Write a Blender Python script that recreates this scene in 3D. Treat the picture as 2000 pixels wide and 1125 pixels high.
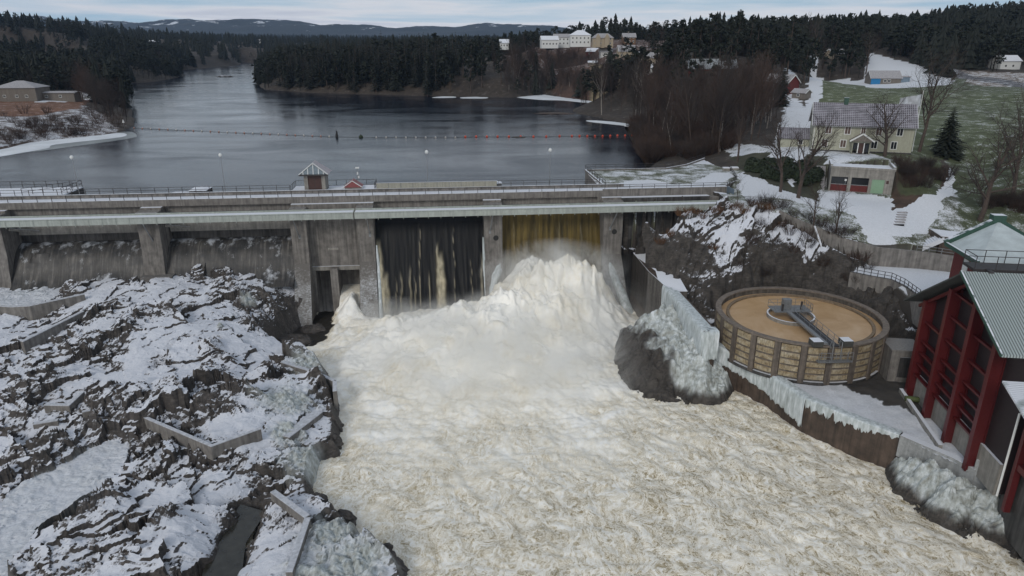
import bpy, math, random
import numpy as np
from mathutils import Vector, Matrix
R = math.radians
random.seed(7); rng = np.random.default_rng(7)
for o in list(bpy.data.objects): bpy.data.objects.remove(o)
sc = bpy.context.scene; COL = sc.collection

# ------------------------------------------------------------------ camera
FPX = 1340.0; PITCH = 19.5; CH = 27.0           # focal length in photo pixels, pitch down, height over the dam deck (z = 0)
cam_d = bpy.data.cameras.new('camera'); cam = bpy.data.objects.new('camera', cam_d); COL.objects.link(cam)
cam_d.sensor_width = 36; cam_d.lens = FPX/2000*36; cam_d.clip_start = 0.5; cam_d.clip_end = 30000
cam.location = (0, 0, CH); cam.rotation_euler = (R(90-PITCH), 0, 0); sc.camera = cam
sc.render.resolution_x = 1024; sc.render.resolution_y = 576
# ------------------------------------------------------------------ sky and sun
SUN_EL, SUN_AZ = 32, 205          # azimuth clockwise from +Y
sc.view_settings.view_transform = 'Standard'; sc.view_settings.look = 'None'
sc.view_settings.exposure = 0.66; sc.view_settings.gamma = 1.0
wd = bpy.data.worlds.new('World'); sc.world = wd; wd.use_nodes = True
nt = wd.node_tree; nt.nodes.clear()
def N(nt, typ, **kw):
    n = nt.nodes.new(typ)
    for k, v in kw.items():
        if hasattr(n, k) and k not in n.inputs: setattr(n, k, v)
        else: n.inputs[k].default_value = v
    return n
def ramp(nt, stops, interp='LINEAR'):
    n = nt.nodes.new('ShaderNodeValToRGB'); cr = n.color_ramp; cr.interpolation = interp
    while len(cr.elements) < len(stops): cr.elements.new(0.5)
    for e, (p, c) in zip(cr.elements, stops):
        e.position = p; e.color = (c, c, c, 1) if isinstance(c, (int, float)) else (c[0], c[1], c[2], 1)
    return n
def world():
    L = nt.links
    sky = N(nt, 'ShaderNodeTexSky', sky_type='NISHITA', sun_disc=False, sun_elevation=R(SUN_EL), sun_rotation=R(SUN_AZ))
    sky.air_density = 1.5; sky.dust_density = 2.0
    tc = nt.nodes.new('ShaderNodeTexCoord')
    mp = N(nt, 'ShaderNodeMapping'); mp.inputs['Scale'].default_value = (2.2, 2.2, 34)
    mp.inputs['Rotation'].default_value = (0.0, 0.004, 0)
    L.new(tc.outputs['Generated'], mp.inputs['Vector'])
    n1 = N(nt, 'ShaderNodeTexNoise', Scale=1.7, Detail=7.0, Roughness=0.55, Distortion=0.25)
    L.new(mp.outputs[0], n1.inputs['Vector'])
    # clouds: pale grey-violet streaks over bluish gaps
    rc = ramp(nt, [(0.32, (0.24, 0.36, 0.46)), (0.44, (0.37, 0.44, 0.51)), (0.54, (0.50, 0.51, 0.545)), (0.62, (0.42, 0.44, 0.50)), (0.75, (0.31, 0.34, 0.41))])
    L.new(n1.outputs['Fac'], rc.inputs[0])
    se = nt.nodes.new('ShaderNodeSeparateXYZ'); L.new(tc.outputs['Generated'], se.inputs[0])     # overcast thins toward the horizon: brighter there
    rh = ramp(nt, [(0.0, 1.5), (0.10, 1.35), (0.35, 0.95), (1.0, 0.9)]); L.new(se.outputs[2], rh.inputs[0])
    mh = nt.nodes.new('ShaderNodeMix'); mh.data_type = 'RGBA'; mh.blend_type = 'MULTIPLY'; mh.inputs[0].default_value = 1.0; L.new(rc.outputs[0], mh.inputs[6]); L.new(rh.outputs[0], mh.inputs[7])
    bg1 = N(nt, 'ShaderNodeBackground', Strength=0.06); L.new(sky.outputs[0], bg1.inputs[0])
    bg2 = N(nt, 'ShaderNodeBackground', Strength=0.78); L.new(mh.outputs[2], bg2.inputs[0])
    mx = N(nt, 'ShaderNodeMixShader', Fac=0.8); L.new(bg1.outputs[0], mx.inputs[1]); L.new(bg2.outputs[0], mx.inputs[2])
    out = nt.nodes.new('ShaderNodeOutputWorld'); L.new(mx.outputs[0], out.inputs[0])
world()
sun_d = bpy.data.lights.new('sun', 'SUN'); sun_d.energy = 0.7; sun_d.angle = R(18); sun_d.color = (1.0, 0.96, 0.9)
sun = bpy.data.objects.new('sun', sun_d); COL.objects.link(sun)
_sd = Vector((math.sin(R(SUN_AZ))*math.cos(R(SUN_EL)), math.cos(R(SUN_AZ))*math.cos(R(SUN_EL)), math.sin(R(SUN_EL))))
sun.rotation_euler = _sd.to_track_quat('Z', 'Y').to_euler(); sun.location = (0, 0, 80)
sc.cycles.use_denoising = True
sc.cycles.max_bounces = 10; sc.cycles.diffuse_bounces = 3; sc.cycles.glossy_bounces = 3; sc.cycles.volume_bounces = 8
sc.cycles.transparent_max_bounces = 8; sc.cycles.volume_step_rate = 2.0; sc.cycles.volume_max_steps = 96

# ------------------------------------------------------------------ turning measured points into places
_c, _s = math.cos(R(PITCH)), math.sin(R(PITCH))
def ray(px, py):
    u = (px-1000)/FPX; v = (562.5-py)/FPX
    return np.array([u, _c+v*_s, -_s+v*_c])
def pt(px, py, z):
    d = ray(px, py); t = (z-CH)/d[2]; return np.array([t*d[0], t*d[1], z])
def py_(px, py, Y):
    d = ray(px, py); t = Y/d[1]; return np.array([t*d[0], Y, CH+t*d[2]])

# ------------------------------------------------------------------ mesh helpers
class MB:
    def __init__(s): s.v = []; s.f = []; s.mi = []
    def add(s, vs, fs, m=0):
        b = len(s.v); s.v += [tuple(map(float, p)) for p in vs]; s.f += [tuple(b+i for i in f) for f in fs]; s.mi += [m]*len(fs)
        return s
    def box(s, x0, x1, y0, y1, z0, z1, m=0):
        v = [(x, y, z) for z in (z0, z1) for (x, y) in ((x0, y0), (x1, y0), (x1, y1), (x0, y1))]
        return s.add(v, [(3, 2, 1, 0), (4, 5, 6, 7), (0, 1, 5, 4), (1, 2, 6, 5), (2, 3, 7, 6), (3, 0, 4, 7)], m)
    def hexa(s, bot, top, m=0):
        return s.add(list(bot)+list(top), [(3, 2, 1, 0), (4, 5, 6, 7), (0, 1, 5, 4), (1, 2, 6, 5), (2, 3, 7, 6), (3, 0, 4, 7)], m)
    def bar(s, a, b, w=0.06, h=None, m=0):
        a = Vector(a); b = Vector(b); h = h or w; d = (b-a)
        if d.length < 1e-6: return s
        d.normalize(); up = Vector((0, 0, 1)) if abs(d.z) < 0.95 else Vector((0, 1, 0))
        x = d.cross(up).normalized()*w/2; y = x.cross(d).normalized()*h/2
        return s.hexa([a-x-y, a+x-y, a+x+y, a-x+y], [b-x-y, b+x-y, b+x+y, b-x+y], m)
    def tube(s, path, r, n=6, m=0, cap=True):
        P = [Vector(p) for p in path]; rs = r if hasattr(r, '__len__') else [r]*len(P); base = len(s.v); ref = Vector((0.3, 0.9, 0.1)).normalized()
        for i, p in enumerate(P):
            d = (P[min(i+1, len(P)-1)]-P[max(i-1, 0)]); d = d.normalized() if d.length > 1e-9 else Vector((0, 0, 1))
            x = d.cross(ref)
            if x.length < 0.05: x = d.cross(Vector((1, 0, 0)))
            x.normalize(); y = d.cross(x)
            for k in range(n):
                a = 2*math.pi*k/n; q = p+(x*math.cos(a)+y*math.sin(a))*rs[i]; s.v.append(tuple(q))
        for i in range(len(P)-1):
            for k in range(n):
                k2 = (k+1) % n; s.f.append((base+i*n+k, base+i*n+k2, base+(i+1)*n+k2, base+(i+1)*n+k)); s.mi.append(m)
        if cap and n > 2:
            s.f.append(tuple(base+k for k in reversed(range(n)))); s.mi.append(m)
            e = base+(len(P)-1)*n; s.f.append(tuple(e+k for k in range(n))); s.mi.append(m)
        return s
    def prism(s, poly, z0, z1, m=0):          # poly counter-clockwise in xy; z0/z1 number or list
        n = len(poly); zb = z0 if hasattr(z0, '__len__') else [z0]*n; zt = z1 if hasattr(z1, '__len__') else [z1]*n
        v = [(p[0], p[1], zb[i]) for i, p in enumerate(poly)]+[(p[0], p[1], zt[i]) for i, p in enumerate(poly)]
        f = [tuple(reversed(range(n))), tuple(range(n, 2*n))]+[(i, (i+1) % n, n+(i+1) % n, n+i) for i in range(n)]
        return s.add(v, f, m)
    def ring(s, cx, cy, r0, r1, z0, z1, n=48, m=0, a0=0, a1=2*math.pi):
        full = abs(a1-a0-2*math.pi) < 1e-6; k = n if full else n+1; v = []
        for i in range(k):
            a = a0+(a1-a0)*i/n; c, t = math.cos(a), math.sin(a)
            v += [(cx+r0*c, cy+r0*t, z0), (cx+r1*c, cy+r1*t, z0), (cx+r1*c, cy+r1*t, z1), (cx+r0*c, cy+r0*t, z1)]
        f = []
        for i in range(n):
            j = (i+1) % k
            for q in range(4): f.append((i*4+q, j*4+q, j*4+(q+1) % 4, i*4+(q+1) % 4))
        if not full: f += [(3, 2, 1, 0), (4*n, 4*n+1, 4*n+2, 4*n+3)]
        return s.add(v, f, m)
    def build(s, name, mats, parent=None, smooth=False):
        me = bpy.data.meshes.new(name); me.from_pydata(s.v, [], s.f)
        mats = mats if isinstance(mats, (list, tuple)) else [mats]
        for m in mats: me.materials.append(m)
        if len(mats) > 1: me.polygons.foreach_set('material_index', s.mi)
        if smooth: me.polygons.foreach_set('use_smooth', [True]*len(s.f))
        me.validate(); me.update()
        o = bpy.data.objects.new(name, me); COL.objects.link(o)
        if parent: o.parent = parent
        return o
def npmesh(name, V, F, mats, smooth=False, mi=None, parent=None, attrs=None):
    V = np.asarray(V, np.float32); F = np.asarray(F, np.int32); k = F.shape[1]
    me = bpy.data.meshes.new(name); me.vertices.add(len(V)); me.vertices.foreach_set('co', V.ravel())
    me.loops.add(F.size); me.loops.foreach_set('vertex_index', F.ravel())
    me.polygons.add(len(F)); me.polygons.foreach_set('loop_start', np.arange(0, F.size, k, dtype=np.int32))
    for m in (mats if isinstance(mats, (list, tuple)) else [mats]): me.materials.append(m)
    if mi is not None: me.polygons.foreach_set('material_index', np.asarray(mi, np.int32))
    me.polygons.foreach_set('use_smooth', np.full(len(F), smooth)); me.update(calc_edges=True)
    for an, av in (attrs or {}).items():
        if av.ndim == 1:
            a = me.attributes.new(an, 'FLOAT', 'POINT'); a.data.foreach_set('value', av.astype(np.float32))
        else:
            a = me.color_attributes.new(an, 'FLOAT_COLOR', 'POINT'); a.data.foreach_set('color', av.astype(np.float32).ravel())
    o = bpy.data.objects.new(name, me); COL.objects.link(o)
    if parent: o.parent = parent
    return o
def tag(o, label=None, cat=None, group=None, kind=None):
    if label: o['label'] = label
    if cat: o['category'] = cat
    if group: o['group'] = group
    if kind: o['kind'] = kind
    return o
def thing(name, label, cat, loc=(0, 0, 0), rz=0.0, group=None):
    o = bpy.data.objects.new(name, None); COL.objects.link(o); o.empty_display_size = 0.5
    o.location = tuple(map(float, loc)); o.rotation_euler = (0, 0, rz); return tag(o, label, cat, group)
CH_ = {}
def kids(o): return [c for c in COL.objects if c.parent == o] if o.name not in CH_ else CH_[o.name]
def dup(o, loc, rz=0.0, sc_=1.0, label=None, group=None, ks=None):
    r = o.copy(); COL.objects.link(r); r.location = tuple(map(float, loc)); r.rotation_euler = (0, 0, rz)
    r.scale = (sc_, sc_, sc_) if not hasattr(sc_, '__len__') else sc_
    if label: r['label'] = label
    if group: r['group'] = group
    for ch in (ks or ()):
        c = ch.copy(); COL.objects.link(c); c.parent = r
    return r

# ------------------------------------------------------------------ numpy noise
def _h(ix, iy, seed):
    ix = ix.astype(np.int64); iy = iy.astype(np.int64)
    h = (ix*374761393+iy*668265263+seed*1442695041) & 0xffffffff
    h = ((h ^ (h >> 13))*1274126177) & 0xffffffff; h = ((h ^ (h >> 16))*2246822519) & 0xffffffff
    return ((h ^ (h >> 15)) & 0xffffff)/float(0xffffff)
def vnoise(x, y, seed=0):
    ix = np.floor(x); iy = np.floor(y); fx = x-ix; fy = y-iy
    fx = fx*fx*fx*(fx*(fx*6-15)+10); fy = fy*fy*fy*(fy*(fy*6-15)+10)
    def g(i, j):
        a = _h(ix+i, iy+j, seed)*2*math.pi; return np.cos(a)*(x-ix-i)+np.sin(a)*(y-iy-j)
    a = g(0, 0)*(1-fx)+g(1, 0)*fx; b = g(0, 1)*(1-fx)+g(1, 1)*fx
    return (a*(1-fy)+b*fy)*1.5
def fbm(x, y, o=5, seed=0, g=0.5, billow=False):
    t = 0; a = 1; s = 0
    for i in range(o):
        n = vnoise(x*2**i+i*7.3, y*2**i-i*3.1, seed+i); n = np.abs(n)*2-0.5 if billow else n
        t = t+n*a; s += a; a *= g
    return t/s
def facet(x, y, seed=0, tilt=0.5, off=1.0, dip=(0.0, 0.0)):   # broken slabs: every cell its own height and tilt
    ix = np.floor(x); iy = np.floor(y); best = np.full(x.shape, 1e9); val = np.zeros(x.shape)
    for i in (-1, 0, 1):
        for j in (-1, 0, 1):
            cx = ix+i; cy = iy+j; px = cx+_h(cx, cy, seed); py = cy+_h(cx, cy, seed+1)
            d = (x-px)**2+(y-py)**2; m = d < best
            tx = (_h(cx, cy, seed+2)-0.5)*tilt+dip[0]; ty = (_h(cx, cy, seed+3)-0.5)*tilt+dip[1]
            v = (_h(cx, cy, seed+4)-0.5)*off+(x-px)*tx+(y-py)*ty
            val = np.where(m, v, val); best = np.where(m, d, best)
    return val
def in_poly(x, y, poly):
    ins = np.zeros(x.shape, bool); n = len(poly)
    for i in range(n):
        x1, y1 = poly[i][:2]; x2, y2 = poly[(i+1) % n][:2]
        if y1 == y2: continue
        c = ((y1 > y) != (y2 > y)) & (x < (x2-x1)*(y-y1)/(y2-y1)+x1); ins ^= c
    return ins
def d_line(x, y, pts, closed=False):
    best = np.full(x.shape, 1e18); n = len(pts)
    for i in range(n if closed else n-1):
        ax, ay = pts[i][:2]; bx, by = pts[(i+1) % n][:2]; dx, dy = bx-ax, by-ay; L = dx*dx+dy*dy+1e-9
        t = np.clip(((x-ax)*dx+(y-ay)*dy)/L, 0, 1); best = np.minimum(best, (x-ax-t*dx)**2+(y-ay-t*dy)**2)
    return np.sqrt(best)
def sm(t): t = np.clip(t, 0, 1); return t*t*(3-2*t)
class RBF:                        # smooth surface through surveyed heights
    def __init__(s, pts, eps=2.0):
        P = np.array(pts, float); s.P = P[:, :2]; s.e = eps; n = len(P)
        D = np.sqrt(((s.P[:, None]-s.P[None])**2).sum(-1)+eps*eps)
        A = np.zeros((n+1, n+1)); A[:n, :n] = D; A[:n, n] = 1; A[n, :n] = 1; b = np.zeros(n+1); b[:n] = P[:, 2]
        s.w = np.linalg.lstsq(A, b, rcond=None)[0]
    def __call__(s, x, y):
        x = np.asarray(x, float); r = np.full(x.shape, s.w[-1])
        for (px, py), w in zip(s.P, s.w): r = r+w*np.sqrt((x-px)**2+(y-py)**2+s.e*s.e)
        return r
def grid(x0, x1, y0, y1, d):
    nx = int((x1-x0)/d)+1; ny = int((y1-y0)/d)+1
    X, Y = np.meshgrid(np.linspace(x0, x1, nx), np.linspace(y0, y1, ny)); return X, Y
def gridmesh(name, X, Y, Z, mat, keep=None, smooth=True, attrs=None, parent=None):
    ny, nx = X.shape; V = np.stack([X.ravel(), Y.ravel(), Z.ravel()], 1)
    i = np.arange(ny*nx).reshape(ny, nx); F = np.stack([i[:-1, :-1], i[:-1, 1:], i[1:, 1:], i[1:, :-1]], -1).reshape(-1, 4)
    if keep is not None:
        k = keep[:-1, :-1] & keep[:-1, 1:] & keep[1:, 1:] & keep[1:, :-1]; F = F[k.ravel()]
        used = np.zeros(len(V), bool); used[F.ravel()] = True; mp = np.cumsum(used)-1; V = V[used]; F = mp[F]
        attrs = {k2: (a.reshape(-1, a.shape[-1]) if a.ndim == 3 else a.ravel())[used] for k2, a in (attrs or {}).items()}
    else: attrs = {k2: (a.reshape(-1, a.shape[-1]) if a.ndim == 3 else a.ravel()) for k2, a in (attrs or {}).items()}
    return npmesh(name, V, F, mat, smooth, parent=parent, attrs=attrs)

# ------------------------------------------------------------------ materials
def newmat(name):
    m = bpy.data.materials.new(name); m.use_nodes = True; t = m.node_tree; b = t.nodes['Principled BSDF']; return m, t, b
def mapped(t, scale=(1, 1, 1), coord='Object', rot=(0, 0, 0)):
    tc = t.nodes.new('ShaderNodeTexCoord'); mp = t.nodes.new('ShaderNodeMapping')
    mp.inputs['Scale'].default_value = scale; mp.inputs['Rotation'].default_value = rot
    t.links.new(tc.outputs[coord], mp.inputs['Vector']); return mp
def noise(t, scale, detail=5.0, rough=0.55, sc3=(1, 1, 1), dist=0.0, coord='Object', rot=(0, 0, 0)):
    mp = mapped(t, sc3, coord, rot); n = N(t, 'ShaderNodeTexNoise', Scale=scale, Detail=detail, Roughness=rough, Distortion=dist)
    t.links.new(mp.outputs[0], n.inputs['Vector']); return n
def mixc(t, fac, a, b, mode='MIX'):
    m = t.nodes.new('ShaderNodeMix'); m.data_type = 'RGBA'; m.blend_type = mode
    for sock, v in ((0, fac), (6, a), (7, b)):
        if hasattr(v, 'is_output') or hasattr(v, 'links'): t.links.new(v, m.inputs[sock])
        elif sock == 0: m.inputs[0].default_value = v
        else: m.inputs[sock].default_value = (v[0], v[1], v[2], 1)
    return m.outputs[2]
def math_(t, op, a, b=None, clamp=False):
    m = t.nodes.new('ShaderNodeMath'); m.operation = op; m.use_clamp = clamp
    for i, v in enumerate((a, b)):
        if v is None: continue
        if hasattr(v, 'links'): t.links.new(v, m.inputs[i])
        else: m.inputs[i].default_value = v
    return m.outputs[0]
def bump(t, b, h, strength=0.4, dist=0.1):
    n = N(t, 'ShaderNodeBump', Strength=strength, Distance=dist); t.links.new(h, n.inputs['Height']); t.links.new(n.outputs[0], b.inputs['Normal']); return n
def normal_z(t):
    g = t.nodes.new('ShaderNodeNewGeometry'); s = t.nodes.new('ShaderNodeSeparateXYZ'); t.links.new(g.outputs['Normal'], s.inputs[0]); return s.outputs[2]
SNOW = (0.68, 0.70, 0.745)
def plain(name, c, rough=0.6, metal=0.0, var=0.25, vs=3.0, snow=0.0, streak=0.0, bmp=0.0):
    """painted / cast surface: base colour with mottling, run-down stains, and snow lying on upward faces"""
    m, t, b = newmat(name); b.inputs['Roughness'].default_value = rough; b.inputs['Metallic'].default_value = metal
    n = noise(t, vs, 6.0, 0.6); r = ramp(t, [(0.3, 1-var), (0.7, 1+var*0.6)]); t.links.new(n.outputs['Fac'], r.inputs[0])
    col = mixc(t, 1.0, c, r.outputs[0], 'MULTIPLY')
    if streak:
        n2 = noise(t, 1.0, 5.0, 0.6, (2.2, 2.2, 0.12)); r2 = ramp(t, [(0.35, 1-streak), (0.62, 1.05)]); t.links.new(n2.outputs['Fac'], r2.inputs[0])
        col = mixc(t, 1.0, col, r2.outputs[0], 'MULTIPLY')
    if snow:
        z = normal_z(t); n3 = noise(t, 0.9, 5.0, 0.6); a = math_(t, 'MULTIPLY', n3.outputs['Fac'], 0.9-snow*0.9)
        f = math_(t, 'MULTIPLY', math_(t, 'SUBTRACT', math_(t, 'SUBTRACT', z, 0.45), a), 9.0, True)
        col = mixc(t, f, col, SNOW)
    t.links.new(col, b.inputs['Base Color'])
    if bmp: bump(t, b, n.outputs['Fac'], bmp, 0.05)
    return m
M = {}
M['concrete'] = plain('concrete', (0.20, 0.185, 0.17), 0.85, var=0.35, vs=0.8, snow=0.85, streak=0.45, bmp=0.5)
M['concrete_dry'] = plain('concrete_pale', (0.27, 0.255, 0.23), 0.85, var=0.25, vs=1.2, snow=0.8, streak=0.3, bmp=0.4)
M['concrete_dark'] = plain('concrete_wet', (0.075, 0.072, 0.07), 0.6, var=0.5, vs=0.5, snow=0.6, streak=0.65, bmp=0.5)
M['concrete_brown'] = plain('concrete_brown', (0.085, 0.060, 0.045), 0.65, var=0.5, vs=0.7, streak=0.5, bmp=0.5)
M['conc_bare'] = plain('concrete_bare', (0.22, 0.205, 0.19), 0.85, var=0.3, vs=1.0, streak=0.4, bmp=0.4)
M['frost'] = plain('frosted_concrete', (0.33, 0.34, 0.34), 0.8, var=0.25, vs=2.5, snow=1.0, streak=0.25, bmp=0.8)
M['steel_dark'] = plain('dark_steel', (0.05, 0.045, 0.045), 0.6, 0.3, snow=0)
M['galv'] = plain('galvanised_steel', (0.28, 0.29, 0.30), 0.5, 0.6, snow=0)
M['pale_green'] = plain('pale_green_paint', (0.36, 0.39, 0.36), 0.55, var=0.12, vs=2, snow=0.0, streak=0.2)
M['red_paint'] = plain('red_painted_steel', (0.088, 0.011, 0.012), 0.4, var=0.2, vs=4)
M['red_roof'] = plain('red_sheet_roof', (0.22, 0.06, 0.06), 0.5, var=0.2, snow=0.0)
M['red_wood'] = plain('red_boards', (0.115, 0.018, 0.017), 0.7, var=0.3, snow=0)
M['dark_clad'] = plain('dark_red_cladding', (0.018, 0.010, 0.011), 0.6, var=0.3)
M['brown_door'] = plain('brown_door', (0.055, 0.025, 0.02), 0.6)
M['beige_panel'] = plain('beige_panel', (0.30, 0.29, 0.24), 0.7, var=0.15, streak=0.2)
M['snow'] = plain('snow', SNOW, 0.9, var=0.06, vs=1.5, bmp=0.5)
M['white'] = plain('white_paint', (0.66, 0.67, 0.66), 0.6, var=0.08)
M['cream'] = plain('cream_boards', (0.36, 0.36, 0.285), 0.7, var=0.1, vs=2, streak=0.12)
M['beige'] = plain('beige_boards', (0.36, 0.30, 0.22), 0.7, var=0.1)
M['wood_brown'] = plain('brown_boards', (0.16, 0.09, 0.05), 0.7, var=0.2)
M['grey_wood'] = plain('grey_boards', (0.17, 0.15, 0.13), 0.8, var=0.25, streak=0.2)
M['blue'] = plain('blue_boards', (0.01, 0.16, 0.36), 0.6, var=0.1)
M['glass_dark'] = plain('window_glass', (0.02, 0.022, 0.025), 0.15, var=0.1)
M['curtain'] = plain('curtained_window', (0.10, 0.062, 0.05), 0.4, var=0.3, vs=6)
M['green_door'] = plain('pale_green_door', (0.21, 0.33, 0.22), 0.5, var=0.08)
M['green_trim'] = plain('dark_green_trim', (0.025, 0.07, 0.05), 0.5, var=0.2, snow=0.25)
M['roof_snow'] = plain('snow_dusted_roof', (0.20, 0.19, 0.20), 0.8, var=0.3, vs=0.5, snow=0.98)
M['roof_snow2'] = plain('thin_snow_roof', (0.34, 0.33, 0.34), 0.8, var=0.35, vs=2.5)
M['rubber'] = plain('black_rubber', (0.02, 0.02, 0.02), 0.8)
M['buoy_red'] = plain('orange_float', (0.55, 0.07, 0.03), 0.5, var=0.1)
M['buoy_white'] = plain('white_float', (0.5, 0.48, 0.46), 0.6, var=0.2)
M['bark'] = plain('bark', (0.075, 0.055, 0.045), 0.9, var=0.4, vs=3)
M['bark_birch'] = plain('birch_bark', (0.30, 0.27, 0.24), 0.8, var=0.5, vs=2)
M['twig'] = plain('twigs', (0.040, 0.030, 0.026), 0.9, var=0.3, vs=0.4)
M['twig_red'] = plain('red_brown_twigs', (0.055, 0.034, 0.026), 0.9, var=0.3, vs=0.4)
M['needle'] = plain('spruce_needles', (0.009, 0.013, 0.008), 0.8, var=0.5, vs=0.35)
M['needle2'] = plain('pine_needles', (0.012, 0.017, 0.009), 0.8, var=0.5, vs=0.35)
M['hedge'] = plain('evergreen_shrub', (0.022, 0.034, 0.014), 0.8, var=0.5, vs=0.8)
M['dead_leaf'] = plain('dead_bracken', (0.11, 0.055, 0.025), 0.9, var=0.4, vs=1.0)
def corrugated(name, c, scale=5.0, axis='X', snow=0.0, rough=0.45):
    m, t, b = newmat(name); b.inputs['Roughness'].default_value = rough; b.inputs['Metallic'].default_value = 0.2
    mp = mapped(t); w = N(t, 'ShaderNodeTexWave', wave_type='BANDS', bands_direction=axis, wave_profile='SIN', Scale=scale); t.links.new(mp.outputs[0], w.inputs['Vector'])
    n = noise(t, 0.4, 4.0); r = ramp(t, [(0.0, tuple(x*0.32 for x in c)), (0.55, c), (1.0, tuple(min(1, x*1.15) for x in c))]); t.links.new(w.outputs['Fac'], r.inputs[0])
    col = r.outputs[0]
    if snow:
        rs = ramp(t, [(0.5-snow*0.5, 0), (0.75-snow*0.5, 1)]); t.links.new(n.outputs['Fac'], rs.inputs[0]); col = mixc(t, rs.outputs[0], col, SNOW)
    t.links.new(col, b.inputs['Base Color']); bump(t, b, w.outputs['Fac'], 0.6, 0.08); return m
M['corr_roof'] = corrugated('corrugated_pale_roof', (0.34, 0.385, 0.375), 1.1, 'X')
M['corr_green'] = corrugated('corrugated_green_roof', (0.035, 0.09, 0.045), 1.2, 'Y', snow=0.45)
M['pantile'] = corrugated('dark_pantile_roof', (0.13, 0.115, 0.135), 1.5, 'X', snow=0.0, rough=0.6)
M['barn_roof'] = corrugated('barn_sheet_roof', (0.42, 0.45, 0.47), 1.0, 'X')
def pantile():
    m, t, b = newmat('snow_speckled_pantiles'); b.inputs['Roughness'].default_value = 0.6
    br = N(t, 'ShaderNodeTexBrick', Scale=1.0); mp = mapped(t)
    t.links.new(mp.outputs[0], br.inputs['Vector']); br.offset = 0.0
    br.inputs['Color1'].default_value = (0.06, 0.045, 0.06, 1); br.inputs['Color2'].default_value = (0.05, 0.04, 0.05, 1)
    br.inputs['Mortar'].default_value = (0.29, 0.285, 0.315, 1); br.inputs['Mortar Size'].default_value = 0.075; br.inputs['Mortar Smooth'].default_value = 0.3
    br.inputs['Brick Width'].default_value = 0.42; br.inputs['Row Height'].default_value = 0.36
    n = noise(t, 0.6, 4); r = ramp(t, [(0.35, 0.75), (0.7, 1.35)]); t.links.new(n.outputs['Fac'], r.inputs[0])
    t.links.new(mixc(t, 1.0, br.outputs['Color'], r.outputs[0], 'MULTIPLY'), b.inputs['Base Color']); return m
M['pantile'] = pantile()
def rock_mat(name, base, lo, hi, snow_bias=0.0, ice=0.0):
    """broken rock, snow lying on the flatter faces, clear-white ice by attribute"""
    m, t, b = newmat(name); b.inputs['Roughness'].default_value = 0.85
    n = noise(t, 0.7, 8, 0.65); n2 = noise(t, 5.0, 6, 0.7); nr = noise(t, 1.0, 6, 0.6, (1.2, 3.5, 3.0), rot=(0, 0, 0.5))
    r = ramp(t, [(0.3, tuple(x*0.45 for x in base)), (0.55, base), (0.75, tuple(x*1.7 for x in base))]); t.links.new(n.outputs['Fac'], r.inputs[0])
    rr = ramp(t, [(0.35, 0.6), (0.65, 1.3)]); t.links.new(nr.outputs['Fac'], rr.inputs[0])
    col = mixc(t, 1.0, r.outputs[0], rr.outputs[0], 'MULTIPLY')
    z = normal_z(t); nn = math_(t, 'ADD', math_(t, 'MULTIPLY', math_(t, 'SUBTRACT', n2.outputs['Fac'], 0.5), 0.45), math_(t, 'MULTIPLY', math_(t, 'SUBTRACT', n.outputs['Fac'], 0.5), 0.35))
    at = t.nodes.new('ShaderNodeAttribute'); at.attribute_name = 'snow'
    f = math_(t, 'ADD', math_(t, 'ADD', z, nn), math_(t, 'MULTIPLY', at.outputs['Fac'], 1.0))
    rs = ramp(t, [(lo, 0), (hi, 1)]); t.links.new(f, rs.inputs[0])
    col = mixc(t, rs.outputs[0], col, mixc(t, n2.outputs['Fac'], (0.52, 0.54, 0.60), SNOW))
    ai = t.nodes.new('ShaderNodeAttribute'); ai.attribute_name = 'ice'
    ni = noise(t, 1.6, 6, 0.6, (1, 1, 0.6)); ri = ramp(t, [(0.3, (0.20, 0.20, 0.17)), (0.5, (0.40, 0.43, 0.42)), (0.7, (0.66, 0.70, 0.72))]); t.links.new(ni.outputs['Fac'], ri.inputs[0])
    col = mixc(t, ai.outputs['Fac'], col, ri.outputs[0])
    t.links.new(col, b.inputs['Base Color'])
    t.links.new(math_(t, 'SUBTRACT', 0.85, math_(t, 'MULTIPLY', ai.outputs['Fac'], 0.45)), b.inputs['Roughness'])
    bump(t, b, math_(t, 'ADD', n2.outputs['Fac'], nr.outputs['Fac']), 0.6, 0.12); return m
M['rock'] = rock_mat('snowy_rock', (0.075, 0.066, 0.06), 0.60, 0.74)
M['rock_r'] = rock_mat('dark_cliff_rock', (0.055, 0.048, 0.042), 0.72, 0.86)
def ice_mat():
    m, t, b = newmat('ice'); b.inputs['Roughness'].default_value = 0.35
    n = noise(t, 1.3, 7, 0.6, (1.6, 1.6, 0.35)); r = ramp(t, [(0.3, (0.30, 0.33, 0.33)), (0.5, (0.48, 0.53, 0.54)), (0.68, (0.70, 0.74, 0.77))]); t.links.new(n.outputs['Fac'], r.inputs[0])
    t.links.new(r.outputs[0], b.inputs['Base Color']); b.inputs['Subsurface Weight'].default_value = 0.0
    n2 = noise(t, 6, 4, 0.6, (1.5, 1.5, 0.4)); bump(t, b, n2.outputs['Fac'], 0.6, 0.1); return m
M['ice'] = ice_mat()
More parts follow.
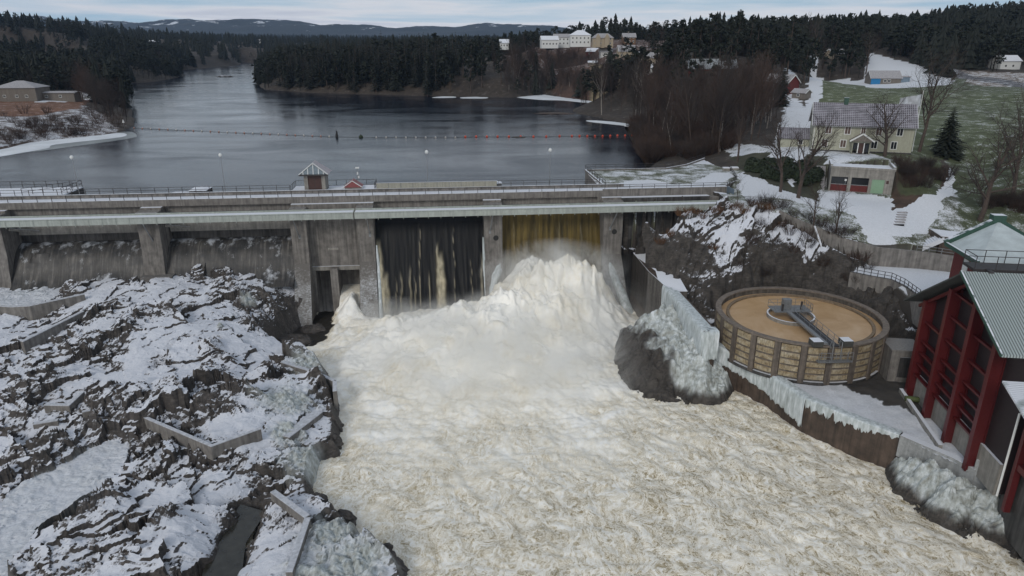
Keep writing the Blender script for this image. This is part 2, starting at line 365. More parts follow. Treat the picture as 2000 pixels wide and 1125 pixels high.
def cover_mat():   # ground: colour by cover, with snow caught in the roughness
    m, t, b = newmat('ground_cover'); b.inputs['Roughness'].default_value = 0.95
    at = t.nodes.new('ShaderNodeVertexColor'); at.layer_name = 'cover'
    n = noise(t, 3.5, 8, 0.75); n1 = noise(t, 0.35, 6, 0.6); n0 = noise(t, 0.012, 6, 0.6)
    r = ramp(t, [(0.3, 0.55), (0.7, 1.4)]); t.links.new(n1.outputs['Fac'], r.inputs[0]); r3 = ramp(t, [(0.35, 0.75), (0.65, 1.25)]); t.links.new(n0.outputs['Fac'], r3.inputs[0])
    col = mixc(t, 1.0, mixc(t, 1.0, at.outputs['Color'], r.outputs[0], 'MULTIPLY'), r3.outputs[0], 'MULTIPLY')
    f = math_(t, 'ADD', math_(t, 'MULTIPLY', n.outputs['Fac'], 0.55), math_(t, 'MULTIPLY', n1.outputs['Fac'], 0.45))
    f = math_(t, 'SUBTRACT', math_(t, 'ADD', f, math_(t, 'MULTIPLY', at.outputs['Alpha'], 0.62)), 0.31)
    nz = normal_z(t); steep = math_(t, 'MULTIPLY', math_(t, 'SUBTRACT', 0.86, nz), 1.6, True); f = math_(t, 'SUBTRACT', f, steep)
    col = mixc(t, math_(t, 'MULTIPLY', steep, 2.0, True), col, (0.045, 0.038, 0.032))
    rs = ramp(t, [(0.47, 0), (0.56, 1)]); t.links.new(f, rs.inputs[0]); rs2 = ramp(t, [(0.35, (0.55, 0.57, 0.60)), (0.65, SNOW)]); t.links.new(n.outputs['Fac'], rs2.inputs[0])
    t.links.new(mixc(t, rs.outputs[0], col, rs2.outputs[0]), b.inputs['Base Color']); bump(t, b, n.outputs['Fac'], 0.5, 0.15); return m
M['cover'] = cover_mat()
def lake_mat():
    m, t, b = newmat('lake_water'); b.inputs['Base Color'].default_value = (0.010, 0.013, 0.022, 1); b.inputs['Specular IOR Level'].default_value = 0.32; b.inputs['IOR'].default_value = 1.33
    n = noise(t, 0.9, 5, 0.65, (1, 1.0, 1), dist=0.6); n2 = noise(t, 0.02, 5, 0.6, (1, 2.2, 1), dist=1.0)
    r = ramp(t, [(0.35, 0.08), (0.5, 0.15), (0.65, 0.24)]); t.links.new(n2.outputs['Fac'], r.inputs[0]); t.links.new(r.outputs[0], b.inputs['Roughness'])
    bm = bump(t, b, n.outputs['Fac'], 0.5, 0.09)
    t.links.new(math_(t, 'MULTIPLY', n2.outputs['Fac'], 0.8), bm.inputs['Strength']); return m
M['lake'] = lake_mat()
def foam_mat():
    m, t, b = newmat('foaming_water'); b.inputs['Roughness'].default_value = 0.55
    at = t.nodes.new('ShaderNodeAttribute'); at.attribute_name = 'calm'
    w = noise(t, 0.35, 4, 0.5); ww = t.nodes.new('ShaderNodeVectorMath'); ww.operation = 'SCALE'; t.links.new(w.outputs['Color'], ww.inputs[0]); ww.inputs['Scale'].default_value = 2.6
    tc = t.nodes.new('ShaderNodeAttribute'); tc.attribute_name = 'flow'; ad = t.nodes.new('ShaderNodeVectorMath'); ad.operation = 'ADD'; t.links.new(tc.outputs['Vector'], ad.inputs[0]); t.links.new(ww.outputs[0], ad.inputs[1])
    fine = N(t, 'ShaderNodeTexNoise', Scale=3.0, Detail=6.0, Roughness=0.7); t.links.new(ad.outputs[0], fine.inputs['Vector'])
    wf = t.nodes.new('ShaderNodeVectorMath'); wf.operation = 'SCALE'; t.links.new(fine.outputs['Color'], wf.inputs[0]); wf.inputs['Scale'].default_value = 0.5
    ad2 = t.nodes.new('ShaderNodeVectorMath'); ad2.operation = 'ADD'; t.links.new(ad.outputs[0], ad2.inputs[0]); t.links.new(wf.outputs[0], ad2.inputs[1])
    fl = t.nodes.new('ShaderNodeMapping'); fl.inputs['Scale'].default_value = (1.0, 1.0, 1.0); t.links.new(ad2.outputs[0], fl.inputs['Vector'])
    v1 = N(t, 'ShaderNodeTexNoise', Scale=0.42, Detail=4.0, Roughness=0.6, Distortion=1.0); t.links.new(fl.outputs[0], v1.inputs['Vector'])
    v2 = N(t, 'ShaderNodeTexNoise', Scale=1.5, Detail=4.0, Roughness=0.65, Distortion=0.8); t.links.new(fl.outputs[0], v2.inputs['Vector'])
    l1 = ramp(t, [(0.0, 1), (0.02, 0.6), (0.07, 0)]); t.links.new(math_(t, 'ABSOLUTE', math_(t, 'SUBTRACT', v1.outputs['Fac'], 0.5)), l1.inputs[0])
    l2 = ramp(t, [(0.0, 0.95), (0.025, 0.5), (0.07, 0)]); t.links.new(math_(t, 'ABSOLUTE', math_(t, 'SUBTRACT', v2.outputs['Fac'], 0.5)), l2.inputs[0])
    lace = math_(t, 'MAXIMUM', l1.outputs[0], l2.outputs[0])
    big = noise(t, 0.12, 6, 0.55, dist=0.8); med = noise(t, 0.8, 7, 0.7, dist=0.6)
    body = math_(t, 'ADD', math_(t, 'MULTIPLY', big.outputs['Fac'], 0.9), math_(t, 'MULTIPLY', med.outputs['Fac'], 0.6))   # ~0.75
    body = math_(t, 'SUBTRACT', body, math_(t, 'MULTIPLY', at.outputs['Fac'], 0.52))
    body = math_(t, 'MULTIPLY', math_(t, 'SUBTRACT', body, 0.34), 2.1, True)
    v3 = N(t, 'ShaderNodeTexNoise', Scale=3.6, Detail=3.0, Roughness=0.6, Distortion=0.6); t.links.new(fl.outputs[0], v3.inputs['Vector'])
    l3 = ramp(t, [(0.0, 0.9), (0.03, 0.4), (0.08, 0)]); t.links.new(math_(t, 'ABSOLUTE', math_(t, 'SUBTRACT', v3.outputs['Fac'], 0.5)), l3.inputs[0]); lace = math_(t, 'MAXIMUM', lace, l3.outputs[0])
    f = math_(t, 'MAXIMUM', body, math_(t, 'MULTIPLY', lace, 0.95))
    f = math_(t, 'ADD', f, math_(t, 'MULTIPLY', math_(t, 'SUBTRACT', fine.outputs['Fac'], 0.5), 0.8), True)
    rc = ramp(t, [(0.0, (0.30, 0.235, 0.13)), (0.22, (0.50, 0.42, 0.28)), (0.48, (0.74, 0.67, 0.53)), (0.8, (0.90, 0.86, 0.765)), (1.0, (0.95, 0.93, 0.875))])
    t.links.new(f, rc.inputs[0]); dk = math_(t, 'MULTIPLY', math_(t, 'SUBTRACT', math_(t, 'ADD', at.outputs['Fac'], math_(t, 'MULTIPLY', fine.outputs['Fac'], -0.5)), 0.85), 3.0, True)
    t.links.new(mixc(t, dk, rc.outputs[0], (0.022, 0.019, 0.015)), b.inputs['Base Color'])
    bump(t, b, math_(t, 'ADD', math_(t, 'MULTIPLY', med.outputs['Fac'], 0.6), math_(t, 'MULTIPLY', f, 0.3)), 0.35, 0.2); return m
M['foam'] = foam_mat()
def fall_mat(name, dark, mid, thin, amount):
    """water running down a face: dark body with threads of foam drawn out along the fall"""
    m, t, b = newmat(name); b.inputs['Roughness'].default_value = 0.45; b.inputs['Specular IOR Level'].default_value = 0.2
    at = t.nodes.new('ShaderNodeAttribute'); at.attribute_name = 'foam'
    n = noise(t, 1.0, 7, 0.65, (1.4, 0.2, 0.09), dist=0.15); n2 = noise(t, 1.0, 5, 0.7, (7, 0.5, 0.35))
    r = ramp(t, [(0.3, dark), (0.6, mid), (0.8, tuple(x*1.8 for x in mid))]); t.links.new(n.outputs['Fac'], r.inputs[0])
    r2 = ramp(t, [(0.6, 0), (0.8, thin)]); t.links.new(n2.outputs['Fac'], r2.inputs[0])
    f = math_(t, 'ADD', r2.outputs[0], math_(t, 'MULTIPLY', at.outputs['Fac'], amount), True)
    fo = mixc(t, n2.outputs['Fac'], (0.42, 0.33, 0.15), (0.80, 0.75, 0.62))
    t.links.new(mixc(t, f, r.outputs[0], fo), b.inputs['Base Color']); bump(t, b, n.outputs['Fac'], 0.4, 0.15); return m
M['fall_dark'] = fall_mat('dark_falling_water', (0.004, 0.005, 0.006), (0.009, 0.009, 0.010), 0.07, 0.95)
M['fall_gold'] = fall_mat('golden_falling_water', (0.022, 0.018, 0.008), (0.125, 0.088, 0.025), 0.22, 0.6)
# ================================================================== THE LIE OF THE LAND
DA = R(6); DO = np.array([-38.8, 127.9, 0]); DX = np.array([math.cos(DA), math.sin(DA), 0]); DN = np.array([-math.sin(DA), math.cos(DA), 0])
def dw(s, w, z=0.0): return DO+DX*s+DN*w+np.array([0, 0, z])
def dp(px, py, w):                       # place on the upright plane w metres upstream of the deck edge -> (s, z)
    d = ray(px, py); C = np.array([0, 0, CH]); t = (w-(C-DO)@DN)/(d@DN); q = C+t*d; return float((q-DO)@DX), float(q[2])
LAKE_Z = -2.5; RIVER_Z = -23.0
lake_px = [(-150, 322), (0, 293), (60, 279), (130, 271), (200, 264), (245, 256), (262, 246), (262, 225), (252, 200), (240, 180), (255, 163), (300, 160), (345, 152), (362, 147), (345, 138), (400, 133), (470, 127), (472, 122), (495, 122), (512, 132), (508, 150), (500, 164), (515, 175), (600, 181), (700, 184), (850, 188), (1000, 191), (1060, 185), (1110, 192), (1165, 199), (1135, 208), (1115, 215), (1125, 222), (1160, 229), (1200, 238), (1262, 248), (1258, 262), (1268, 285), (1285, 300), (1290, 318)]
LAKE = [tuple(dw(-110, 3.2)[:2])]+[tuple(pt(a, b, LAKE_Z)[:2]) for a, b in lake_px]+[tuple(dw(66, 16)[:2]), tuple(dw(58, 3.2)[:2])]
ARM = [tuple(pt(a, b, LAKE_Z)[:2]) for a, b in [(-260, 152), (150, 152), (160, 141), (60, 136), (-260, 138)]]
G = []                                   # surveyed ground heights
for a, b, z in [(1265, 258, -2.0), (1290, 300, -1.5), (1380, 305, 0.2), (1450, 350, 0.1), (1440, 395, -0.8), (1432, 328, 0.3), (1605, 374, -.8), (1745, 380, -.8), (1680, 400, -1.5), (1560, 385, -.9), (1500, 380, -.6),
                (1612, 318, 3.6), (1745, 330, 3.6), (1580, 298, 3.8), (1680, 303, 3.8), (1785, 303, 3.8), (1480, 290, 3), (1420, 280, 2.5), (1820, 315, 3.4), (1450, 312, 1.4), (1550, 335, 1.6), (1870, 330, 1.2), (1835, 362, -.2), (1760, 384, -.9),
                (1900, 335, 1.0), (1950, 320, 2), (1500, 400, -1), (1600, 436, -3.2), (1700, 455, -4.2), (1760, 475, -5.4), (1880, 497, -6.5), (1650, 400, -1.5), (1750, 420, -2.6), (1850, 400, -1.6), (1950, 430, -3.4), (2000, 470, -5.2), (2050, 380, 0),
                (1530, 410, -1.2), (1600, 446, -3.6), (1720, 484, -6.0), (1600, 200, 7), (1760, 172, 9), (1780, 250, 6.5), (1900, 200, 9), (1980, 300, 4.5), (2000, 180, 12), (1880, 160, 12), (1500, 200, 7), (1560, 165, 8.5), (1700, 165, 9.5), (1380, 155, 9), (1300, 200, 3), (1350, 240, 2), (1250, 190, 1.5),
                (1160, 125, 17), (1240, 130, 15), (1100, 150, 5), (1000, 150, 8), (1180, 160, 9), (1300, 130, 15), (1400, 200, 7), (1420, 240, 4),
                (100, 240, 1.5), (30, 215, 3.5), (200, 235, 0.5), (0, 192, 4.5), (120, 190, 3.5), (250, 235, -1), (150, 215, 3), (100, 168, 3), (220, 200, 2), (-150, 250, 3), (-300, 200, 6)]:
    G.append(pt(a, b, z))
def far_(px, Y, z): G.append(np.array([(px-1000)/FPX/1.06*Y, Y, z]))
for t in [(20, 900, 50), (-150, 800, 55), (-400, 600, 40), (100, 1000, 44), (180, 1250, 50), (250, 1100, 26), (330, 1350, 34), (100, 560, 3), (430, 1500, 28), (550, 1600, 26), (620, 1300, 20), (300, 750, 8), (200, 600, 5), (450, 1250, 14), (350, 950, 8), (700, 1300, 22),
          (520, 500, 4), (600, 520, 9), (650, 600, 10), (720, 500, 13), (800, 510, 15), (880, 520, 14), (960, 540, 13), (800, 700, 14), (900, 900, 16), (1000, 560, 17), (1130, 540, 25.5), (1060, 530, 25), (1190, 520, 25), (1240, 500, 25), (1150, 700, 20), (1250, 700, 22), (1300, 1000, 24),
          (1330, 330, 20), (1420, 340, 22), (1520, 360, 21), (1620, 400, 22), (1720, 420, 23), (1800, 450, 24), (1880, 600, 38), (1950, 650, 46), (2050, 650, 50), (2200, 550, 45), (1840, 760, 40), (1600, 800, 30), (1400, 900, 28), (1900, 420, 16), (2050, 420, 18), (2200, 350, 16),
          (0, 2600, 60), (500, 2600, 35), (1000, 2600, 30), (1500, 2600, 60), (2100, 2600, 90), (-600, 2600, 80), (1000, 4200, 60), (0, 4200, 90), (2000, 4200, 90)]: far_(*t)
_rb = RBF(G, 3.0)
def H0(x, y): return _rb(x, y)
def H(x, y):
    x = np.asarray(x, float); y = np.asarray(y, float); sh = x.shape; x = np.atleast_1d(x).ravel(); y = np.atleast_1d(y).ravel()
    z = _rb(x, y); dist = d_line(x, y, LAKE, True); ins = in_poly(x, y, LAKE); d2 = d_line(x, y, ARM, True); ins2 = in_poly(x, y, ARM)
    ins |= ins2; dist = np.minimum(dist, d2)
    amp = np.clip(dist/40, 0.05, 1)*np.clip((y-150)/200, 0.1, 4)
    z = z+fbm(x*0.02, y*0.02, 4, 3)*2.2*amp
    land = LAKE_Z+0.25+np.minimum(dist*0.25, 1.0)+(np.maximum(z, LAKE_Z+1.2)-LAKE_Z-1.2)*sm(dist/22)
    # clear of the lake near the dam: keep the surveyed height
    near = (y < 200) & (x > 40); land = np.where(near, np.maximum(np.where(z > land, z, land), LAKE_Z-30), land)
    land = np.where((y < 200) & (x > 22), z, land)
    return np.where(ins, LAKE_Z-1.0-np.minimum(dist*0.3, 4), land).reshape(sh)
def hit(px, py):                         # where a measured point meets the ground
    d = ray(px, py); t = np.concatenate([np.linspace(60, 300, 240), np.linspace(301, 3000, 700)])/d[1]
    X = t*d[0]; Y = t*d[1]; Z = CH+t*d[2]; h = H(X, Y); k = np.argmax(Z < h)
    if not (Z < h).any(): k = len(t)-1
    return np.array([X[k], Y[k], h[k]])
def on(x, y): return float(H(np.array([x]), np.array([y]))[0])

# ---- ground covers: polygons on the ground, colour and how much snow lies
def wp(pxs, z): return [tuple(pt(a, b, z)[:2]) for a, b in pxs]
BRUSH = (0.085, 0.055, 0.04); GRASSY = (0.13, 0.14, 0.09); FIELD = (0.080, 0.095, 0.045); FOREST = (0.05, 0.04, 0.032); STRAW = (0.24, 0.19, 0.11)
covers = [   # polygon, colour, snow 0..1, softness
    (wp([(1410, 398), (1500, 385), (1620, 420), (1800, 460), (2100, 440), (2100, 520), (1880, 520), (1700, 500), (1600, 460), (1520, 420)], -3.5), GRASSY, 0.515),
    (wp([(1540, 385), (1610, 390), (1860, 392), (2050, 330), (2100, 500), (1880, 510), (1700, 480)], -3), GRASSY, 0.50),
    (wp([(1450, 340), (1600, 372), (1750, 382), (1840, 366), (1880, 335), (1905, 300), (1930, 300), (1905, 345), (1850, 385), (1815, 415), (1760, 420), (1640, 398), (1500, 385), (1465, 400), (1440, 370)], -0.8), (0.3, 0.3, 0.3), 1.35),
    (wp([(1615, 398), (1650, 398), (1720, 450), (1760, 470), (1885, 497), (1880, 507), (1740, 480), (1680, 455)], -4.6), (0.3, 0.3, 0.3), 0.95),
    (wp([(1400, 268), (1480, 280), (1580, 296), (1800, 300), (1800, 315), (1610, 322), (1520, 305), (1440, 290)], 3.7), GRASSY, 0.62),
    (wp([(1745, 318), (1870, 330), (1835, 362), (1750, 380)], .9), (0.08, 0.05, 0.035), 0.18),
    (wp([(1430, 310), (1520, 315), (1610, 335), (1600, 372), (1520, 355), (1455, 335)], .9), (0.05, 0.05, 0.03), 0.2),
    (wp([(1600, 170), (1760, 168), (1850, 180), (1850, 300), (1780, 300), (1600, 215)], 7.5), FIELD, 0.37),
    (wp([(1850, 165), (2300, 215), (2300, 345), (1930, 335), (1850, 250)], 8), FIELD, 0.39),
    (wp([(1865, 150), (2300, 160), (2300, 185), (1900, 165)], 12), (0.20, 0.14, 0.09), 0.50),
    (wp([(1852, 152), (2300, 205), (2300, 215), (1852, 158)], 11), (0.12, 0.12, 0.13), 0.42),
    (wp([(1575, 163), (1700, 166), (1700, 173), (1600, 171)], 8.5), (0.3, 0.3, 0.3), 1.1),
    (wp([(1690, 150), (1800, 158), (1860, 168), (1850, 176), (1690, 174)], 9.5), (0.3, 0.3, 0.3), 0.95),
    (wp([(1556, 160), (1583, 160), (1601, 172), (1600, 215), (1600, 245), (1560, 290), (1545, 285), (1578, 215), (1578, 178)], 7.5), (0.3, 0.3, 0.3), 1.3),
    (wp([(1530, 165), (1580, 215), (1560, 290), (1500, 285), (1530, 220)], 7), (0.10, 0.08, 0.06), 0.7),
    ([tuple(far_xy) for far_xy in [((990-1000)/1420*600, 600), ((1300-1000)/1420*600, 600), ((1300-1000)/1420*380, 380), ((1120-1000)/1420*400, 400)]], (0.09, 0.05, 0.035), 0.40),
    (wp([(1150, 146), (1250, 150), (1250, 165), (1160, 162)], 9), STRAW, 0.30),
    (wp([(-300, 215), (0, 208), (130, 200), (200, 220), (240, 245), (245, 256), (200, 262), (0, 292), (-300, 330)], 1), (0.10, 0.07, 0.055), 0.50),
    (wp([(-300, 200), (70, 195), (180, 185), (150, 210), (60, 222), (-300, 235)], 3.5), (0.16, 0.075, 0.04), 0.36),
    (wp([(70, 186), (130, 184), (135, 193), (75, 196)], 4), (0.3, 0.3, 0.3), 1.1)]
def cover(X, Y):
    C = np.zeros(X.shape+(4,)); C[..., :3] = FOREST; C[..., 3] = 0.30; gr_ = (Y < 152+6*vnoise(X/9, Y/9, 4)) & (X > 20); C[gr_] = GRASSY+(0.49,)
    nx = X+vnoise(X*0.35, Y*0.35, 5)*0.8+vnoise(X*1.6, Y*1.6, 6)*0.25; ny = Y+vnoise(X*0.35, Y*0.35, 8)*0.8
    for poly, c, s in covers:
        m = in_poly(nx, ny, poly); C[m, 0] = c[0]; C[m, 1] = c[1]; C[m, 2] = c[2]; C[m, 3] = s
    return C

# ---- near right bank: lawn, cliff, lower yards
WALL1 = [tuple(pt(*p)[:2]) for p in [(1236, 494, -11.5), (1266, 530, -12.2), (1296, 557, -13), (1375, 647, -13)]]
WALL2 = [tuple(pt(*p)[:2]) for p in [(1378, 658, -15.5), (1399, 674, -16.6), (1445, 697, -17.4), (1499, 727, -17.8), (1575, 779, -17.8), (1666, 817, -17.8), (1757, 850, -17.8), (1862, 900, -17.8), (1965, 938, -17.8)]]
BANK = [tuple(dw(60, -1)[:2])]+WALL1+WALL2+[(58, 52), (75, 35), (160, 35), (160, 215), (15, 215), tuple(dw(57, 8)[:2])]
YARD9 = wp([(1662, 530), (1698, 517), (1886, 520), (2060, 545), (2060, 640), (1795, 580), (1745, 548)], -9.2)
LOW = [WALL1[1], tuple(pt(1345, 572, -13)[:2]), (32.4, 105.6), (37.5, 110.8), (44.4, 112.6), (51.3, 110.8), (56.4, 105.6), (58.4, 99.8), (61.5, 93), (80, 88), (100, 60), (100, 35), (50, 40)]+WALL2[::-1]+WALL1[::-1][:3]
CL = RBF([tuple(py_(px, b, Y)) for px, rows in {1262: [(470, 124), (440, 125.5)], 1300: [(460, 124), (490, 120.5), (520, 118), (545, 116.5)], 1340: [(430, 124), (460, 120.5), (500, 118), (540, 116)], 1400: [(410, 125), (440, 121), (490, 117), (530, 114), (552, 112.5)],
    1455: [(400, 124), (440, 119.5), (475, 117), (530, 113.6), (552, 112)], 1500: [(420, 121), (450, 118.5), (480, 116.5), (520, 114), (552, 112.2)], 1560: [(450, 117.6), (480, 116), (520, 114), (555, 112)], 1600: [(480, 115.6), (510, 114), (545, 112.4)], 1650: [(505, 113.5), (525, 112), (550, 110.5)],
    1700: [(545, 108.6), (565, 106.8), (590, 105)], 1740: [(566, 105), (600, 102)], 1785: [(606, 101.6), (640, 99)]}.items() for b, Y in rows]+[tuple(dw(s, w, z)) for s, w, z in [(61, -2.5, -12), (65, -2.5, -11.8), (69, -2.5, -10.6), (73, -2.5, -8.2), (77, -2.5, -5.0), (80, -3, -2.5), (64, -6, -12), (69, -6, -11)]], 1.0)
def s_w(X, Y):
    dx = X-DO[0]; dy = Y-DO[1]; return dx*DX[0]+dy*DX[1], dx*DN[0]+dy*DN[1]
def near_h(X, Y):
    z = H(X, Y)
    cliff = RWALL[::-1]+[tuple(pt(1450, 402, -.6)[:2]), tuple(pt(1428, 398, -.8)[:2]), tuple(dw(80, -1.5)[:2]), tuple(dw(60, -1.6)[:2])]+WALL1[:3]+[(32, 100), (40, 90), (60, 90), (75, 92), (90, 96)]
    m = in_poly(X, Y, cliff)
    c = CL(X, Y); u = X*0.75+Y*0.66; v = -X*0.66+Y*0.75
    c = c+facet(u/7, v/3.6, 21, 1.6, 1.3)*1.5+facet(u/2.6, v/1.5, 25, 1.2, 1.2)*0.7+facet(u/0.9, v/0.6, 29, 0.6, 1.0)*0.25+fbm(X/5, Y/5, 4, 3)*1.2
    z = np.where(m, np.minimum(c, z+1.0), z)
    wl_ = d_line(X, Y, RWALL); z = np.where(m, np.minimum(z, np.interp(X, [p[0] for p in RWALL], [-1.6, -4.2, -6.0, -7.8, -9.2, -9.3, -9.3, -9.3])+.2*wl_+np.maximum(0, wl_-3)*.8), z)
    S_, W_ = s_w(X, Y); z = np.where((S_ > 55) & (S_ < 79.5) & (W_ < 2.3) & (W_ > -1.5), -13.0, z)
    m9 = in_poly(X, Y, YARD9); z = np.where(m9, -9.2+0.02*fbm(X, Y, 3, 2), z)
    ml = in_poly(X, Y, LOW); rc = ((X-TC[0])**2+(Y-TC[1])**2)**.5
    g0, g1 = pt(1606, 376, -.9), pt(1748, 384, -.9); gn = np.array([-(g1-g0)[1], (g1-g0)[0], 0])/np.linalg.norm((g1-g0)[:2]); gf = [tuple((q+gn*k)[:2]) for q, k in ((g0, -1.5), (g1, -1.5), (g1, 8.6), (g0, 8.6))]
    z = np.where(in_poly(X, Y, gf), np.minimum(z, -.95), z)
    bl = sm((d_line(X, Y, LOW, True)+1.2*vnoise(X*.5, Y*.5, 9)+.3)/3.2); z = np.where(m & ~ml, -17.6+(z+17.6)*bl, z)
    z = np.where(ml | (rc < TRr+0.8), -18.2+0.12*fbm(X*.4, Y*.4, 3, 2), z)
    z = np.where(ml & (X > 44) & (Y < 88) & (X < 55), -18.1+0.25*fbm(X*.5, Y*.5, 4, 12), z)
    return z, m & ~m9 & ~ml, m9, ml
RWALL = [tuple(pt(*p)[:2]) for p in [(1522, 412, -1.2), (1560, 430, -2.5), (1600, 447, -3.6), (1650, 467, -4.9), (1720, 485, -6.0), (1800, 493, -6.3), (1888, 505, -6.6), (1960, 514, -6.8)]]
TC = (44.4, 98.7); TRr = 12.3           # the round tank: centre and radius
def terrain():
    # far land: a grid that widens with distance, in view and a margin
    ys = np.concatenate([np.linspace(150, 300, 76), np.geomspace(302, 5200, 190)]); us = np.linspace(-1.05, 1.05, 420)
    Yg, Ug = np.meshgrid(ys, us, indexing='ij'); Xg = Ug*(Yg+20); Z = H(Xg, Yg)
    nearm = (Xg > 22) & (Xg < 128) & (Yg < 198)
    o = gridmesh('terrain', Xg, Yg, Z, M['cover'], keep=~nearm, attrs={'cover': cover(Xg, Yg)}); tag(o, kind='structure')
    X, Y = grid(15, 130, 40, 202, 0.42); Z, cl, m9, ml = near_h(X, Y); keep = in_poly(X, Y, BANK)
    C = cover(X, Y); C[m9] = (0.3, 0.3, 0.3, 1.25)
    low_snow = ml & (d_line(X, Y, WALL2) < 7.5+1.5*vnoise(X*.4, Y*.4, 3)) & (Y < 92) ; C[ml] = (0.05, 0.045, 0.04, 0.25); C[low_snow] = (0.42, 0.44, 0.46, 0.80)
    hid = in_poly(X, Y, wp([(1135, 380), (1140, 338), (1300, 335), (1380, 315), (1435, 345), (1425, 372)], 0)); Z = np.where(hid, np.minimum(Z, -1.5), Z)
    k2 = keep & ~cl
    o = gridmesh('ground_of_right_bank', X, Y, Z, M['cover'], keep=keep & ~(cl & np.roll(cl, 1, 0) & np.roll(cl, -1, 0) & np.roll(cl, 1, 1) & np.roll(cl, -1, 1)), attrs={'cover': C}); tag(o, kind='structure')
    # the cliff on a finer grid
    X, Y = grid(18, 90, 88, 142, 0.2); Z, cl, m9, ml = near_h(X, Y)
    k_ = cl.copy()
    for i in range(8): k_ = k_ | np.roll(k_, 1, 0) | np.roll(k_, -1, 0) | np.roll(k_, 1, 1) | np.roll(k_, -1, 1)
    Z = np.where(cl, Z, Z-.03); keep = k_ & in_poly(X, Y, BANK)
    sn = -0.06+0.32*sm((Z+9)/5)+0.45*vnoise(X*.17, Y*.17, 44)-0.2*sm((X-50)/6)
    o = gridmesh('cliff', X, Y, Z, M['rock_r'], keep=keep, smooth=False, attrs={'snow': sn, 'ice': X*0}); tag(o, kind='structure')
terrain()

# ---- far hills beyond everything, snow on their open tops
def far_hills():
    prof = [(-400, 45), (70, 39), (130, 42), (200, 46), (300, 48), (360, 45), (460, 42), (560, 44), (620, 50), (700, 53), (760, 56), (830, 56), (900, 53), (1000, 53), (1080, 56), (1150, 62), (1240, 66), (1300, 62), (1500, 66), (2400, 60)]
    pxs = np.array([p[0] for p in prof], float); pys = np.array([p[1] for p in prof], float)
    ys = np.linspace(4600, 8200, 60); us = np.linspace(-1.1, 1.1, 500); Yg, Ug = np.meshgrid(ys, us, indexing='ij'); Xg = Ug*Yg
    px = Ug*FPX*1.06+1000; top = 27+(88-np.interp(px, pxs, pys))/FPX*6600/1.05
    shape = np.exp(-((Yg-6600)/900)**2); shape2 = np.exp(-((Yg-5200)/420)**2)
    Z = 20+(top-20)*np.maximum(shape, 0)+fbm(Xg/500, Yg/500, 6, 9)*60*np.maximum(shape, .3)+shape2*(35+60*fbm(Xg/900+3, Yg/900, 4, 4))
    m, t, b = newmat('distant_forest_hills'); b.inputs['Roughness'].default_value = 1
    n = noise(t, 0.006, 9, 0.7, (1, 1, 2)); g = t.nodes.new('ShaderNodeNewGeometry'); s = t.nodes.new('ShaderNodeSeparateXYZ'); t.links.new(g.outputs['Position'], s.inputs[0])
    f = math_(t, 'ADD', n.outputs['Fac'], math_(t, 'MULTIPLY', math_(t, 'SUBTRACT', s.outputs[2], 190), 0.0011)); r = ramp(t, [(0.60, 0), (0.63, 1)]); t.links.new(f, r.inputs[0])
    n2 = noise(t, 0.05, 4, 0.7); r2 = ramp(t, [(0.4, (0.012, 0.016, 0.014)), (0.65, (0.03, 0.034, 0.032))]); t.links.new(n2.outputs['Fac'], r2.inputs[0])
    t.links.new(mixc(t, r.outputs[0], r2.outputs[0], (0.6, 0.62, 0.66)), b.inputs['Base Color'])
    tag(gridmesh('hills', Xg, Yg, Z, m), kind='structure')
far_hills()

# ---- the reservoir
o = npmesh('lake_water', [(-4000, 60, LAKE_Z)]*0+[tuple(dw(-400, 3.3, LAKE_Z)), tuple(dw(70, 3.3, LAKE_Z)), (500, 5000, LAKE_Z), (-5000, 5000, LAKE_Z)], [(0, 1, 2, 3)], M['lake']); tag(o, kind='structure')
def sheet(name, px_pts, z, mat, th=0.05, label=None):
    poly = [pt(a, b, z)[:2] for a, b in px_pts]
    mb = MB(); area = sum(poly[i][0]*poly[(i+1) % len(poly)][1]-poly[(i+1) % len(poly)][0]*poly[i][1] for i in range(len(poly)))
    if area < 0: poly = poly[::-1]
    mb.prism(poly, z-th, z+0.02); return mb.build(name, mat)
def smoothpx(P, k=5):
    out = []; n = len(P)
    for i in range(n):
        p0, p1, p2, p3 = P[i-1], P[i], P[(i+1) % n], P[(i+2) % n]
        for j in range(k):
            t = j/k; f = lambda a, b, c, d: 0.5*(2*b+(c-a)*t+(2*a-5*b+4*c-d)*t*t+(3*b-a-3*c+d)*t**3)
            out.append((f(p0[0], p1[0], p2[0], p3[0])+random.uniform(-1, 1)*0.6, f(p0[1], p1[1], p2[1], p3[1])+random.uniform(-1, 1)*0.12))
    return out
grey_ice = plain('grey_lake_ice', (0.20, 0.22, 0.22), 0.3, var=0.3, vs=0.15)
tag(sheet('thin_ice_rim', smoothpx([(60, 296), (150, 285), (255, 270), (266, 263), (250, 257), (200, 262), (100, 278)]), LAKE_Z+0.01, grey_ice, 0.04), kind='structure')
M['lake_snow'] = plain('snow_on_ice', (0.66, 0.69, 0.72), 0.9, var=0.18, vs=0.12)
tag(sheet('snow_covered_ice', smoothpx([(-160, 335), (0, 306), (90, 290), (110, 282), (235, 268), (240, 260), (200, 263), (130, 270), (60, 278), (0, 292), (-160, 318)]), LAKE_Z+0.04, M['lake_snow'], 0.06), kind='structure')
for pp in ([(1005, 189), (1030, 180), (1060, 178), (1075, 184), (1110, 191), (1165, 199), (1150, 201), (1100, 196), (1060, 195)], [(846, 190), (870, 188), (890, 189), (885, 191), (850, 191)], [(902, 190), (945, 189), (950, 192), (905, 192)],
           [(1150, 235), (1200, 238), (1262, 247), (1262, 250), (1200, 243), (1152, 238)]):
    tag(sheet('snow_covered_ice', smoothpx(pp, 3), LAKE_Z+0.04, M['lake_snow'], 0.3), kind='structure')

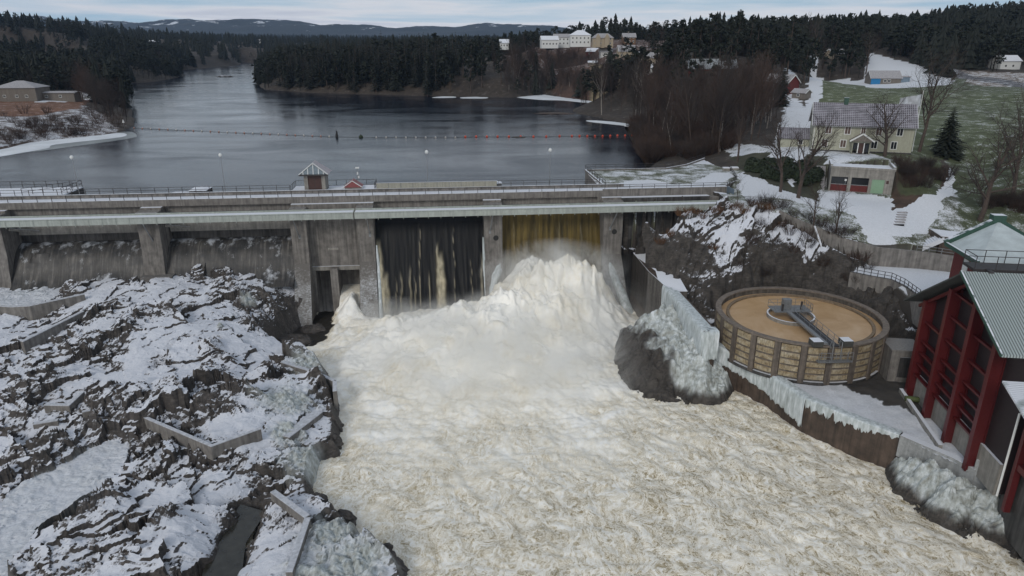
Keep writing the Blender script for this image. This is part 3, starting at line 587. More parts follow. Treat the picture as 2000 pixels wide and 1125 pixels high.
# ================================================================== THE RIVER BELOW THE DAM
def river():
    X, Y = grid(-48, 74, 26, 127, 0.22); S, W = s_w(X, Y)
    z = np.zeros(X.shape)
    def bumpf(s, w, h, a, b, p=2): return h*np.exp(-(np.abs((S-s)/a)**p+np.abs((W-w)/b)**2))
    pl = bumpf(46.5, -7, 8.8, 11.5, 7.5, 5)+bumpf(50, -12, 2.6, 9, 7)+bumpf(41, -14, 2.2, 8, 8)+bumpf(30, -17, 2.6, 10, 9)+bumpf(15, -13, 2.0, 5, 6)+bumpf(31, -11, 1.6, 4, 5)+bumpf(26, -22, 2.2, 17, 13)+bumpf(38, -20, 2.0, 14, 10)
    pl = pl+bumpf(7.3, -3.5, 4.5, 2.2, 4)+bumpf(7, -9, 1.6, 4, 6)
    act = np.clip(np.exp(-((np.abs(S-34)/34)**4))*sm((W+75)/60), 0, 1)
    c1 = fbm(X/7.0, Y/7.0, 5, 31, 0.55, True); c2 = fbm(X/2.6+5, Y/2.6, 5, 37, 0.6, True); c3 = fbm(X/5, Y/5, 4, 41)
    # the current fans out from the gates and swings to the right
    ox, oy = 2.0, 152.0; rr_ = np.hypot(X-ox, Y-oy); th = np.arctan2(X-ox, oy-Y); th = th+0.0025*(rr_-40)*0; U = th*62+fbm(X/9, Y/9, 3, 17)*1.6; V_ = rr_*0.42+fbm(X/8, Y/8, 3, 18)*1.2
    FL = np.stack([U, V_, z*0+pl*.5, z*0+1], -1)
    c0 = fbm(X/10+3, Y/10, 4, 91, .5); z = pl*(0.9+0.26*c1+0.3*c0)+c1*(0.10+1.1*act)+c2*(0.05+0.22*act)+c3*0.4+(fbm(U/3.2, V_/2.2, 5, 141, .55, True))*(0.16+.22*(1-act))+fbm(U/1.1, V_/.9, 3, 143, .55, True)*.06
    jag = fbm(X/0.9, Y/0.9, 3, 51, 0.6, True); z = z+jag*(0.05+0.18*sm((pl-2)/6)+.05*act)
    calm = np.clip(0.10+0.50*sm((-W-40)/30)+0.55*sm((S-48+(-W-30)*.2)/26)-0.6*sm(pl/3)+.35*fbm(X/12, Y/12, 3, 55), 0, 1)
    # slack dark water by the outlets
    slack = np.maximum(sm((1-np.sqrt(((S-.6)/4.6)**2+((W+10)/9.5)**2)+.25*fbm(X/2, Y/2, 3, 88))*3), sm((1-np.sqrt(((S-2.2)/2.4)**2+((W+1)/6)**2))*3)); calm = np.maximum(calm, slack*2.0); z = z*(1-0.7*np.clip(slack*2, 0, 1))
    X2 = X+vnoise(X/2.2, Y/2.2, 61)*0.5*sm(pl/3); Y2 = Y+vnoise(X/2.2, Y/2.2, 67)*0.6*sm(pl/3)
    keep = W < -0.6
    o = gridmesh('river_water', X2, Y2, RIVER_Z+z, M['foam'], keep=keep, attrs={'calm': calm, 'flow': FL}); tag(o, kind='structure')
    tag(MB().add([(60, 20, RIVER_Z-.4), (200, 20, RIVER_Z-.4), (200, 60, RIVER_Z-.4), (60, 62, RIVER_Z-.4)], [(0, 1, 2, 3)]).build('river_water', M['foam']), kind='structure')
river()
def fall(name, s0, s1, prof, mat, jets, nz=60):      # prof: (w, z) from lip to foot
    ns = int((s1-s0)/0.2); P = np.array(prof); L = np.r_[0, np.cumsum(np.hypot(*np.diff(P, axis=0).T))]; t = np.linspace(0, L[-1], nz)
    wv = np.interp(t, L, P[:, 0]); zv = np.interp(t, L, P[:, 1]); s = np.linspace(s0, s1, ns); S, T = np.meshgrid(s, t)
    Wm = np.interp(T, t, wv)-0.16*np.abs(fbm(S*0.9, T*0.06, 4, 5))*(0.3+T/L[-1]*2.0); Zm = np.interp(T, t, zv)
    Wm = Wm-0.25*fbm(S*2.3, T*0.1, 3, 8)*(T/L[-1])
    f = np.zeros(S.shape)
    for js, jw, t0, k in jets:
        wob = vnoise(T*0.35+js*3, T*0+js, 3)*0.28+(js % 1-.5)*T*.05; a = sm((T/L[-1]-t0)/0.12); f = np.maximum(f, k*a*np.exp(-((S-js-wob)/(jw*(0.5+0.6*T/L[-1])))**4)*(0.75+0.6*fbm(S*1.6, T*0.8, 3, 11)))
        Wm = Wm-0.5*a*k*np.exp(-((S-js-wob)/jw)**2)
    f = np.maximum(f, sm((T/L[-1]-0.86)/0.14)*0.5)
    V = DO[None, None]+S[..., None]*DX+Wm[..., None]*DN+Zm[..., None]*np.array([0, 0, 1])
    return tag(gridmesh(name, V[..., 0], V[..., 1], V[..., 2], mat, attrs={'foam': np.clip(f, 0, 1)}), kind='structure')
fall('dark_waterfall', 12.5, 33.2, [(1.2, -4.3), (-0.2, -5.4), (-1.6, -9), (-3.6, -15), (-6.2, -22), (-7.0, -24)], M['fall_dark'], [(12.8, 0.8, 0.2, .9), (14.2, 0.7, 0.5, 0.8), (24.6, 0.85, 0.33, 1.0), (24.3, 0.3, 0.25, .7), (17.2, .18, .5, .45), (18.6, .2, .45, .5), (21.0, .1, .08, .5), (22.5, .13, .5, .6), (27.4, .09, .1, .5), (31.0, .09, .4, .4), (33.0, .25, .35, .5), (19.6, .12, .55, .5), (16.2, .1, .55, .4)])
fall('golden_waterfall', 36.9, 57.3, [(2.0, -3.1), (0.8, -3.9), (0.3, -6), (-1.2, -11), (-3.2, -16.5), (-6, -23)], M['fall_gold'], [(39.5, .15, .1, .3), (44, .12, .2, .25), (48.5, .2, .1, .25), (53, .15, .15, .3)])

# ---- spray hanging over the falls
def spray():
    o = MB().box(-1, 66, -46, -1.5, 0, 19).build('spray_mist', newmat('spray')[0]); o.location = tuple(DO+np.array([0, 0, RIVER_Z])); o.rotation_euler = (0, 0, DA)
    m = o.data.materials[0]; t = m.node_tree; t.nodes.clear(); out = t.nodes.new('ShaderNodeOutputMaterial'); pv = t.nodes.new('ShaderNodeVolumePrincipled')
    pv.inputs['Color'].default_value = (0.99, 0.985, 0.965, 1); pv.inputs['Anisotropy'].default_value = 0.1
    tc = t.nodes.new('ShaderNodeTexCoord'); sp = t.nodes.new('ShaderNodeSeparateXYZ'); t.links.new(tc.outputs['Object'], sp.inputs[0])
    n = noise(t, 0.2, 6, 0.65, dist=1.0)
    def gauss(sx, sy, sz, a, b, c):
        q = None
        for out_, c0, r0 in ((sp.outputs[0], sx, a), (sp.outputs[1], sy, b), (sp.outputs[2], sz, c)):
            d = math_(t, 'DIVIDE', math_(t, 'SUBTRACT', out_, c0), r0); d = math_(t, 'MULTIPLY', d, d); q = d if q is None else math_(t, 'ADD', q, d)
        return math_(t, 'SUBTRACT', 1.0, q, True)
    g = gauss(46, -12, 3, 17, 12, 11); g = math_(t, 'MAXIMUM', g, math_(t, 'MULTIPLY', gauss(25, -17, 0, 20, 13, 6), 0.6)); g = math_(t, 'MAXIMUM', g, math_(t, 'MULTIPLY', gauss(60, -16, 2, 7, 12, 8), 0.35)); g = math_(t, 'MAXIMUM', g, math_(t, 'MULTIPLY', gauss(34, -27, 1, 30, 25, 9), 1.0))
    g = math_(t, 'MULTIPLY', math_(t, 'MULTIPLY', g, g), 1.7); g = math_(t, 'MAXIMUM', g, math_(t, 'MULTIPLY', gauss(46, -9.5, 10.0, 14.5, 9, 6.0), 1.1)); g = math_(t, 'MAXIMUM', g, math_(t, 'MULTIPLY', gauss(16, -12, 2.0, 9, 6, 4.5), .8)); r = ramp(t, [(0.42, 0), (0.66, 1)]); t.links.new(n.outputs['Fac'], r.inputs[0])
    t.links.new(math_(t, 'MULTIPLY', math_(t, 'MULTIPLY', g, r.outputs[0]), 0.42), pv.inputs['Density']); t.links.new(pv.outputs[0], out.inputs['Volume'])
    tag(o, kind='stuff')
spray()

# ================================================================== LEFT BANK ROCKS
SHORE = [tuple(pt(*p, RIVER_Z)[:2]) for p in [(590, 636), (560, 660), (540, 688), (580, 708), (640, 735), (655, 765), (664, 800), (668, 850), (665, 890), (625, 905), (610, 950), (618, 985), (660, 1010), (690, 1040), (735, 1075), (775, 1110), (800, 1150)]]
LB = RBF([tuple(pt(a, b, z)) for a, b, z in [(590, 625, -20.6), (550, 600, -18), (530, 560, -15.6), (440, 540, -13.8), (330, 545, -13.2), (300, 545, -13), (220, 532, -13.4), (130, 556, -14.6), (60, 585, -15.4), (0, 600, -15.6), (-60, 575, -15.2), (150, 570, -14.6), (500, 526, -13.7), (420, 514, -13.0), (260, 520, -12.6), (380, 516, -13.0),
      (400, 600, -15), (500, 650, -17.5), (200, 620, -14.8), (60, 640, -17.0), (0, 680, -17), (100, 700, -16.8), (250, 660, -15.4), (380, 640, -15.3), (330, 700, -16.6), (480, 720, -18.4), (200, 760, -17.2), (60, 800, -17.6), (0, 860, -19), (240, 790, -17.0), (240, 850, -19.6), (380, 860, -19.8), (410, 860, -18.2), (330, 800, -17.6), (560, 740, -19.0), (600, 780, -19.6), (500, 820, -18.7),
      (560, 880, -20.5), (440, 950, -20.2), (250, 920, -20.3), (120, 980, -20.8), (50, 1060, -21), (0, 1000, -20.6), (0, 1120, -21), (200, 1060, -19.8), (350, 1050, -19.6), (430, 1110, -22), (470, 1040, -22.2), (560, 1000, -20.4), (520, 1080, -20.3), (650, 1080, -20.2), (600, 1120, -20), (590, 920, -21), (700, 1140, -21)]]+[(-95, 110, -14), (-100, 60, -19), (-30, 35, -20), (-90, 35, -20), (-9, 42, -21)], 1.0)
def left_rocks():
    X, Y = grid(-96, -4, 36, 128, 0.165)
    z = LB(X, Y); S, W = s_w(X, Y)
    wx = X+fbm(X/6, Y/6, 4, 71)*2.4+fbm(X/1.3, Y/1.3, 3, 73)*0.45; wy = Y+fbm(X/6, Y/6, 4, 72)*2.4+fbm(X/1.3, Y/1.3, 3, 74)*0.45
    a = R(28); u = wx*math.cos(a)+wy*math.sin(a); v = -wx*math.sin(a)+wy*math.cos(a)
    rough = 0.3+1.25*sm(0.5+2.0*fbm(X/12, Y/12, 3, 77))
    flat = in_poly(X, Y, wp([(-60, 560), (90, 535), (150, 560), (60, 600), (-60, 610)], -15)) | in_poly(X+fbm(X/4, Y/4, 3, 5), Y, wp([(-250, 1020), (0, 985), (50, 945), (130, 915), (175, 888), (215, 872), (262, 876), (240, 915), (180, 965), (95, 1010), (45, 1060), (15, 1120), (80, 1200), (-250, 1200)], -20.6))
    slab = facet(u/10, v/5.0, 81, 1.6, 1.6, (0.25, 0.5))*1.35+facet(u/4.2, v/2.0, 85, 1.2, 1.2, (0.1, .35))*0.75+facet(u/1.6, v/0.7, 89, 0.9, 1.2, (0, .3))*0.26*(.5+rough)+facet(u/0.5, v/0.3, 93, .6, 1)*0.07
    z = z+slab*rough*(1-0.94*flat)+fbm(X/3, Y/3, 4, 97)*0.3*(1-0.8*flat)
    dsh = d_line(X, Y, SHORE); river_side = in_poly(X, Y, [(SHORE[0][0]+0.1, 140)]+SHORE+[(0, 30), (100, 30), (100, 140)])
    z = np.where(river_side, RIVER_Z-0.4-dsh*1.1+slab*0.9, np.minimum(z, RIVER_Z+0.2+dsh*1.6+slab*0.6+1.2*sm(dsh/2)))
    # a water-filled cleft near the bottom
    cleft = d_line(X, Y, [tuple(pt(*p, -22)[:2]) for p in [(495, 1000), (455, 1060), (435, 1125), (420, 1180)]]); z = z-2.6*np.exp(-(cleft/1.0)**2)
    ice = 0.35*flat*(0.7+.6*fbm(X/3, Y/3, 3, 8))
    for (px, py, zz, r) in [(560, 790, -19.5, 4.2), (600, 720, -20, 3.2), (690, 1110, -20.5, 4.2), (650, 1050, -20.5, 3.6), (600, 900, -21, 3.4), (560, 850, -20, 2.5), (485, 590, -16, 1.4), (430, 640, -16, .6), (620, 1130, -20, 4)]:
        q = pt(px, py, zz); ice = np.maximum(ice, sm(1.25-np.hypot(X-q[0], Y-q[1])/r+0.45*fbm(X/1.5, Y/1.5, 3, 15)))
    lump = fbm(X/1.6, Y/1.6, 4, 33, .5, True); z = np.where(ice > 0.02, z*(1-0.0)+ice*(0.5+lump*0.9)-slab*rough*ice*0.75, z)
    snow = 0.05+0.16*fbm(X/9, Y/9, 3, 19)-0.75*sm(1-dsh/2.2)*(ice < .3)-0.9*(z < RIVER_Z+1.1)+0.4*flat-0.35*np.exp(-(cleft/1.3)**2)
    keep = (W < 4.0) & ~((S > -0.6) & (W > -11)) & ~((S > 0) & (W > -14) & river_side) & ~(river_side & (dsh > 5))
    o = gridmesh('rock_slope', X, Y, z, M['rock'], keep=keep, smooth=False, attrs={'snow': snow, 'ice': ice}); tag(o, kind='structure')
left_rocks()
o = sheet('meltwater', [(470, 985), (520, 1000), (480, 1060), (470, 1140), (400, 1180), (395, 1120), (430, 1050)], -21.9, plain('dark_meltwater', (0.035, 0.034, 0.028), 0.2, var=.5, vs=1.0)); tag(o, kind='structure')
LBh = lambda x, y: float(LB(np.array([x]), np.array([y]))[0])
# dark wet rock islands along the shore, each its own
def boulder(name, label, c, r, mat, group=None, seed=0, sub=4, snow=-1.0, ice=0.0, cat='boulder', lump=0.28):
    import bmesh
    bm = bmesh.new(); bmesh.ops.create_icosphere(bm, subdivisions=sub, radius=1); V = np.array([v.co[:] for v in bm.verts]); F = np.array([[l.index for l in f.verts] for f in bm.faces]); bm.free()
    n = facet(V[:, 0]*1.6+seed, V[:, 1]*1.6+V[:, 2]*0.9, seed, 1.0, 1.0)*lump+facet(V[:, 0]*3+V[:, 2]*2+seed, V[:, 1]*3.4, seed+7, 1.0, 1.0)*lump*0.5+fbm(V[:, 0]*3+seed, V[:, 1]*3+V[:, 2]*2, 4, seed)*0.12
    V = V*(1+n[:, None])*np.array(r); o = npmesh(name, V, F, mat, smooth=ice > .5, attrs={'snow': np.full(len(V), snow), 'ice': np.full(len(V), ice)})
    o.location = tuple(c); return tag(o, label, cat, group)
for k, (px, py, z, r, lab) in enumerate([(638, 865, -22.6, (1.9, 1.7, 1.5), 'dark wet rock knob standing in the foam beside the icy ledge'), (575, 668, -22.9, (3.4, 2.6, 1.3), 'black wet rock at the foot of the pier left of the open outlets'),
        (612, 645, -23, (2.2, 1.7, 1.0), 'small black rock in the slack water below the outlets'), (640, 770, -22.5, (1.2, 2.0, 1.5), 'dark rock below the brown concrete corner at the water edge'), (665, 1020, -22.8, (1.8, 1.2, 1.2), 'low wet boulder between foam and grey icefall, lower left'),
        (730, 1085, -22.8, (2.2, 1.5, 1.3), 'wet boulder furthest down the left shore, next to the icefall'), (620, 985, -22.6, (1.4, 1.2, 1.1), 'wet stone beside the end of the bent parapet, lower left')]):
    boulder('wet_rock', lab, pt(px, py, z), r, M['rock'], 'wet rocks along the left shore', 11+k*3)
# right: ice-covered rocks at the water edge
def ice_rock(name, label, pts, poly, zmin, seed, peak, fringe=None):
    f = RBF(pts, .8); P = np.array(poly); X, Y = grid(P[:, 0].min(), P[:, 0].max(), P[:, 1].min(), P[:, 1].max(), 0.15)
    dd = d_line(X, Y, poly, True); ins = in_poly(X, Y, poly); z = f(X, Y); lump = fbm(X/3.4+fbm(X/2, Y/2, 2, 5)*.5, Y/3.0, 4, seed, .45, True)
    cell = facet(X/2.2+fbm(X, Y, 2, 5)*.25, Y/1.8, seed, .8, 1.0); z = z+lump*1.5+cell*0.6+fbm(X/0.8, Y/0.8, 3, seed+4, .5, True)*0.09
    z = np.minimum(z, zmin-0.6+dd*2.6+lump); iced = sm((z-zmin-0.7+fbm(X/1.2, Y/1.2, 3, 9)*0.9)/1.2)*sm((dd-0.2)/0.8)*(sm((X-21.6+.25*(Y-100)+3.2*fbm(X/2.4, Y/2.4, 4, 2))/2.6) if peak else 1)
    o = gridmesh(name, X, Y, z, M['rock_r'], keep=ins, smooth=False, attrs={'snow': X*0-1, 'ice': iced}); return tag(o, label, 'icy rock')
ice_rock('ice_covered_rock', 'big rock mound capped in lumpy white ice below the frosted wall', [tuple(pt(*p)) for p in [(1215, 650, -21.5), (1212, 720, -22.5), (1250, 760, -22.5), (1330, 770, -22.5), (1405, 775, -22), (1400, 735, -20), (1290, 600, -14.5), (1250, 630, -17), (1235, 690, -19.5), (1330, 660, -16.5), (1370, 700, -17.5), (1300, 715, -19), (1350, 740, -20), (1290, 650, -16.8)]],
         [tuple(pt(*p, -22.5)[:2]) for p in [(1205, 640), (1195, 700), (1215, 745), (1260, 775), (1330, 785), (1415, 785), (1440, 760)]]+[(33, 97), (31.0, 106), (27.5, 112), (23, 112)], RIVER_Z, 131, 1)
ice_rock('ice_covered_ledge', 'long low rock ledge draped in grey ice at the lower right', [tuple(pt(*p)) for p in [(1745, 885, -20), (1800, 920, -19.6), (1850, 960, -19.8), (1900, 985, -20.4), (1740, 940, -22.6), (1800, 985, -22.6), (1900, 1040, -22.6), (1960, 1060, -22.6), (1960, 1000, -20.5)]],
         [tuple(pt(*p, -22.5)[:2]) for p in [(1725, 905), (1735, 950), (1800, 1000), (1880, 1045), (2010, 1095), (2100, 1100)]]+[(62, 62), (56, 62), (52.5, 66), (48.5, 73), (45.5, 77)], RIVER_Z, 137, 0)
# ================================================================== THE DAM (local frame: x along the crest, y upstream, z = 0 at the roadway)
dam = thing('dam', 'long grey concrete dam with piers, gates and a snowy roadway across the river', 'dam', DO, DA)
def B(name, mat, *boxes, parent=dam, label=None):
    mb = MB()
    for b in boxes: mb.box(*b)
    o = mb.build(name, mat, parent)
    if label: o['label'] = label
    return o
B('roadway', M['concrete'], (-90, 83, 0.0, 3.0, -1.25, 0.0))
B('roadway_snow', M['snow'], (-90, 83, 0.25, 2.95, 0.0, 0.05))
B('parapet', M['concrete'], (-90, 62, 3.0, 3.5, -1.0, 0.62))
B('upstream_wall', M['concrete'], (-90, -0.3, 3.0, 3.5, -8.6, -1.0), (-0.3, 9.3, 3.0, 3.5, -26, -1.0), (9.3, 83, 2.6, 3.5, -26, -1.0))
B('slab_edge', M['conc_bare'], (-90, 78, 0.9, 1.6, -2.6, -1.25))
for (s0, s1) in ((-60, -53.2), (-29.9, -26.2), (-2.9, 0), (9.3, 12.4), (33.3, 36.8), (56.7, 60.5)):   # piers, feet spreading downstream
    tall = s0 > -5; mb = MB(); zb = -25 if tall else -16; e = 0.15
    top = [(-3.2, -1.7), (3.0, -1.7)]
    if tall: prof = [(3.0, -25), (3.0, -1.25), (-1.0, -1.25), (-1.0, -1.7), (-3.2, -1.7), (-3.2, -12.2), (-9.2, -25)]
    else: prof = [(3.0, -16), (3.0, -1.25), (-1.0, -1.25), (-1.0, -1.7), (-3.4, -1.7), (-3.4, -8.8), (-4.6, -16)]
    n = len(prof); v = [(s0, w, z) for w, z in prof]+[(s1, w, z) for w, z in prof]
    if tall and s0 > 5:
        for i in (0, 6):
            v[i] = (v[i][0]-(0.2 if s0 < 40 else 0), v[i][1], v[i][2]); v[i+n] = (v[i+n][0]+(0.3 if s0 < 50 else 1.2), v[i+n][1], v[i+n][2])
    f = [tuple(range(n)), tuple(reversed(range(n, 2*n)))]+[((i+1) % n, i, n+i, n+(i+1) % n) for i in range(n)]
    mb.add(v, f); p = mb.build('pier', M['concrete'], dam); MB().box(s0-.02, s1+.02, -3.22, -.9, -1.9, -1.66).build('pier_cap', M['conc_bare'], p)
    h = MB()
    if s0 in (33.3, 56.7):
        cx = (s0+s1)/2+(0.5 if s0 < 40 else 0.3); zc = -8.2 if s0 < 40 else -7.6; h.tube([(cx, -3.21, zc), (cx, -3.26, zc)], 0.52, 20)
        h.build('pipe_mouth', M['rubber'], p)
fr_m = plain('frost_dusted_concrete', (0.15, 0.14, 0.135), .8, var=.35, vs=1.2)
def frostmat():
    m, t, b = newmat('frosted_pier_foot'); b.inputs['Roughness'].default_value = .85
    n = noise(t, 2.2, 8, .75, (1, 1, 1.6)); n2 = noise(t, .5, 4); f = math_(t, 'ADD', math_(t, 'MULTIPLY', n.outputs['Fac'], .7), math_(t, 'MULTIPLY', n2.outputs['Fac'], .3)); tc = t.nodes.new('ShaderNodeTexCoord'); sp = t.nodes.new('ShaderNodeSeparateXYZ'); t.links.new(tc.outputs['Object'], sp.inputs[0]); f = math_(t, 'SUBTRACT', f, math_(t, 'MULTIPLY', math_(t, 'MULTIPLY', math_(t, 'ADD', sp.outputs[2], 16.0), 0.1, True), 0.4)); r = ramp(t, [(.40, (0.13, 0.12, 0.11)), (.5, (0.24, 0.235, 0.23)), (.62, (0.46, 0.48, 0.50))])
    t.links.new(f, r.inputs[0]); t.links.new(r.outputs[0], b.inputs['Base Color']); bump(t, b, n.outputs['Fac'], .6, .1); return m
M['pier_frost'] = frostmat()
for s0, s1 in ((-2.9, 0.0), (9.3, 12.4), (56.7, 60.5)):
    w_ = 1.2 if s0 > 50 else .3; MB().hexa([(s0-.03, -9.25, -25), (s1+w_, -9.25, -25), (s1+w_, -9.0, -25), (s0-.03, -9.0, -25)], [(s0+.02, -3.26, -12.2), (s1-.02, -3.26, -12.2), (s1-.02, -3.1, -12.2), (s0+.02, -3.1, -12.2)]).build('frosted_foot', M['pier_frost'], dam)
MB().hexa([(-9.5, -8.6, -25), (-2.95, -8.6, -25), (-2.95, 2, -25), (-9.5, 2, -25)], [(-5.6, -2.6, -14.4), (-2.95, -2.6, -14.4), (-2.95, 2, -14.4), (-5.6, 2, -14.4)]).build('pier_apron', M['pier_frost'], dam)
MB().box(-30.2, -24.6, -5.6, -3.4, -16, -13.2).build('pier_footing', M['pier_frost'], dam)
# ogee spillways of the two dry bays
def ogee(s0, s1):
    cr = [(3.2, -8.6), (2.6, -8.05), (1.6, -7.95), (0.4, -8.3), (-0.8, -9.1), (-1.9, -10.4), (-2.8, -12.0), (-4.5, -14.5), (-6.5, -15.6)]
    mb = MB(); ns = 30; v = []; f = []
    for i in range(ns+1):
        for (w, z) in cr: v.append((s0+(s1-s0)*i/ns, w, z))
    k = len(cr)
    for i in range(ns):
        for j in range(k-1): f.append((i*k+j, i*k+j+1, (i+1)*k+j+1, (i+1)*k+j))
    mb.add(v, f); return mb.build('spillway', M['ogee'], dam, smooth=True)
def ogee_mat():
    m, t, b = newmat('wet_spillway'); b.inputs['Roughness'].default_value = 0.5
    n = noise(t, 1.0, 8, 0.7, (0.5, 0.4, 0.35)); n2 = noise(t, 0.4, 5, 0.6); r = ramp(t, [(0.35, (0.022, 0.022, 0.023)), (0.65, (0.085, 0.078, 0.07))]); t.links.new(n2.outputs['Fac'], r.inputs[0])
    n3 = noise(t, 1.0, 6, .7, (1.8, .15, .12)); r3 = ramp(t, [(.35, .35), (.52, .8), (.66, 2.0)]); t.links.new(n3.outputs['Fac'], r3.inputs[0]); stk = mixc(t, 1.0, r.outputs[0], r3.outputs[0], 'MULTIPLY')
    z = normal_z(t); f = math_(t, 'MULTIPLY', math_(t, 'ADD', math_(t, 'SUBTRACT', z, 0.84), math_(t, 'MULTIPLY', math_(t, 'SUBTRACT', n.outputs['Fac'], 0.52), 3.2)), 2.2, True)
    t.links.new(mixc(t, f, stk, (0.46, 0.48, 0.51)), b.inputs['Base Color']); bump(t, b, n.outputs['Fac'], 0.5, 0.1); return m
M['ogee'] = ogee_mat()
ogee(-53.2, -29.9); ogee(-26.2, -2.9)
for (s0, s1) in ((-53.0, -30.0), (-26.1, -3.0)):
    B('gate', M['concrete_dark'], (s0, s1, 2.0, 2.9, -8.0, -2.6)); B('gate_beam', M['concrete_dry'], (s0+0.2, s1-0.2, 0.9, 1.98, -6.3, -4.4))
    mb = MB(); mb.bar((s0+1.0, -3.0, -4.2), (s0+3.9, 0.6, -5.6), 0.35, 0.45); mb.build('gate_arm', M['concrete_dry'], dam)
# frozen overflow at the ends of the dry bays
def blob(mb, s, w, z, r, h, seed):
    n = 14; v = []
    for j in range(9):
        t_ = j/8; rr = r*(math.sin(math.pi*min(1, t_*0.55+0.08))**0.7)
        for i in range(n):
            a = 2*math.pi*i/n; q = 1+0.15*math.sin(3*a+seed+j); v.append((s+rr*q*math.cos(a), w+rr*0.6*q*math.sin(a), z+h*(1-t_)))
    f = [(j*n+i, j*n+(i+1) % n, (j+1)*n+(i+1) % n, (j+1)*n+i) for j in range(8) for i in range(n)]
    return mb.add(v, f)
blob(MB(), -48.5, -0.6, -15.5, 4.2, 6.2, 1).build('ice_hump', M['ogee'], dam, smooth=True); blob(MB(), -3.3, -0.9, -15, 1.6, 5.8, 2).build('ice_hump', M['ogee'], dam, smooth=True)
# outlet block between the second and third piers
B('outlet_wall', M['concrete'], (0, 9.3, -1.0, 2.9, -13.6, -1.25))
B('outlet_ledge', M['concrete_dry'], (0, 9.3, -1.35, -1.0, -14.3, -13.5))
B('outlet_divider', M['conc_bare'], (3.5, 4.9, -2.6, 2.9, -25, -13.6)); B('outlet_jamb', M['conc_bare'], (0.0, 0.5, -1.2, 2.9, -25, -13.6), (8.9, 9.3, -1.2, 2.9, -25, -13.6))
B('wall_hatch', M['concrete_dry'], (3.2, 5.2, -1.04, -1.0, -10.3, -9.9))
jet = fall('outlet_jet', 5.0, 8.9, [(2.5, -18.6), (-1.5, -18.9), (-4, -19.8), (-6.5, -21.7), (-8.5, -23.6)], M['foam'], [], 30)
jfl = jet.data.attributes.new('flow', 'FLOAT_VECTOR', 'POINT'); jco = np.zeros(len(jet.data.vertices)*3, np.float32); jet.data.vertices.foreach_get('co', jco); jfl.data.foreach_set('vector', jco)
# wet headers above the falls, right abutment
B('gate', M['concrete_dark'], (12.4, 33.3, 1.3, 2.5, -25, -1.3)); B('gate', M['concrete_dark'], (36.8, 56.7, 2.1, 2.55, -25, -1.3))
B('gate_lip', M['concrete_dry'], (12.5, 33.2, 0.6, 1.25, -4.5, -3.9), label='pale sill just above the dark fall')
B('abutment_wall', M['concrete_dark'], (60.5, 78.4, -1.5, 2.6, -25, -1.25)); B('abutment', M['conc_bare'], (78.4, 83.2, -2.3, 2.6, -8, -1.3), (56, 83, -0.05, 0.0, -2.75, -1.25))
B('roadway_kerb', M['concrete'], (57, 83, -0.02, 0.22, 0, 0.25))
# sloped ice walls on both sides of the right hand falls
def ribbon(name, rows, mat, parent, seed=0, amp=0.3, n=26, m=5):
    """thick ice flowing down a face: rows = (s, w, z, half width)"""
    mb = MB(); P = np.array(rows, float); t = np.linspace(0, len(P)-1, n); C = np.stack([np.interp(t, range(len(P)), P[:, k]) for k in range(4)], 1); v = []
    for i, (s, w, z, hw) in enumerate(C):
        for j in range(m+4):
            a = math.pi*j/(m+3); q = 1+amp*float(fbm(np.array([i*0.35+j*.7]), np.array([seed+j*0.9]), 3, seed)[0])
            v.append((s-hw*math.cos(a)*q, w-0.75*hw*math.sin(a)*q, z))
    k = m+4; f = [(i*k+j, i*k+j+1, (i+1)*k+j+1, (i+1)*k+j) for i in range(n-1) for j in range(k-1)]
    mb.add(v, f); return mb.build(name, mat, parent, smooth=True)
ribbon('pier_ice', [(36.3, -3.1, -13.0, .5), (35.6, -4.4, -15, .9), (34.6, -5.6, -17.5, .6), (34.2, -7.4, -21, .6), (34.2, -8.6, -23.5, .8)], M['ice'], dam, 3)
ribbon('pier_ice', [(57.0, -1.3, -8.5, .25), (57.6, -2.6, -12, .4), (58.4, -4.2, -15, .8), (60.0, -6.4, -19, 1.0), (61.5, -8.9, -23.5, 1.1)], M['ice'], dam, 7)
ribbon('pier_ice', [(12.7, -3.0, -9, .15), (12.8, -3.2, -13, .3), (12.9, -5.4, -18, .35), (13.0, -8, -23, .4)], M['ice'], dam, 9)
ribbon('pier_ice', [(33.1, -2.9, -8, .15), (33.2, -3.2, -13, .3), (33.4, -5.6, -18, .35), (33.6, -8, -23, .4)], M['ice'], dam, 12)

def railing(name, label, path, cat='railing', h=1.05, step=2.5, rails=(1.05, 0.55), mat=None, group=None, r=0.035, postw=0.08):
    mat = mat or M['steel_dark']; t = thing(name, label, cat, path[0], 0, group); o0 = np.array(path[0], float); P = [np.array(p, float)-o0 for p in path]
    post = None
    for i in range(len(P)-1):
        a, b = P[i], P[i+1]; L = np.linalg.norm(b-a); n = max(1, int(round(L/step)))
        for k in range(n+(1 if i == len(P)-2 else 0)):
            q = a+(b-a)*k/n
            if post is None: post = MB().box(-postw/2, postw/2, -postw/2, postw/2, 0, h).build('post', mat, t); post.location = tuple(q)
            else:
                c = post.copy(); COL.objects.link(c); c.parent = t; c.location = tuple(q)
    for z in rails:
        mb = MB()
        for i in range(len(P)-1): mb.bar(P[i]+[0, 0, z], P[i+1]+[0, 0, z], 0.07)
        mb.build('rail', mat, t)
    return t
railing('railing', 'dark railing along the downstream edge of the dam roadway', [dw(-88, 0.12, 0), dw(82.5, 0.12, 0)])
railing('railing', 'dark railing on the upstream parapet, left part of the dam', [dw(-88, 3.25, 0.62), dw(-3.6, 3.25, 0.62)])
railing('railing', 'dark railing on the upstream parapet between white cover and grass platform', [dw(36.6, 3.25, 0.62), dw(57, 3.25, 0.62)])
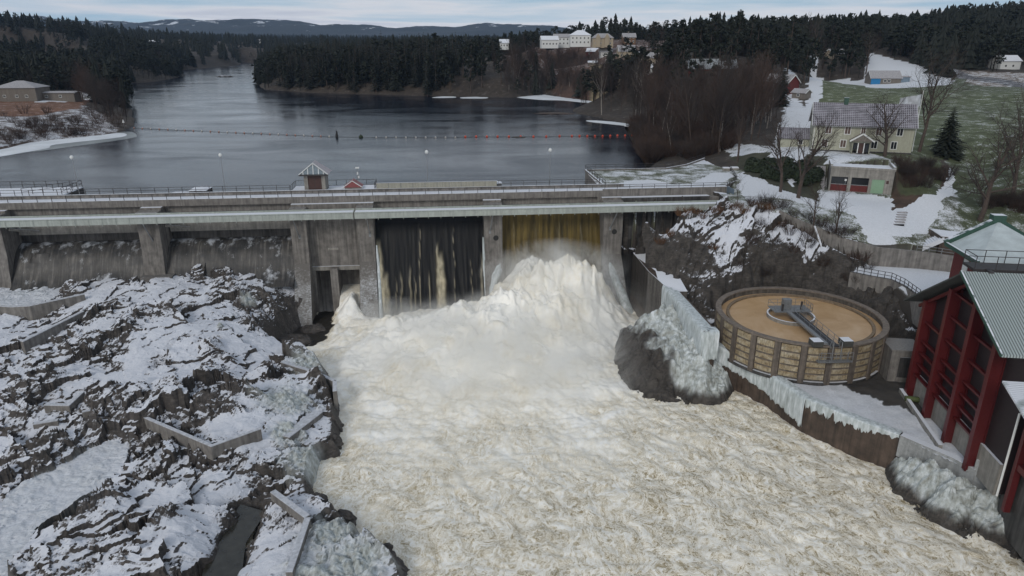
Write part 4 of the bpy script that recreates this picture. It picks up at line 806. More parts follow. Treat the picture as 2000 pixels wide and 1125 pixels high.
# service walkway hung in front of the piers
wk = thing('walkway', 'pale green steel service walkway hung along the whole dam face', 'walkway', DO, DA)
for (s0, s1) in ((-90, 9.1), (9.3, 82)):
    MB().box(s0, s1, -5.6, -3.3, -2.1, -1.98).build('walkway_deck', M['pale_green'], wk)
    MB().box(s0, s1, -5.66, -5.56, -3.15, -2.14).build('side_panel', M['pale_green'], wk)
    MB().box(s0, s1, -3.45, -3.31, -1.97, -1.72).build('cable_tray', M['pale_green'], wk)
    MB().box(s0+.1, s1-.1, -5.3, -3.9, -1.98, -1.93).build('deck_snow', M['snow'], wk)
ns = 0; rib = None
for s in np.arange(-60, 81, 2.3):
    if rib is None: rib = MB().box(-0.04, 0.04, -5.72, -5.665, -3.42, -2.1).build('rib', M['pale_green'], wk); rib.location = (s, 0, 0)
    else: c = rib.copy(); COL.objects.link(c); c.parent = wk; c.location = (float(s), 0, 0)
for s, ds in ((-56, .6), (-28.2, .6), (-1.9, .5), (11.4, .2), (34.9, -.5), (58.9, -.9)):
    mb = MB(); mb.tube([(s, -5.2, -3.0), (s+ds, -3.25, -6.8 if s > 0 else -7.2)], 0.11, 8); mb.box(s+ds-.2, s+ds+.2, -3.3, -3.2, -7.3, -6.6); mb.build('brace', M['galv'], wk)
# lamps on the dam
def lamp(loc, lean, label):
    t = thing('street_lamp', label, 'street lamp', loc, DA, 'globe lamps along the dam')
    MB().tube([(0, 0, 0), (0, 0, 8.2)], [0.075, 0.04], 8).build('pole', M['galv'], t)
    mb = MB(); prof = [(0.05, 8.15), (0.2, 8.2), (0.33, 8.42), (0.33, 8.6), (0.2, 8.8), (0.02, 8.88)]; n = 12
    v = [(r*math.cos(2*math.pi*i/n), r*math.sin(2*math.pi*i/n), z) for r, z in prof for i in range(n)]
    mb.add(v, [(j*n+i, j*n+(i+1) % n, (j+1)*n+(i+1) % n, (j+1)*n+i) for j in range(len(prof)-1) for i in range(n)]); mb.build('lamp_globe', M['white'], t, smooth=True)
for (px, py, lab) in ((155, 386, 'globe lamp furthest left on the dam, beside the railed platform'), (440, 380, 'globe lamp on the dam between snowy box and gatehouse'), (836, 366, 'globe lamp behind the beige panel wall on the dam'), (1074, 359, 'globe lamp furthest right on the dam, before the grass platform')):
    s, z = dp(px, py, 3.3); lamp(dw(s, 3.65, -1.0), 0, lab)
# gatehouse platform, tower, hatch, mast
pf = thing('gatehouse_platform', 'snowy concrete platform carrying the small gatehouse tower on the dam', 'platform', dw(0, 0), DA)
MB().box(-3.6, 12.6, 3.55, 8.8, -12, 0.25).build('slab', M['concrete'], pf); MB().box(-3.5, -1.2, 3.4, 8.6, 0.26, 0.42).build('snow_cover', M['snow'], pf); MB().box(3.2, 12.5, 3.4, 8.7, 0.255, 0.38).build('snow_cover', M['snow'], pf)
railing('railing', 'grey railing around the gatehouse platform on the dam', [dw(-3.5, 3.7, .3), dw(-3.5, 8.6, .3), dw(12.4, 8.6, .3), dw(12.4, 3.8, .3)], step=1.9, h=1.2, rails=(1.2, .1))
tw = thing('gatehouse_tower', 'small concrete gatehouse with a brown door and snowy peaked roof on the dam', 'gatehouse', dw(1.1, 5.4, .25), DA)
MB().box(-2.0, -1.3, -1.7, 2.0, 0, 3.3).box(1.3, 2.0, -1.7, 2.0, 0, 3.3).box(-1.3, 1.3, 1.6, 2.0, 0, 3.3).box(-1.3, 1.3, -1.6, 1.6, 3.05, 3.3).build('wall', M['concrete_dry'], tw)
dr = MB().box(-1.3, 1.3, -1.55, -1.42, 0, 3.04).build('door', M['brown_door'], tw); MB().box(-0.03, 0.03, -1.57, -1.551, 0.05, 3.0).build('door_seam', M['steel_dark'], dr)
rf = MB(); rf.add([(-2.75, -2.4, 3.3), (2.75, -2.4, 3.3), (2.75, 2.6, 3.3), (-2.75, 2.6, 3.3), (0, -2.0, 5.5), (0, 0.9, 5.6)], [(3, 2, 1, 0), (0, 4, 5, 3), (4, 1, 2, 5), (2, 3, 5)])
rf.build('roof', plain('pale_frosted_red_roof', (0.42, 0.38, 0.39), 0.7, var=0.25, vs=3), tw)
gp = MB().add([(-2.4, -2.42, 3.42), (2.4, -2.42, 3.42), (0, -2.06, 5.3)], [(0, 1, 2)]).build('gable_glass', plain('grey_glass', (0.16, 0.20, 0.23), 0.2), tw)
mb = MB()
for x in (-1.9, -1.0, 0, 1.0, 1.9): mb.bar((x, -2.47, 3.4), (x, -2.47+0.19*(2.5-abs(x))*.8, 3.4+(2.5-abs(x))*0.76), 0.12)
mb.bar((-2.7, -2.46, 3.4), (0, -2.08, 5.5), .14); mb.bar((2.7, -2.46, 3.4), (0, -2.08, 5.5), .14); mb.build('gable_frame', M['white'], tw)
MB().box(-2.78, 2.78, -2.5, -2.38, 3.12, 3.34).build('eaves_board', M['steel_dark'], tw)
ht = thing('roof_hatch', 'low red gable-roofed hatch cover beside the gatehouse', 'hatch', dw(8.2, 5.2, .36), DA)
MB().box(-1.5, 1.5, -1.3, 1.3, 0, 0.5).build('base', M['concrete_dry'], ht)
MB().add([(-1.8, -1.5, .5), (1.8, -1.5, .5), (1.8, 1.5, .5), (-1.8, 1.5, .5), (0, -1.5, 1.75), (0, 1.5, 1.75)], [(3, 2, 1, 0), (0, 1, 4), (2, 3, 5), (0, 4, 5, 3), (1, 2, 5, 4)]).build('roof', M['red_roof'], ht)
MB().bar((-1.9, -1.56, .5), (0, -1.56, 1.8), .14, .1).bar((1.9, -1.56, .5), (0, -1.56, 1.8), .14, .1).build('bargeboard', M['white'], ht)
ms = thing('instrument_mast', 'thin white instrument mast behind the red hatch', 'mast', dw(8.9, 7.6, .3), DA)
MB().tube([(0, 0, 0), (0, 0, 3.6)], .06, 6).build('pole', M['galv'], ms); MB().box(-.35, .35, -.15, .15, 3.6, 3.85).box(-.12, .12, -.25, -.05, 2.4, 2.9).box(.05, .3, -.1, .1, 1.7, 2.1).build('sensor', M['white'], ms)
pw = thing('panel_wall', 'beige panelled screen wall on the upstream side of the dam', 'wall', dw(12.8, 3.3, .62), DA)
for i in range(10): MB().box(i*2.36, i*2.36+2.3, 0, .25, 0, 1.0).build('panel', M['beige_panel'], pw)
MB().box(0, 23.6, -.03, .28, 1.0, 1.08).build('coping', M['concrete_dry'], pw)
def cover_box(label, s0, s1, w0, w1, z1):
    t = thing('covered_box', label, 'covered box', dw((s0+s1)/2, (w0+w1)/2, -1.5), DA); a = (s1-s0)/2; b = (w1-w0)/2
    MB().box(-a, a, -b, b, 0, z1+1.3).build('box_body', M['concrete_dark'], t)
    X, Y = np.meshgrid(np.linspace(-a-.15, a+.15, 14), np.linspace(-b-.15, b+.15, 12)); Z = z1+1.32+0.25*np.clip(1-np.maximum(np.abs(X)/a, np.abs(Y)/b)**4, 0, 1)+0.06*fbm(X*2, Y*2, 3, 3)
    gridmesh('snow_cap', X, Y, Z, M['snow'], parent=t); return t
cover_box('snow-capped intake box behind the parapet, left of the gatehouse', -22.6, -19.5, 4.2, 8.2, 0.9); cover_box('white snow-covered cover at the right end of the beige panel wall', 35.0, 37.3, 3.7, 6.0, 1.2)
cover_box('low snowy ramp beside the intake box behind the parapet', -26, -22.7, 4.0, 5.6, 0.4)
lp = thing('railed_platform', 'snow-covered railed landing on the upstream side at the far left', 'platform', dw(-49.5, 3.5), DA)
MB().box(-14, 4.2, 0.1, 8.5, -10, .35).build('slab', M['concrete_dark'], lp); MB().box(-14, 4.1, 0.2, 8.4, .36, .5).build('snow_cover', M['snow'], lp)
railing('railing', 'dark railing on the back edge of the far left landing', [dw(-63, 11.8, .5), dw(-45.4, 11.8, .5), dw(-45.4, 4, .5)], h=1.3, rails=(1.3, .65), step=2.2)
railing('railing', 'slanting railing across the far left snowy landing', [dw(-52.5, 4.2, .5), dw(-46.5, 10.5, .5)], h=1.3, rails=(1.3, .65), step=1.6)
# grass platform behind the right end
gpl = thing('grass_platform', 'walled platform of snowy grass behind the right end of the dam', 'platform')
poly = [tuple(dw(57.2, 3.55)[:2]), tuple(dw(83.4, 3.05)[:2])]+wp([(1440, 352), (1425, 330), (1400, 318), (1375, 312)], 0)+wp([(1340, 324), (1300, 331), (1143, 334)], 0)
MB().prism(poly, -8, -0.02).build('retaining_wall', M['concrete'], gpl)
Xg, Yg = grid(15, 52, 130, 165, 0.35); sh = in_poly(Xg, Yg, poly); C = np.zeros(Xg.shape+(4,)); C[..., :3] = (0.13, 0.14, 0.09); C[..., 3] = 0.50+0.1*vnoise(Xg/5, Yg/5, 4)
pathm = in_poly(Xg+.3*vnoise(Xg, Yg, 3), Yg, wp([(1205, 372), (1210, 358), (1240, 353), (1280, 353), (1310, 361), (1350, 360), (1395, 338), (1430, 338), (1432, 345), (1390, 368), (1300, 380)], 0)); C[pathm, 3] = 1.3
gridmesh('turf', Xg, Yg, 0.05+0.04*fbm(Xg, Yg, 3, 2)+0.5*sm((d_line(Xg, Yg, poly, True)-1)/5)*sm((Xg-20)/20)*(~pathm)*0.3, M['cover'], keep=sh, attrs={'cover': C}, parent=gpl)
MB().box(0, 1, 0, 1, 0, 1)
kp = [pt(a, b, 0) for a, b in [(1182, 366), (1143, 334), (1300, 331), (1340, 324), (1376, 311)]]
mb = MB()
for i in range(4): mb.bar(kp[i]+[0, 0, .15], kp[i+1]+[0, 0, .15], .35, .45)
mb.build('edge_kerb', M['concrete'], gpl)
railing('railing', 'rusty railing around the lake side of the grass platform', [k+[0, 0, .35] for k in kp])
railing('railing', 'railing curving off the right end of the dam toward the path', [dw(82.5, 0.2, 0), pt(1438, 352, 0), pt(1425, 332, 0)], step=2)
bl = thing('snowy_block', 'pair of snow-topped concrete blocks at the corner of the grass platform', 'block', pt(1425, 334, 0))
MB().box(-1.6, -.1, -.6, .6, 0, .7).build('block_body', M['concrete_dry'], bl); MB().box(.2, 2.0, -.4, .9, 0, .7).build('block_body', M['concrete_dry'], bl); MB().box(-1.55, -.15, -.55, .55, .7, .85).box(.25, 1.9, -.3, .8, .7, .9).build('snow_cover', M['snow'], bl)

# ================================================================== TRAINING WALL BESIDE THE FALLS
def wallstrip(path, thick, zb, mat, name, parent, off=0.0, zbs=None):   # path of (x, y, ztop), thickness to the land side (right hand)
    mb = MB(); P = [np.array(p, float) for p in path]; n = len(P); nr = []
    for i in range(n):
        d = P[min(i+1, n-1)]-P[max(i-1, 0)]; d[2] = 0; d /= np.linalg.norm(d)+1e-9; nr.append(np.array([-d[1], d[0], 0]))
    v = []
    for i_, (p, q) in enumerate(zip(P, nr)):
        if zbs: zb = zbs[i_]
        a = p+q*off; b = p+q*(off+thick); v += [(a[0], a[1], zb), (b[0], b[1], zb), (b[0], b[1], p[2]), (a[0], a[1], p[2])]
    f = [(3, 2, 1, 0), (4*n-4, 4*n-3, 4*n-2, 4*n-1)]
    for i in range(n-1):
        for q in range(4): f.append((i*4+q, i*4+(q+1) % 4, i*4+4+(q+1) % 4, i*4+4+q))
    mb.add(v, f); return mb.build(name, mat, parent)
def dens(path, k=6):
    out = []
    for i in range(len(path)-1):
        for j in range(k): out.append(np.array(path[i])+(np.array(path[i+1])-np.array(path[i]))*j/k)
    out.append(np.array(path[-1])); return out
tw1 = thing('training_wall', 'high concrete wall sheathed in pale ice, running down from the dam', 'wall')
w1p = [pt(1236, 494, -11.5), pt(1266, 530, -12.2), pt(1296, 557, -13), pt(1335, 601, -13), pt(1375, 647, -13)]
wallstrip(w1p, 2.0, -25, M['concrete_brown'], 'wall_body', tw1)
apr = [pt(*p) for p in [(1236, 494, -11.5), (1300, 494, -11), (1343, 570, -12.9), (1322, 570, -12.95), (1296, 557, -12.95), (1266, 530, -12.2)]]
mb = MB(); mb.add([p+[0, 0, .06] for p in apr]+[p-[0, 0, 8] for p in apr], [tuple(reversed(range(6)))]+[(i, (i+1) % 6, 6+(i+1) % 6, 6+i) for i in range(6)]); mb.build('apron', plain('snowy_apron', (0.12, 0.11, 0.10), .8, var=.4, snow=1.0, streak=.5), tw1)
def icesheet(path, depth, seed, name, parent, out=0.35, jag=0.6, ribs=1.0, topw=2.0):
    """frozen overflow: a thick rounded skin over the top edge that hangs down the face in ribs and icicles"""
    P = np.array(path, float); L = np.r_[0, np.cumsum(np.linalg.norm(np.diff(P[:, :2], axis=0), axis=1))]; n = int(L[-1]/0.12); t = np.linspace(0, L[-1], n)
    C = np.stack([np.interp(t, L, P[:, k]) for k in range(3)], 1); d = np.gradient(C[:, :2], axis=0); d /= np.linalg.norm(d, axis=1)[:, None]+1e-9; nr = np.stack([-d[:, 1], d[:, 0]], 1)
    dep = np.interp(t, L, depth) if hasattr(depth, '__len__') else np.full(n, depth)
    j1 = fbm(t*1.2, t*0, 4, seed); j2 = np.abs(vnoise(t*3.5, t*0+3, seed+5)); dep = np.maximum(0.15, dep*(1+jag*j1+jag*0.5*(j2-.3)))
    rows = [(-1.0, 0.0)]+[(-topw*0.5, 0.0)]+[(k, None) for k in np.linspace(0, 1, 12)]; V = []
    for fr, _ in rows:
        if fr < 0: off = nr*(-fr if fr > -1 else topw)[None] if False else nr*(topw if fr == -1.0 else topw*0.5); z = C[:, 2]+0.12+0.03*fbm(t, t*0+fr, 3, 2); q = C[:, :2]+off
        else:
            rib = (0.5+0.5*np.abs(fbm(t*1.6, t*0+1, 4, seed+9, .6)))*out*(1-0.55*fr)+ribs*0.10*np.abs(vnoise(t*4, t*0+fr*0.8, seed+2)); q = C[:, :2]-nr*(rib*min(1, 0.35+fr*6))[:, None]; z = C[:, 2]+0.08-dep*fr-0.05*fr
        V.append(np.column_stack([q, z]))
    q = C[:, :2]; V.append(np.column_stack([q-nr*0.01, C[:, 2]-dep-0.03])); V = np.array(V); m = len(V)
    idx = np.arange(m*n).reshape(m, n); F = np.stack([idx[:-1, :-1], idx[1:, :-1], idx[1:, 1:], idx[:-1, 1:]], -1).reshape(-1, 4)
    return npmesh(name, V.reshape(-1, 3), F, M['ice'], True, parent=parent)
e_ = w1p[4]-w1p[3]; e_ = e_/np.linalg.norm(e_); n_i = np.array([-e_[1], e_[0], 0])
icesheet(w1p[2:4]+[w1p[4]-e_*.4, w1p[4]+e_*.35+n_i*.5, w1p[4]+e_*.3+n_i*2.2], [5.5, 6.5, 4.8, 4.8, 4.4], 5, 'ice_sheet', tw1, 0.5, 0.12, 1.0, 1.6)
tw2 = thing('river_wall', 'long curved river wall with a curtain of icicles down its face', 'wall')
w2p = [pt(*p) for p in [(1378, 658, -15.0), (1399, 674, -16.2), (1445, 697, -17.2), (1499, 727, -17.7), (1575, 779, -17.8), (1666, 817, -17.8), (1757, 850, -17.8)]]
wallstrip(w2p, 1.1, -25, M['concrete_brown'], 'wall_body', tw2)
icesheet(w2p[:5], [2.4, 2.6, 2.8, 3.2, 4.3], 15, 'icicle_curtain', tw2, 0.35, 0.22, 1.2, 1.1)
icesheet(w2p[4:], [1.1, 1.3, .5], 25, 'icicle_fringe', tw2, 0.18, 1.3, 1.0, 1.1)
tw3 = thing('frosted_wall', 'frost-grey concrete river wall at the foot of the red building', 'wall')
w3p = [pt(*p) for p in [(1758, 850, -17.8), (1862, 895, -17.8), (1905, 918, -17.8)]]
wallstrip(w3p, 1.0, -20.7, M['frost'], 'wall_body', tw3); wallstrip([p*[1, 1, 0]+[0, 0, -20.7] for p in w3p], 3.5, -25, M['concrete_brown'], 'wall_footing', tw3, 0.1)
w4p = [pt(*p) for p in [(1907, 898, -16.6), (1968, 925, -16.6)]]
wallstrip(w4p, 1.0, -20.5, M['frost'], 'wall_block', tw3)
mb = MB()
for i in range(7):
    q = pt(1962+random.uniform(-6, 10), 905, -16.5); r = random.uniform(.12, .28); L_ = random.uniform(2, 6); mb.tube([q, q+[0, 0, -L_*.5], q+[0, 0, -L_]], [r, r*.6, .01], 6)
mb.build('icicle', M['ice'], tw3, smooth=True)
mb = MB()
yb = [pt(*p) for p in [(1758, 768, -18.2), (1835, 880, -18.2)]]
kb = thing('kerb_wall', 'low straight concrete kerb between icy yard and red building', 'kerb'); MB().bar(yb[0]+[0, 0, .3], yb[1]+[0, 0, .3], .45, .9).build('kerb_body', M['concrete_dry'], kb)

# ================================================================== THE ROUND TANK
tk = thing('round_tank', 'round concrete treatment tank full of ochre water', 'tank', (TC[0], TC[1], -18.2))
RT = TRr; HT = 6.0
MB().ring(0, 0, RT-.55, RT-.25, 0, HT-.1, 96).build('tank_wall', plain('tank_shell', (0.13, 0.115, 0.10), .8, var=.4, vs=1, streak=.5), tk)
MB().ring(0, 0, RT-.75, RT+.12, HT-.1, HT+.12, 96).build('rim', plain('worn_rim', (0.17, 0.14, 0.115), .8, var=.4, vs=2), tk)
MB().ring(0, 0, RT-2.0, RT-1.55, HT-1.0, HT-.55, 96).build('overflow_channel', plain('channel_lip', (0.19, 0.14, 0.09), .8, var=.4, vs=2), tk)
MB().ring(0, 0, RT-.25, RT+.1, 0, .5, 96).build('base_band', M['concrete_dark'], tk)
def liquid():
    m, t, b = newmat('ochre_water'); b.inputs['Roughness'].default_value = 0.35
    n = noise(t, 0.25, 6, .6, dist=1.0); r = ramp(t, [(.3, (0.40, 0.25, 0.12)), (.5, (0.48, 0.315, 0.17)), (.7, (0.54, 0.38, 0.23))]); t.links.new(n.outputs['Fac'], r.inputs[0]); t.links.new(r.outputs[0], b.inputs['Base Color']); return m
n_ = 96; MB().add([((RT-.6)*math.cos(2*math.pi*i/n_), (RT-.6)*math.sin(2*math.pi*i/n_), HT-.85) for i in range(n_)], [tuple(range(n_))]).build('tank_water', liquid(), tk)
def panelmat():
    m, t, b = newmat('weathered_tank_boards'); b.inputs['Roughness'].default_value = .8
    n = noise(t, 0.8, 6, .7, (1, 1, 1.5)); n2 = noise(t, 4, 5, .7, (1, 1, .4)); r = ramp(t, [(.3, (0.12, 0.085, 0.05)), (.45, (0.29, 0.225, 0.135)), (.56, (0.36, 0.305, 0.21)), (.7, (0.43, 0.39, 0.32))]); t.links.new(n.outputs['Fac'], r.inputs[0])
    r2 = ramp(t, [(.35, .55), (.6, 1.1)]); t.links.new(n2.outputs['Fac'], r2.inputs[0]); t.links.new(mixc(t, 1.0, r.outputs[0], r2.outputs[0], 'MULTIPLY'), b.inputs['Base Color']); return m
PM = panelmat(); nb = 22; col_m = plain('tank_columns', (0.14, 0.115, 0.095), .8, var=.35, vs=1.5, streak=.4)
for i in range(nb):
    a = 2*math.pi*i/nb+.12; a2 = a+2*math.pi/nb
    if math.sin((a+a2)/2) > 0.45: continue
    MB().ring(0, 0, RT-.25, RT+.16, .2, HT-.1, 3, 0, a-.032, a+.032).build('column', col_m, tk)
    for z0, z1 in ((4.75, 5.7), (3.7, 4.55), (2.75, 3.5), (1.8, 2.55), (0.85, 1.6)):
        MB().ring(0, 0, RT-.25, RT-.03, z0, z1, 5, 0, a+.04, a2-.04).build('panel', PM, tk)
    MB().ring(0, 0, RT-.25, RT+.04, 4.55, 4.75, 5, 0, a+.035, a2-.035).ring(0, 0, RT-.25, RT+.04, 3.5, 3.7, 5, 0, a+.035, a2-.035).ring(0, 0, RT-.25, RT+.04, 2.55, 2.75, 5, 0, a+.035, a2-.035).ring(0, 0, RT-.25, RT+.04, 1.6, 1.8, 5, 0, a+.035, a2-.035).build('waler', col_m, tk)
# scraper bridge from the centre island to the near rim
c0 = pt(1548, 612, -12.2)-np.array([TC[0], TC[1], 0]); c0[2] = 0; e0 = pt(1630, 680, -12.0)-np.array([TC[0], TC[1], 0]); e0[2] = 0; e0 = e0/np.linalg.norm(e0)*(RT+.3)
ct = np.array([-1.0, 0.6]); 
MB().ring(ct[0], ct[1], 3.3, 3.55, HT-1.6, HT-.3, 40).build('centre_well', M['concrete_dry'], tk)
MB().ring(ct[0], ct[1], 0, 3.25, HT-1.6, HT-.95, 24).build('well_floor', plain('stained_floor', (0.30, 0.24, 0.18), .8, var=.4), tk)
dv = np.array([e0[0]-ct[0], e0[1]-ct[1]]); dl = np.linalg.norm(dv); dv /= dl; nv = np.array([-dv[1], dv[0]])
def q3(a, b, z): return np.array([ct[0]+dv[0]*a+nv[0]*b, ct[1]+dv[1]*a+nv[1]*b, z])
br = MB().hexa([q3(-1, -.15, HT+.1), q3(dl, -.15, HT+.1), q3(dl, .95, HT+.1), q3(-1, .95, HT+.1)], [q3(-1, -.15, HT+.22), q3(dl, -.15, HT+.22), q3(dl, .95, HT+.22), q3(-1, .95, HT+.22)]).build('bridge', plain('grating', (0.07, 0.07, 0.075), .6, .5), tk)
MB().bar(q3(-1, -.75, HT+.35), q3(dl-.5, -.75, HT+.35), .6, .3).build('cable_duct', M['galv'], tk)
MB().bar(q3(-1, -.2, HT), q3(dl, -.2, HT), .12, .3).bar(q3(-1, 1.0, HT), q3(dl, 1.0, HT), .12, .3).build('bridge_girder', M['galv'], tk)
mb = MB()
for b_ in (-.1, .95):
    for k in np.linspace(1.2, dl, 8): mb.bar(q3(k, b_, HT+.2), q3(k, b_, HT+1.3), .05)
    mb.bar(q3(1, b_, HT+1.3), q3(dl, b_, HT+1.3), .05).bar(q3(1, b_, HT+.75), q3(dl, b_, HT+.75), .05)
mb.build('bridge_railing', M['galv'], tk)
pl_ = MB().hexa([q3(-2, -2.9, HT+.3), q3(.8, -2.9, HT+.3), q3(.8, 2.9, HT+.3), q3(-2, 2.9, HT+.3)], [q3(-2, -2.9, HT+.42), q3(.8, -2.9, HT+.42), q3(.8, 2.9, HT+.42), q3(-2, 2.9, HT+.42)])
pl_.build('drive_platform', M['galv'], tk); mb = MB(); cs = [q3(-2, -2.9, HT+.4), q3(-2, 2.9, HT+.4), q3(.8, 2.9, HT+.4), q3(.8, 1.2, HT+.4)]
for i in range(3):
    a, b = cs[i], cs[i+1]; 
    for k in np.linspace(0, 1, 5): mb.bar(a+(b-a)*k, a+(b-a)*k+[0, 0, 1.1], .05)
    mb.bar(a+[0, 0, 1.1], b+[0, 0, 1.1], .05).bar(a+[0, 0, .55], b+[0, 0, .55], .05)
mb.bar(q3(-2, -2.9, HT+1.5), q3(.8, -2.9, HT+1.5), .05).bar(q3(.8, -2.9, HT+.4), q3(.8, -2.9, HT+1.5), .05); mb.build('platform_railing', M['galv'], tk)
MB().hexa([q3(-1.2, -1.2, HT+.4), q3(-.2, -1.2, HT+.4), q3(-.2, 0, HT+.4), q3(-1.2, 0, HT+.4)], [q3(-1.2, -1.2, HT+2), q3(-.2, -1.2, HT+2), q3(-.2, 0, HT+2), q3(-1.2, 0, HT+2)]).build('motor_box', M['galv'], tk)
MB().tube([q3(-.2, 1.6, HT+.3), q3(-.2, 1.6, HT+1.7)], .16, 8).build('drive_motor', M['steel_dark'], tk); MB().tube([q3(.3, -1.6, HT+.3), q3(.3, -1.6, HT+1.5)], .16, 8).build('drive_motor', M['steel_dark'], tk)
for b_ in (-2.1, 2.1):
    c = q3(dl-.6, b_, 0); MB().hexa([q3(dl-1.4, b_-.7, HT+.15), q3(dl+.1, b_-.7, HT+.15), q3(dl+.1, b_+.7, HT+.15), q3(dl-1.4, b_+.7, HT+.15)], [q3(dl-1.4, b_-.7, HT+.95), q3(dl+.1, b_-.7, HT+.95), q3(dl+.1, b_+.7, HT+.95), q3(dl-1.4, b_+.7, HT+.95)]).build('wheel_housing', plain('dark_housing', (0.06, 0.06, 0.055), .6, snow=.8), tk)
mb = MB()
for b_ in (-1.6, 2.2): mb.bar(q3(dl+.4, b_, HT-1.6), q3(dl+.4, b_, HT-.4), .06)
for z in (-1.6, -1.0, -.4): mb.bar(q3(dl+.9, -2.2, HT+z), q3(dl+.9, 2.6, HT+z), .06)
for b_ in np.linspace(-2.2, 2.6, 7): mb.bar(q3(dl+.9, b_, HT-1.7), q3(dl+.9, b_, HT-.4), .05)
mb.hexa([q3(dl+.2, -2.2, HT-1.8), q3(dl+1, -2.2, HT-1.8), q3(dl+1, 2.6, HT-1.8), q3(dl+.2, 2.6, HT-1.8)], [q3(dl+.2, -2.2, HT-1.7), q3(dl+1, -2.2, HT-1.7), q3(dl+1, 2.6, HT-1.7), q3(dl+.2, 2.6, HT-1.7)])
for b_ in (-.2, 1.0): mb.tube([q3(dl-.3, b_, HT+.2), q3(dl-.1, b_, HT+1.0), q3(dl+.5, b_, HT+1.0), q3(dl+.6, b_, HT-1.7)], .07, 6)
mb.build('service_ladder', M['galv'], tk)
mb = MB(); q = pt(1690, 700, -16)-np.array([TC[0], TC[1], -18.2])
mb.tube([q+[-1.2, .8, .2], q+[0, 0, .5], q+[.6, -.2, -.2], q+[.7, -.2, -2]], .22, 8); mb.tube([q+[-.4, 1.3, .2], q+[.8, .5, .5], q+[1.4, .2, -.2], q+[1.5, .2, -2]], .22, 8); mb.build('outlet_pipe', M['galv'], tk, smooth=True)

# ================================================================== RED POWERHOUSE
# local frame: x into the building (east), y from the near corner northwards along the west front
NW = np.array([54.6, 85.3]); SW = np.array([51.3, 62.0]); bd = (NW-SW)/np.linalg.norm(NW-SW); ba = math.atan2(bd[1], bd[0])-math.pi/2; BL = np.linalg.norm(NW-SW)
ph = thing('powerhouse', 'tall dark red industrial building with bright red steel frame and pale roof', 'building', (SW[0], SW[1], -18.3), ba)
RY, RZ = 11.4, 21.0; EZ0, EZ1 = 15.6, 13.4      # ridge position and height, near eaves, far eaves
def roofz(y): return EZ0+(RZ-EZ0)*y/RY if y < RY else RZ+(EZ1-RZ)*(y-RY)/(BL-RY)
D_ = 26
MB().add([(0.5, 0, 3.4), (0.5, BL-.3, 3.4), (0.5, BL-.3, roofz(BL)-.4), (0.5, RY, RZ-.4), (0.5, 0, EZ0-.3), (D_, 0, 0), (D_, BL-.3, 0), (D_, BL-.3, roofz(BL)-.4), (D_, RY, RZ-.4), (D_, 0, EZ0-.3), (.5, 0, 0), (.5, BL-.3, 0)],
         [(0, 4, 3, 2, 1), (1, 2, 7, 6, 11), (0, 10, 5, 9, 4), (10, 0, 1, 11), (4, 9, 8, 3), (3, 8, 7, 2)]).build('wall', M['dark_clad'], ph)
MB().box(0.2, .5, 0, BL-.3, -0.2, 3.6).build('plinth', M['concrete_dry'], ph)
cols = [0.35, 8.2, 13.0, 18.2, BL-.4]
for y in (4.3, 9.8, 15.6, 21.3):
    MB().box(-.85, -.7, y-.36, y+.36, 0, roofz(y)-.7).box(-.7, .45, y-.06, y+.06, 0, roofz(y)-.7).box(.4, .5, y-.28, y+.28, 0, roofz(y)-.7).build('steel_column', M['red_paint'], ph)
ys = [4.3, 9.8, 15.6, 21.3]
for i in range(3):
    for z in (3.7, 5.3, 6.9, 8.5, 11.2, 14.2, 17.2):
        if z < min(roofz(ys[i]), roofz(ys[i+1]))-.9: MB().box(-.3, -.2, ys[i]+.06, ys[i+1]-.06, z-.13, z+.13).box(-.2, .25, ys[i]+.06, ys[i+1]-.06, z-.04, z+.04).build('cross_beam', M['red_paint'], ph)
for (a, b) in ((4.3, RY), (RY, BL)): MB().bar((-.35, a, roofz(a)-.8), (-.35, b, roofz(b)-.8), .25, .4).build('verge_beam', M['red_paint'], ph)
MB().add([(-2.2, .3, EZ0+.4), (D_, .3, EZ0+.4), (D_, RY, RZ+.25), (-2.2, RY, RZ+.25), (-2.2, .3, EZ0+.15), (D_, .3, EZ0+.15), (D_, RY, RZ), (-2.2, RY, RZ)], [(0, 1, 2, 3), (7, 6, 5, 4), (0, 4, 5, 1), (0, 3, 7, 4), (3, 2, 6, 7)]).build('near_roof', M['corr_roof_x'] if 'corr_roof_x' in M else M['corr_roof'], ph)
MB().bar((-2.28, .25, EZ0+.35), (-2.28, RY, RZ+.2), .16, .4).build('verge_trim', M['green_trim'], ph)
MB().add([(-2.0, RY, RZ+.22), (D_, RY, RZ+.22), (D_, BL+1.0, roofz(BL)-.35), (-2.0, BL+1.0, roofz(BL)-.35), (-2.0, RY, RZ), (D_, RY, RZ), (D_, BL+1.0, roofz(BL)-.6), (-2.0, BL+1, roofz(BL)-.6)], [(0, 1, 2, 3), (7, 6, 5, 4), (0, 3, 7, 4), (3, 2, 6, 7)]).build('far_roof', plain('dark_snow_dusted_roof', (0.06, 0.065, 0.06), .7, var=.3), ph)
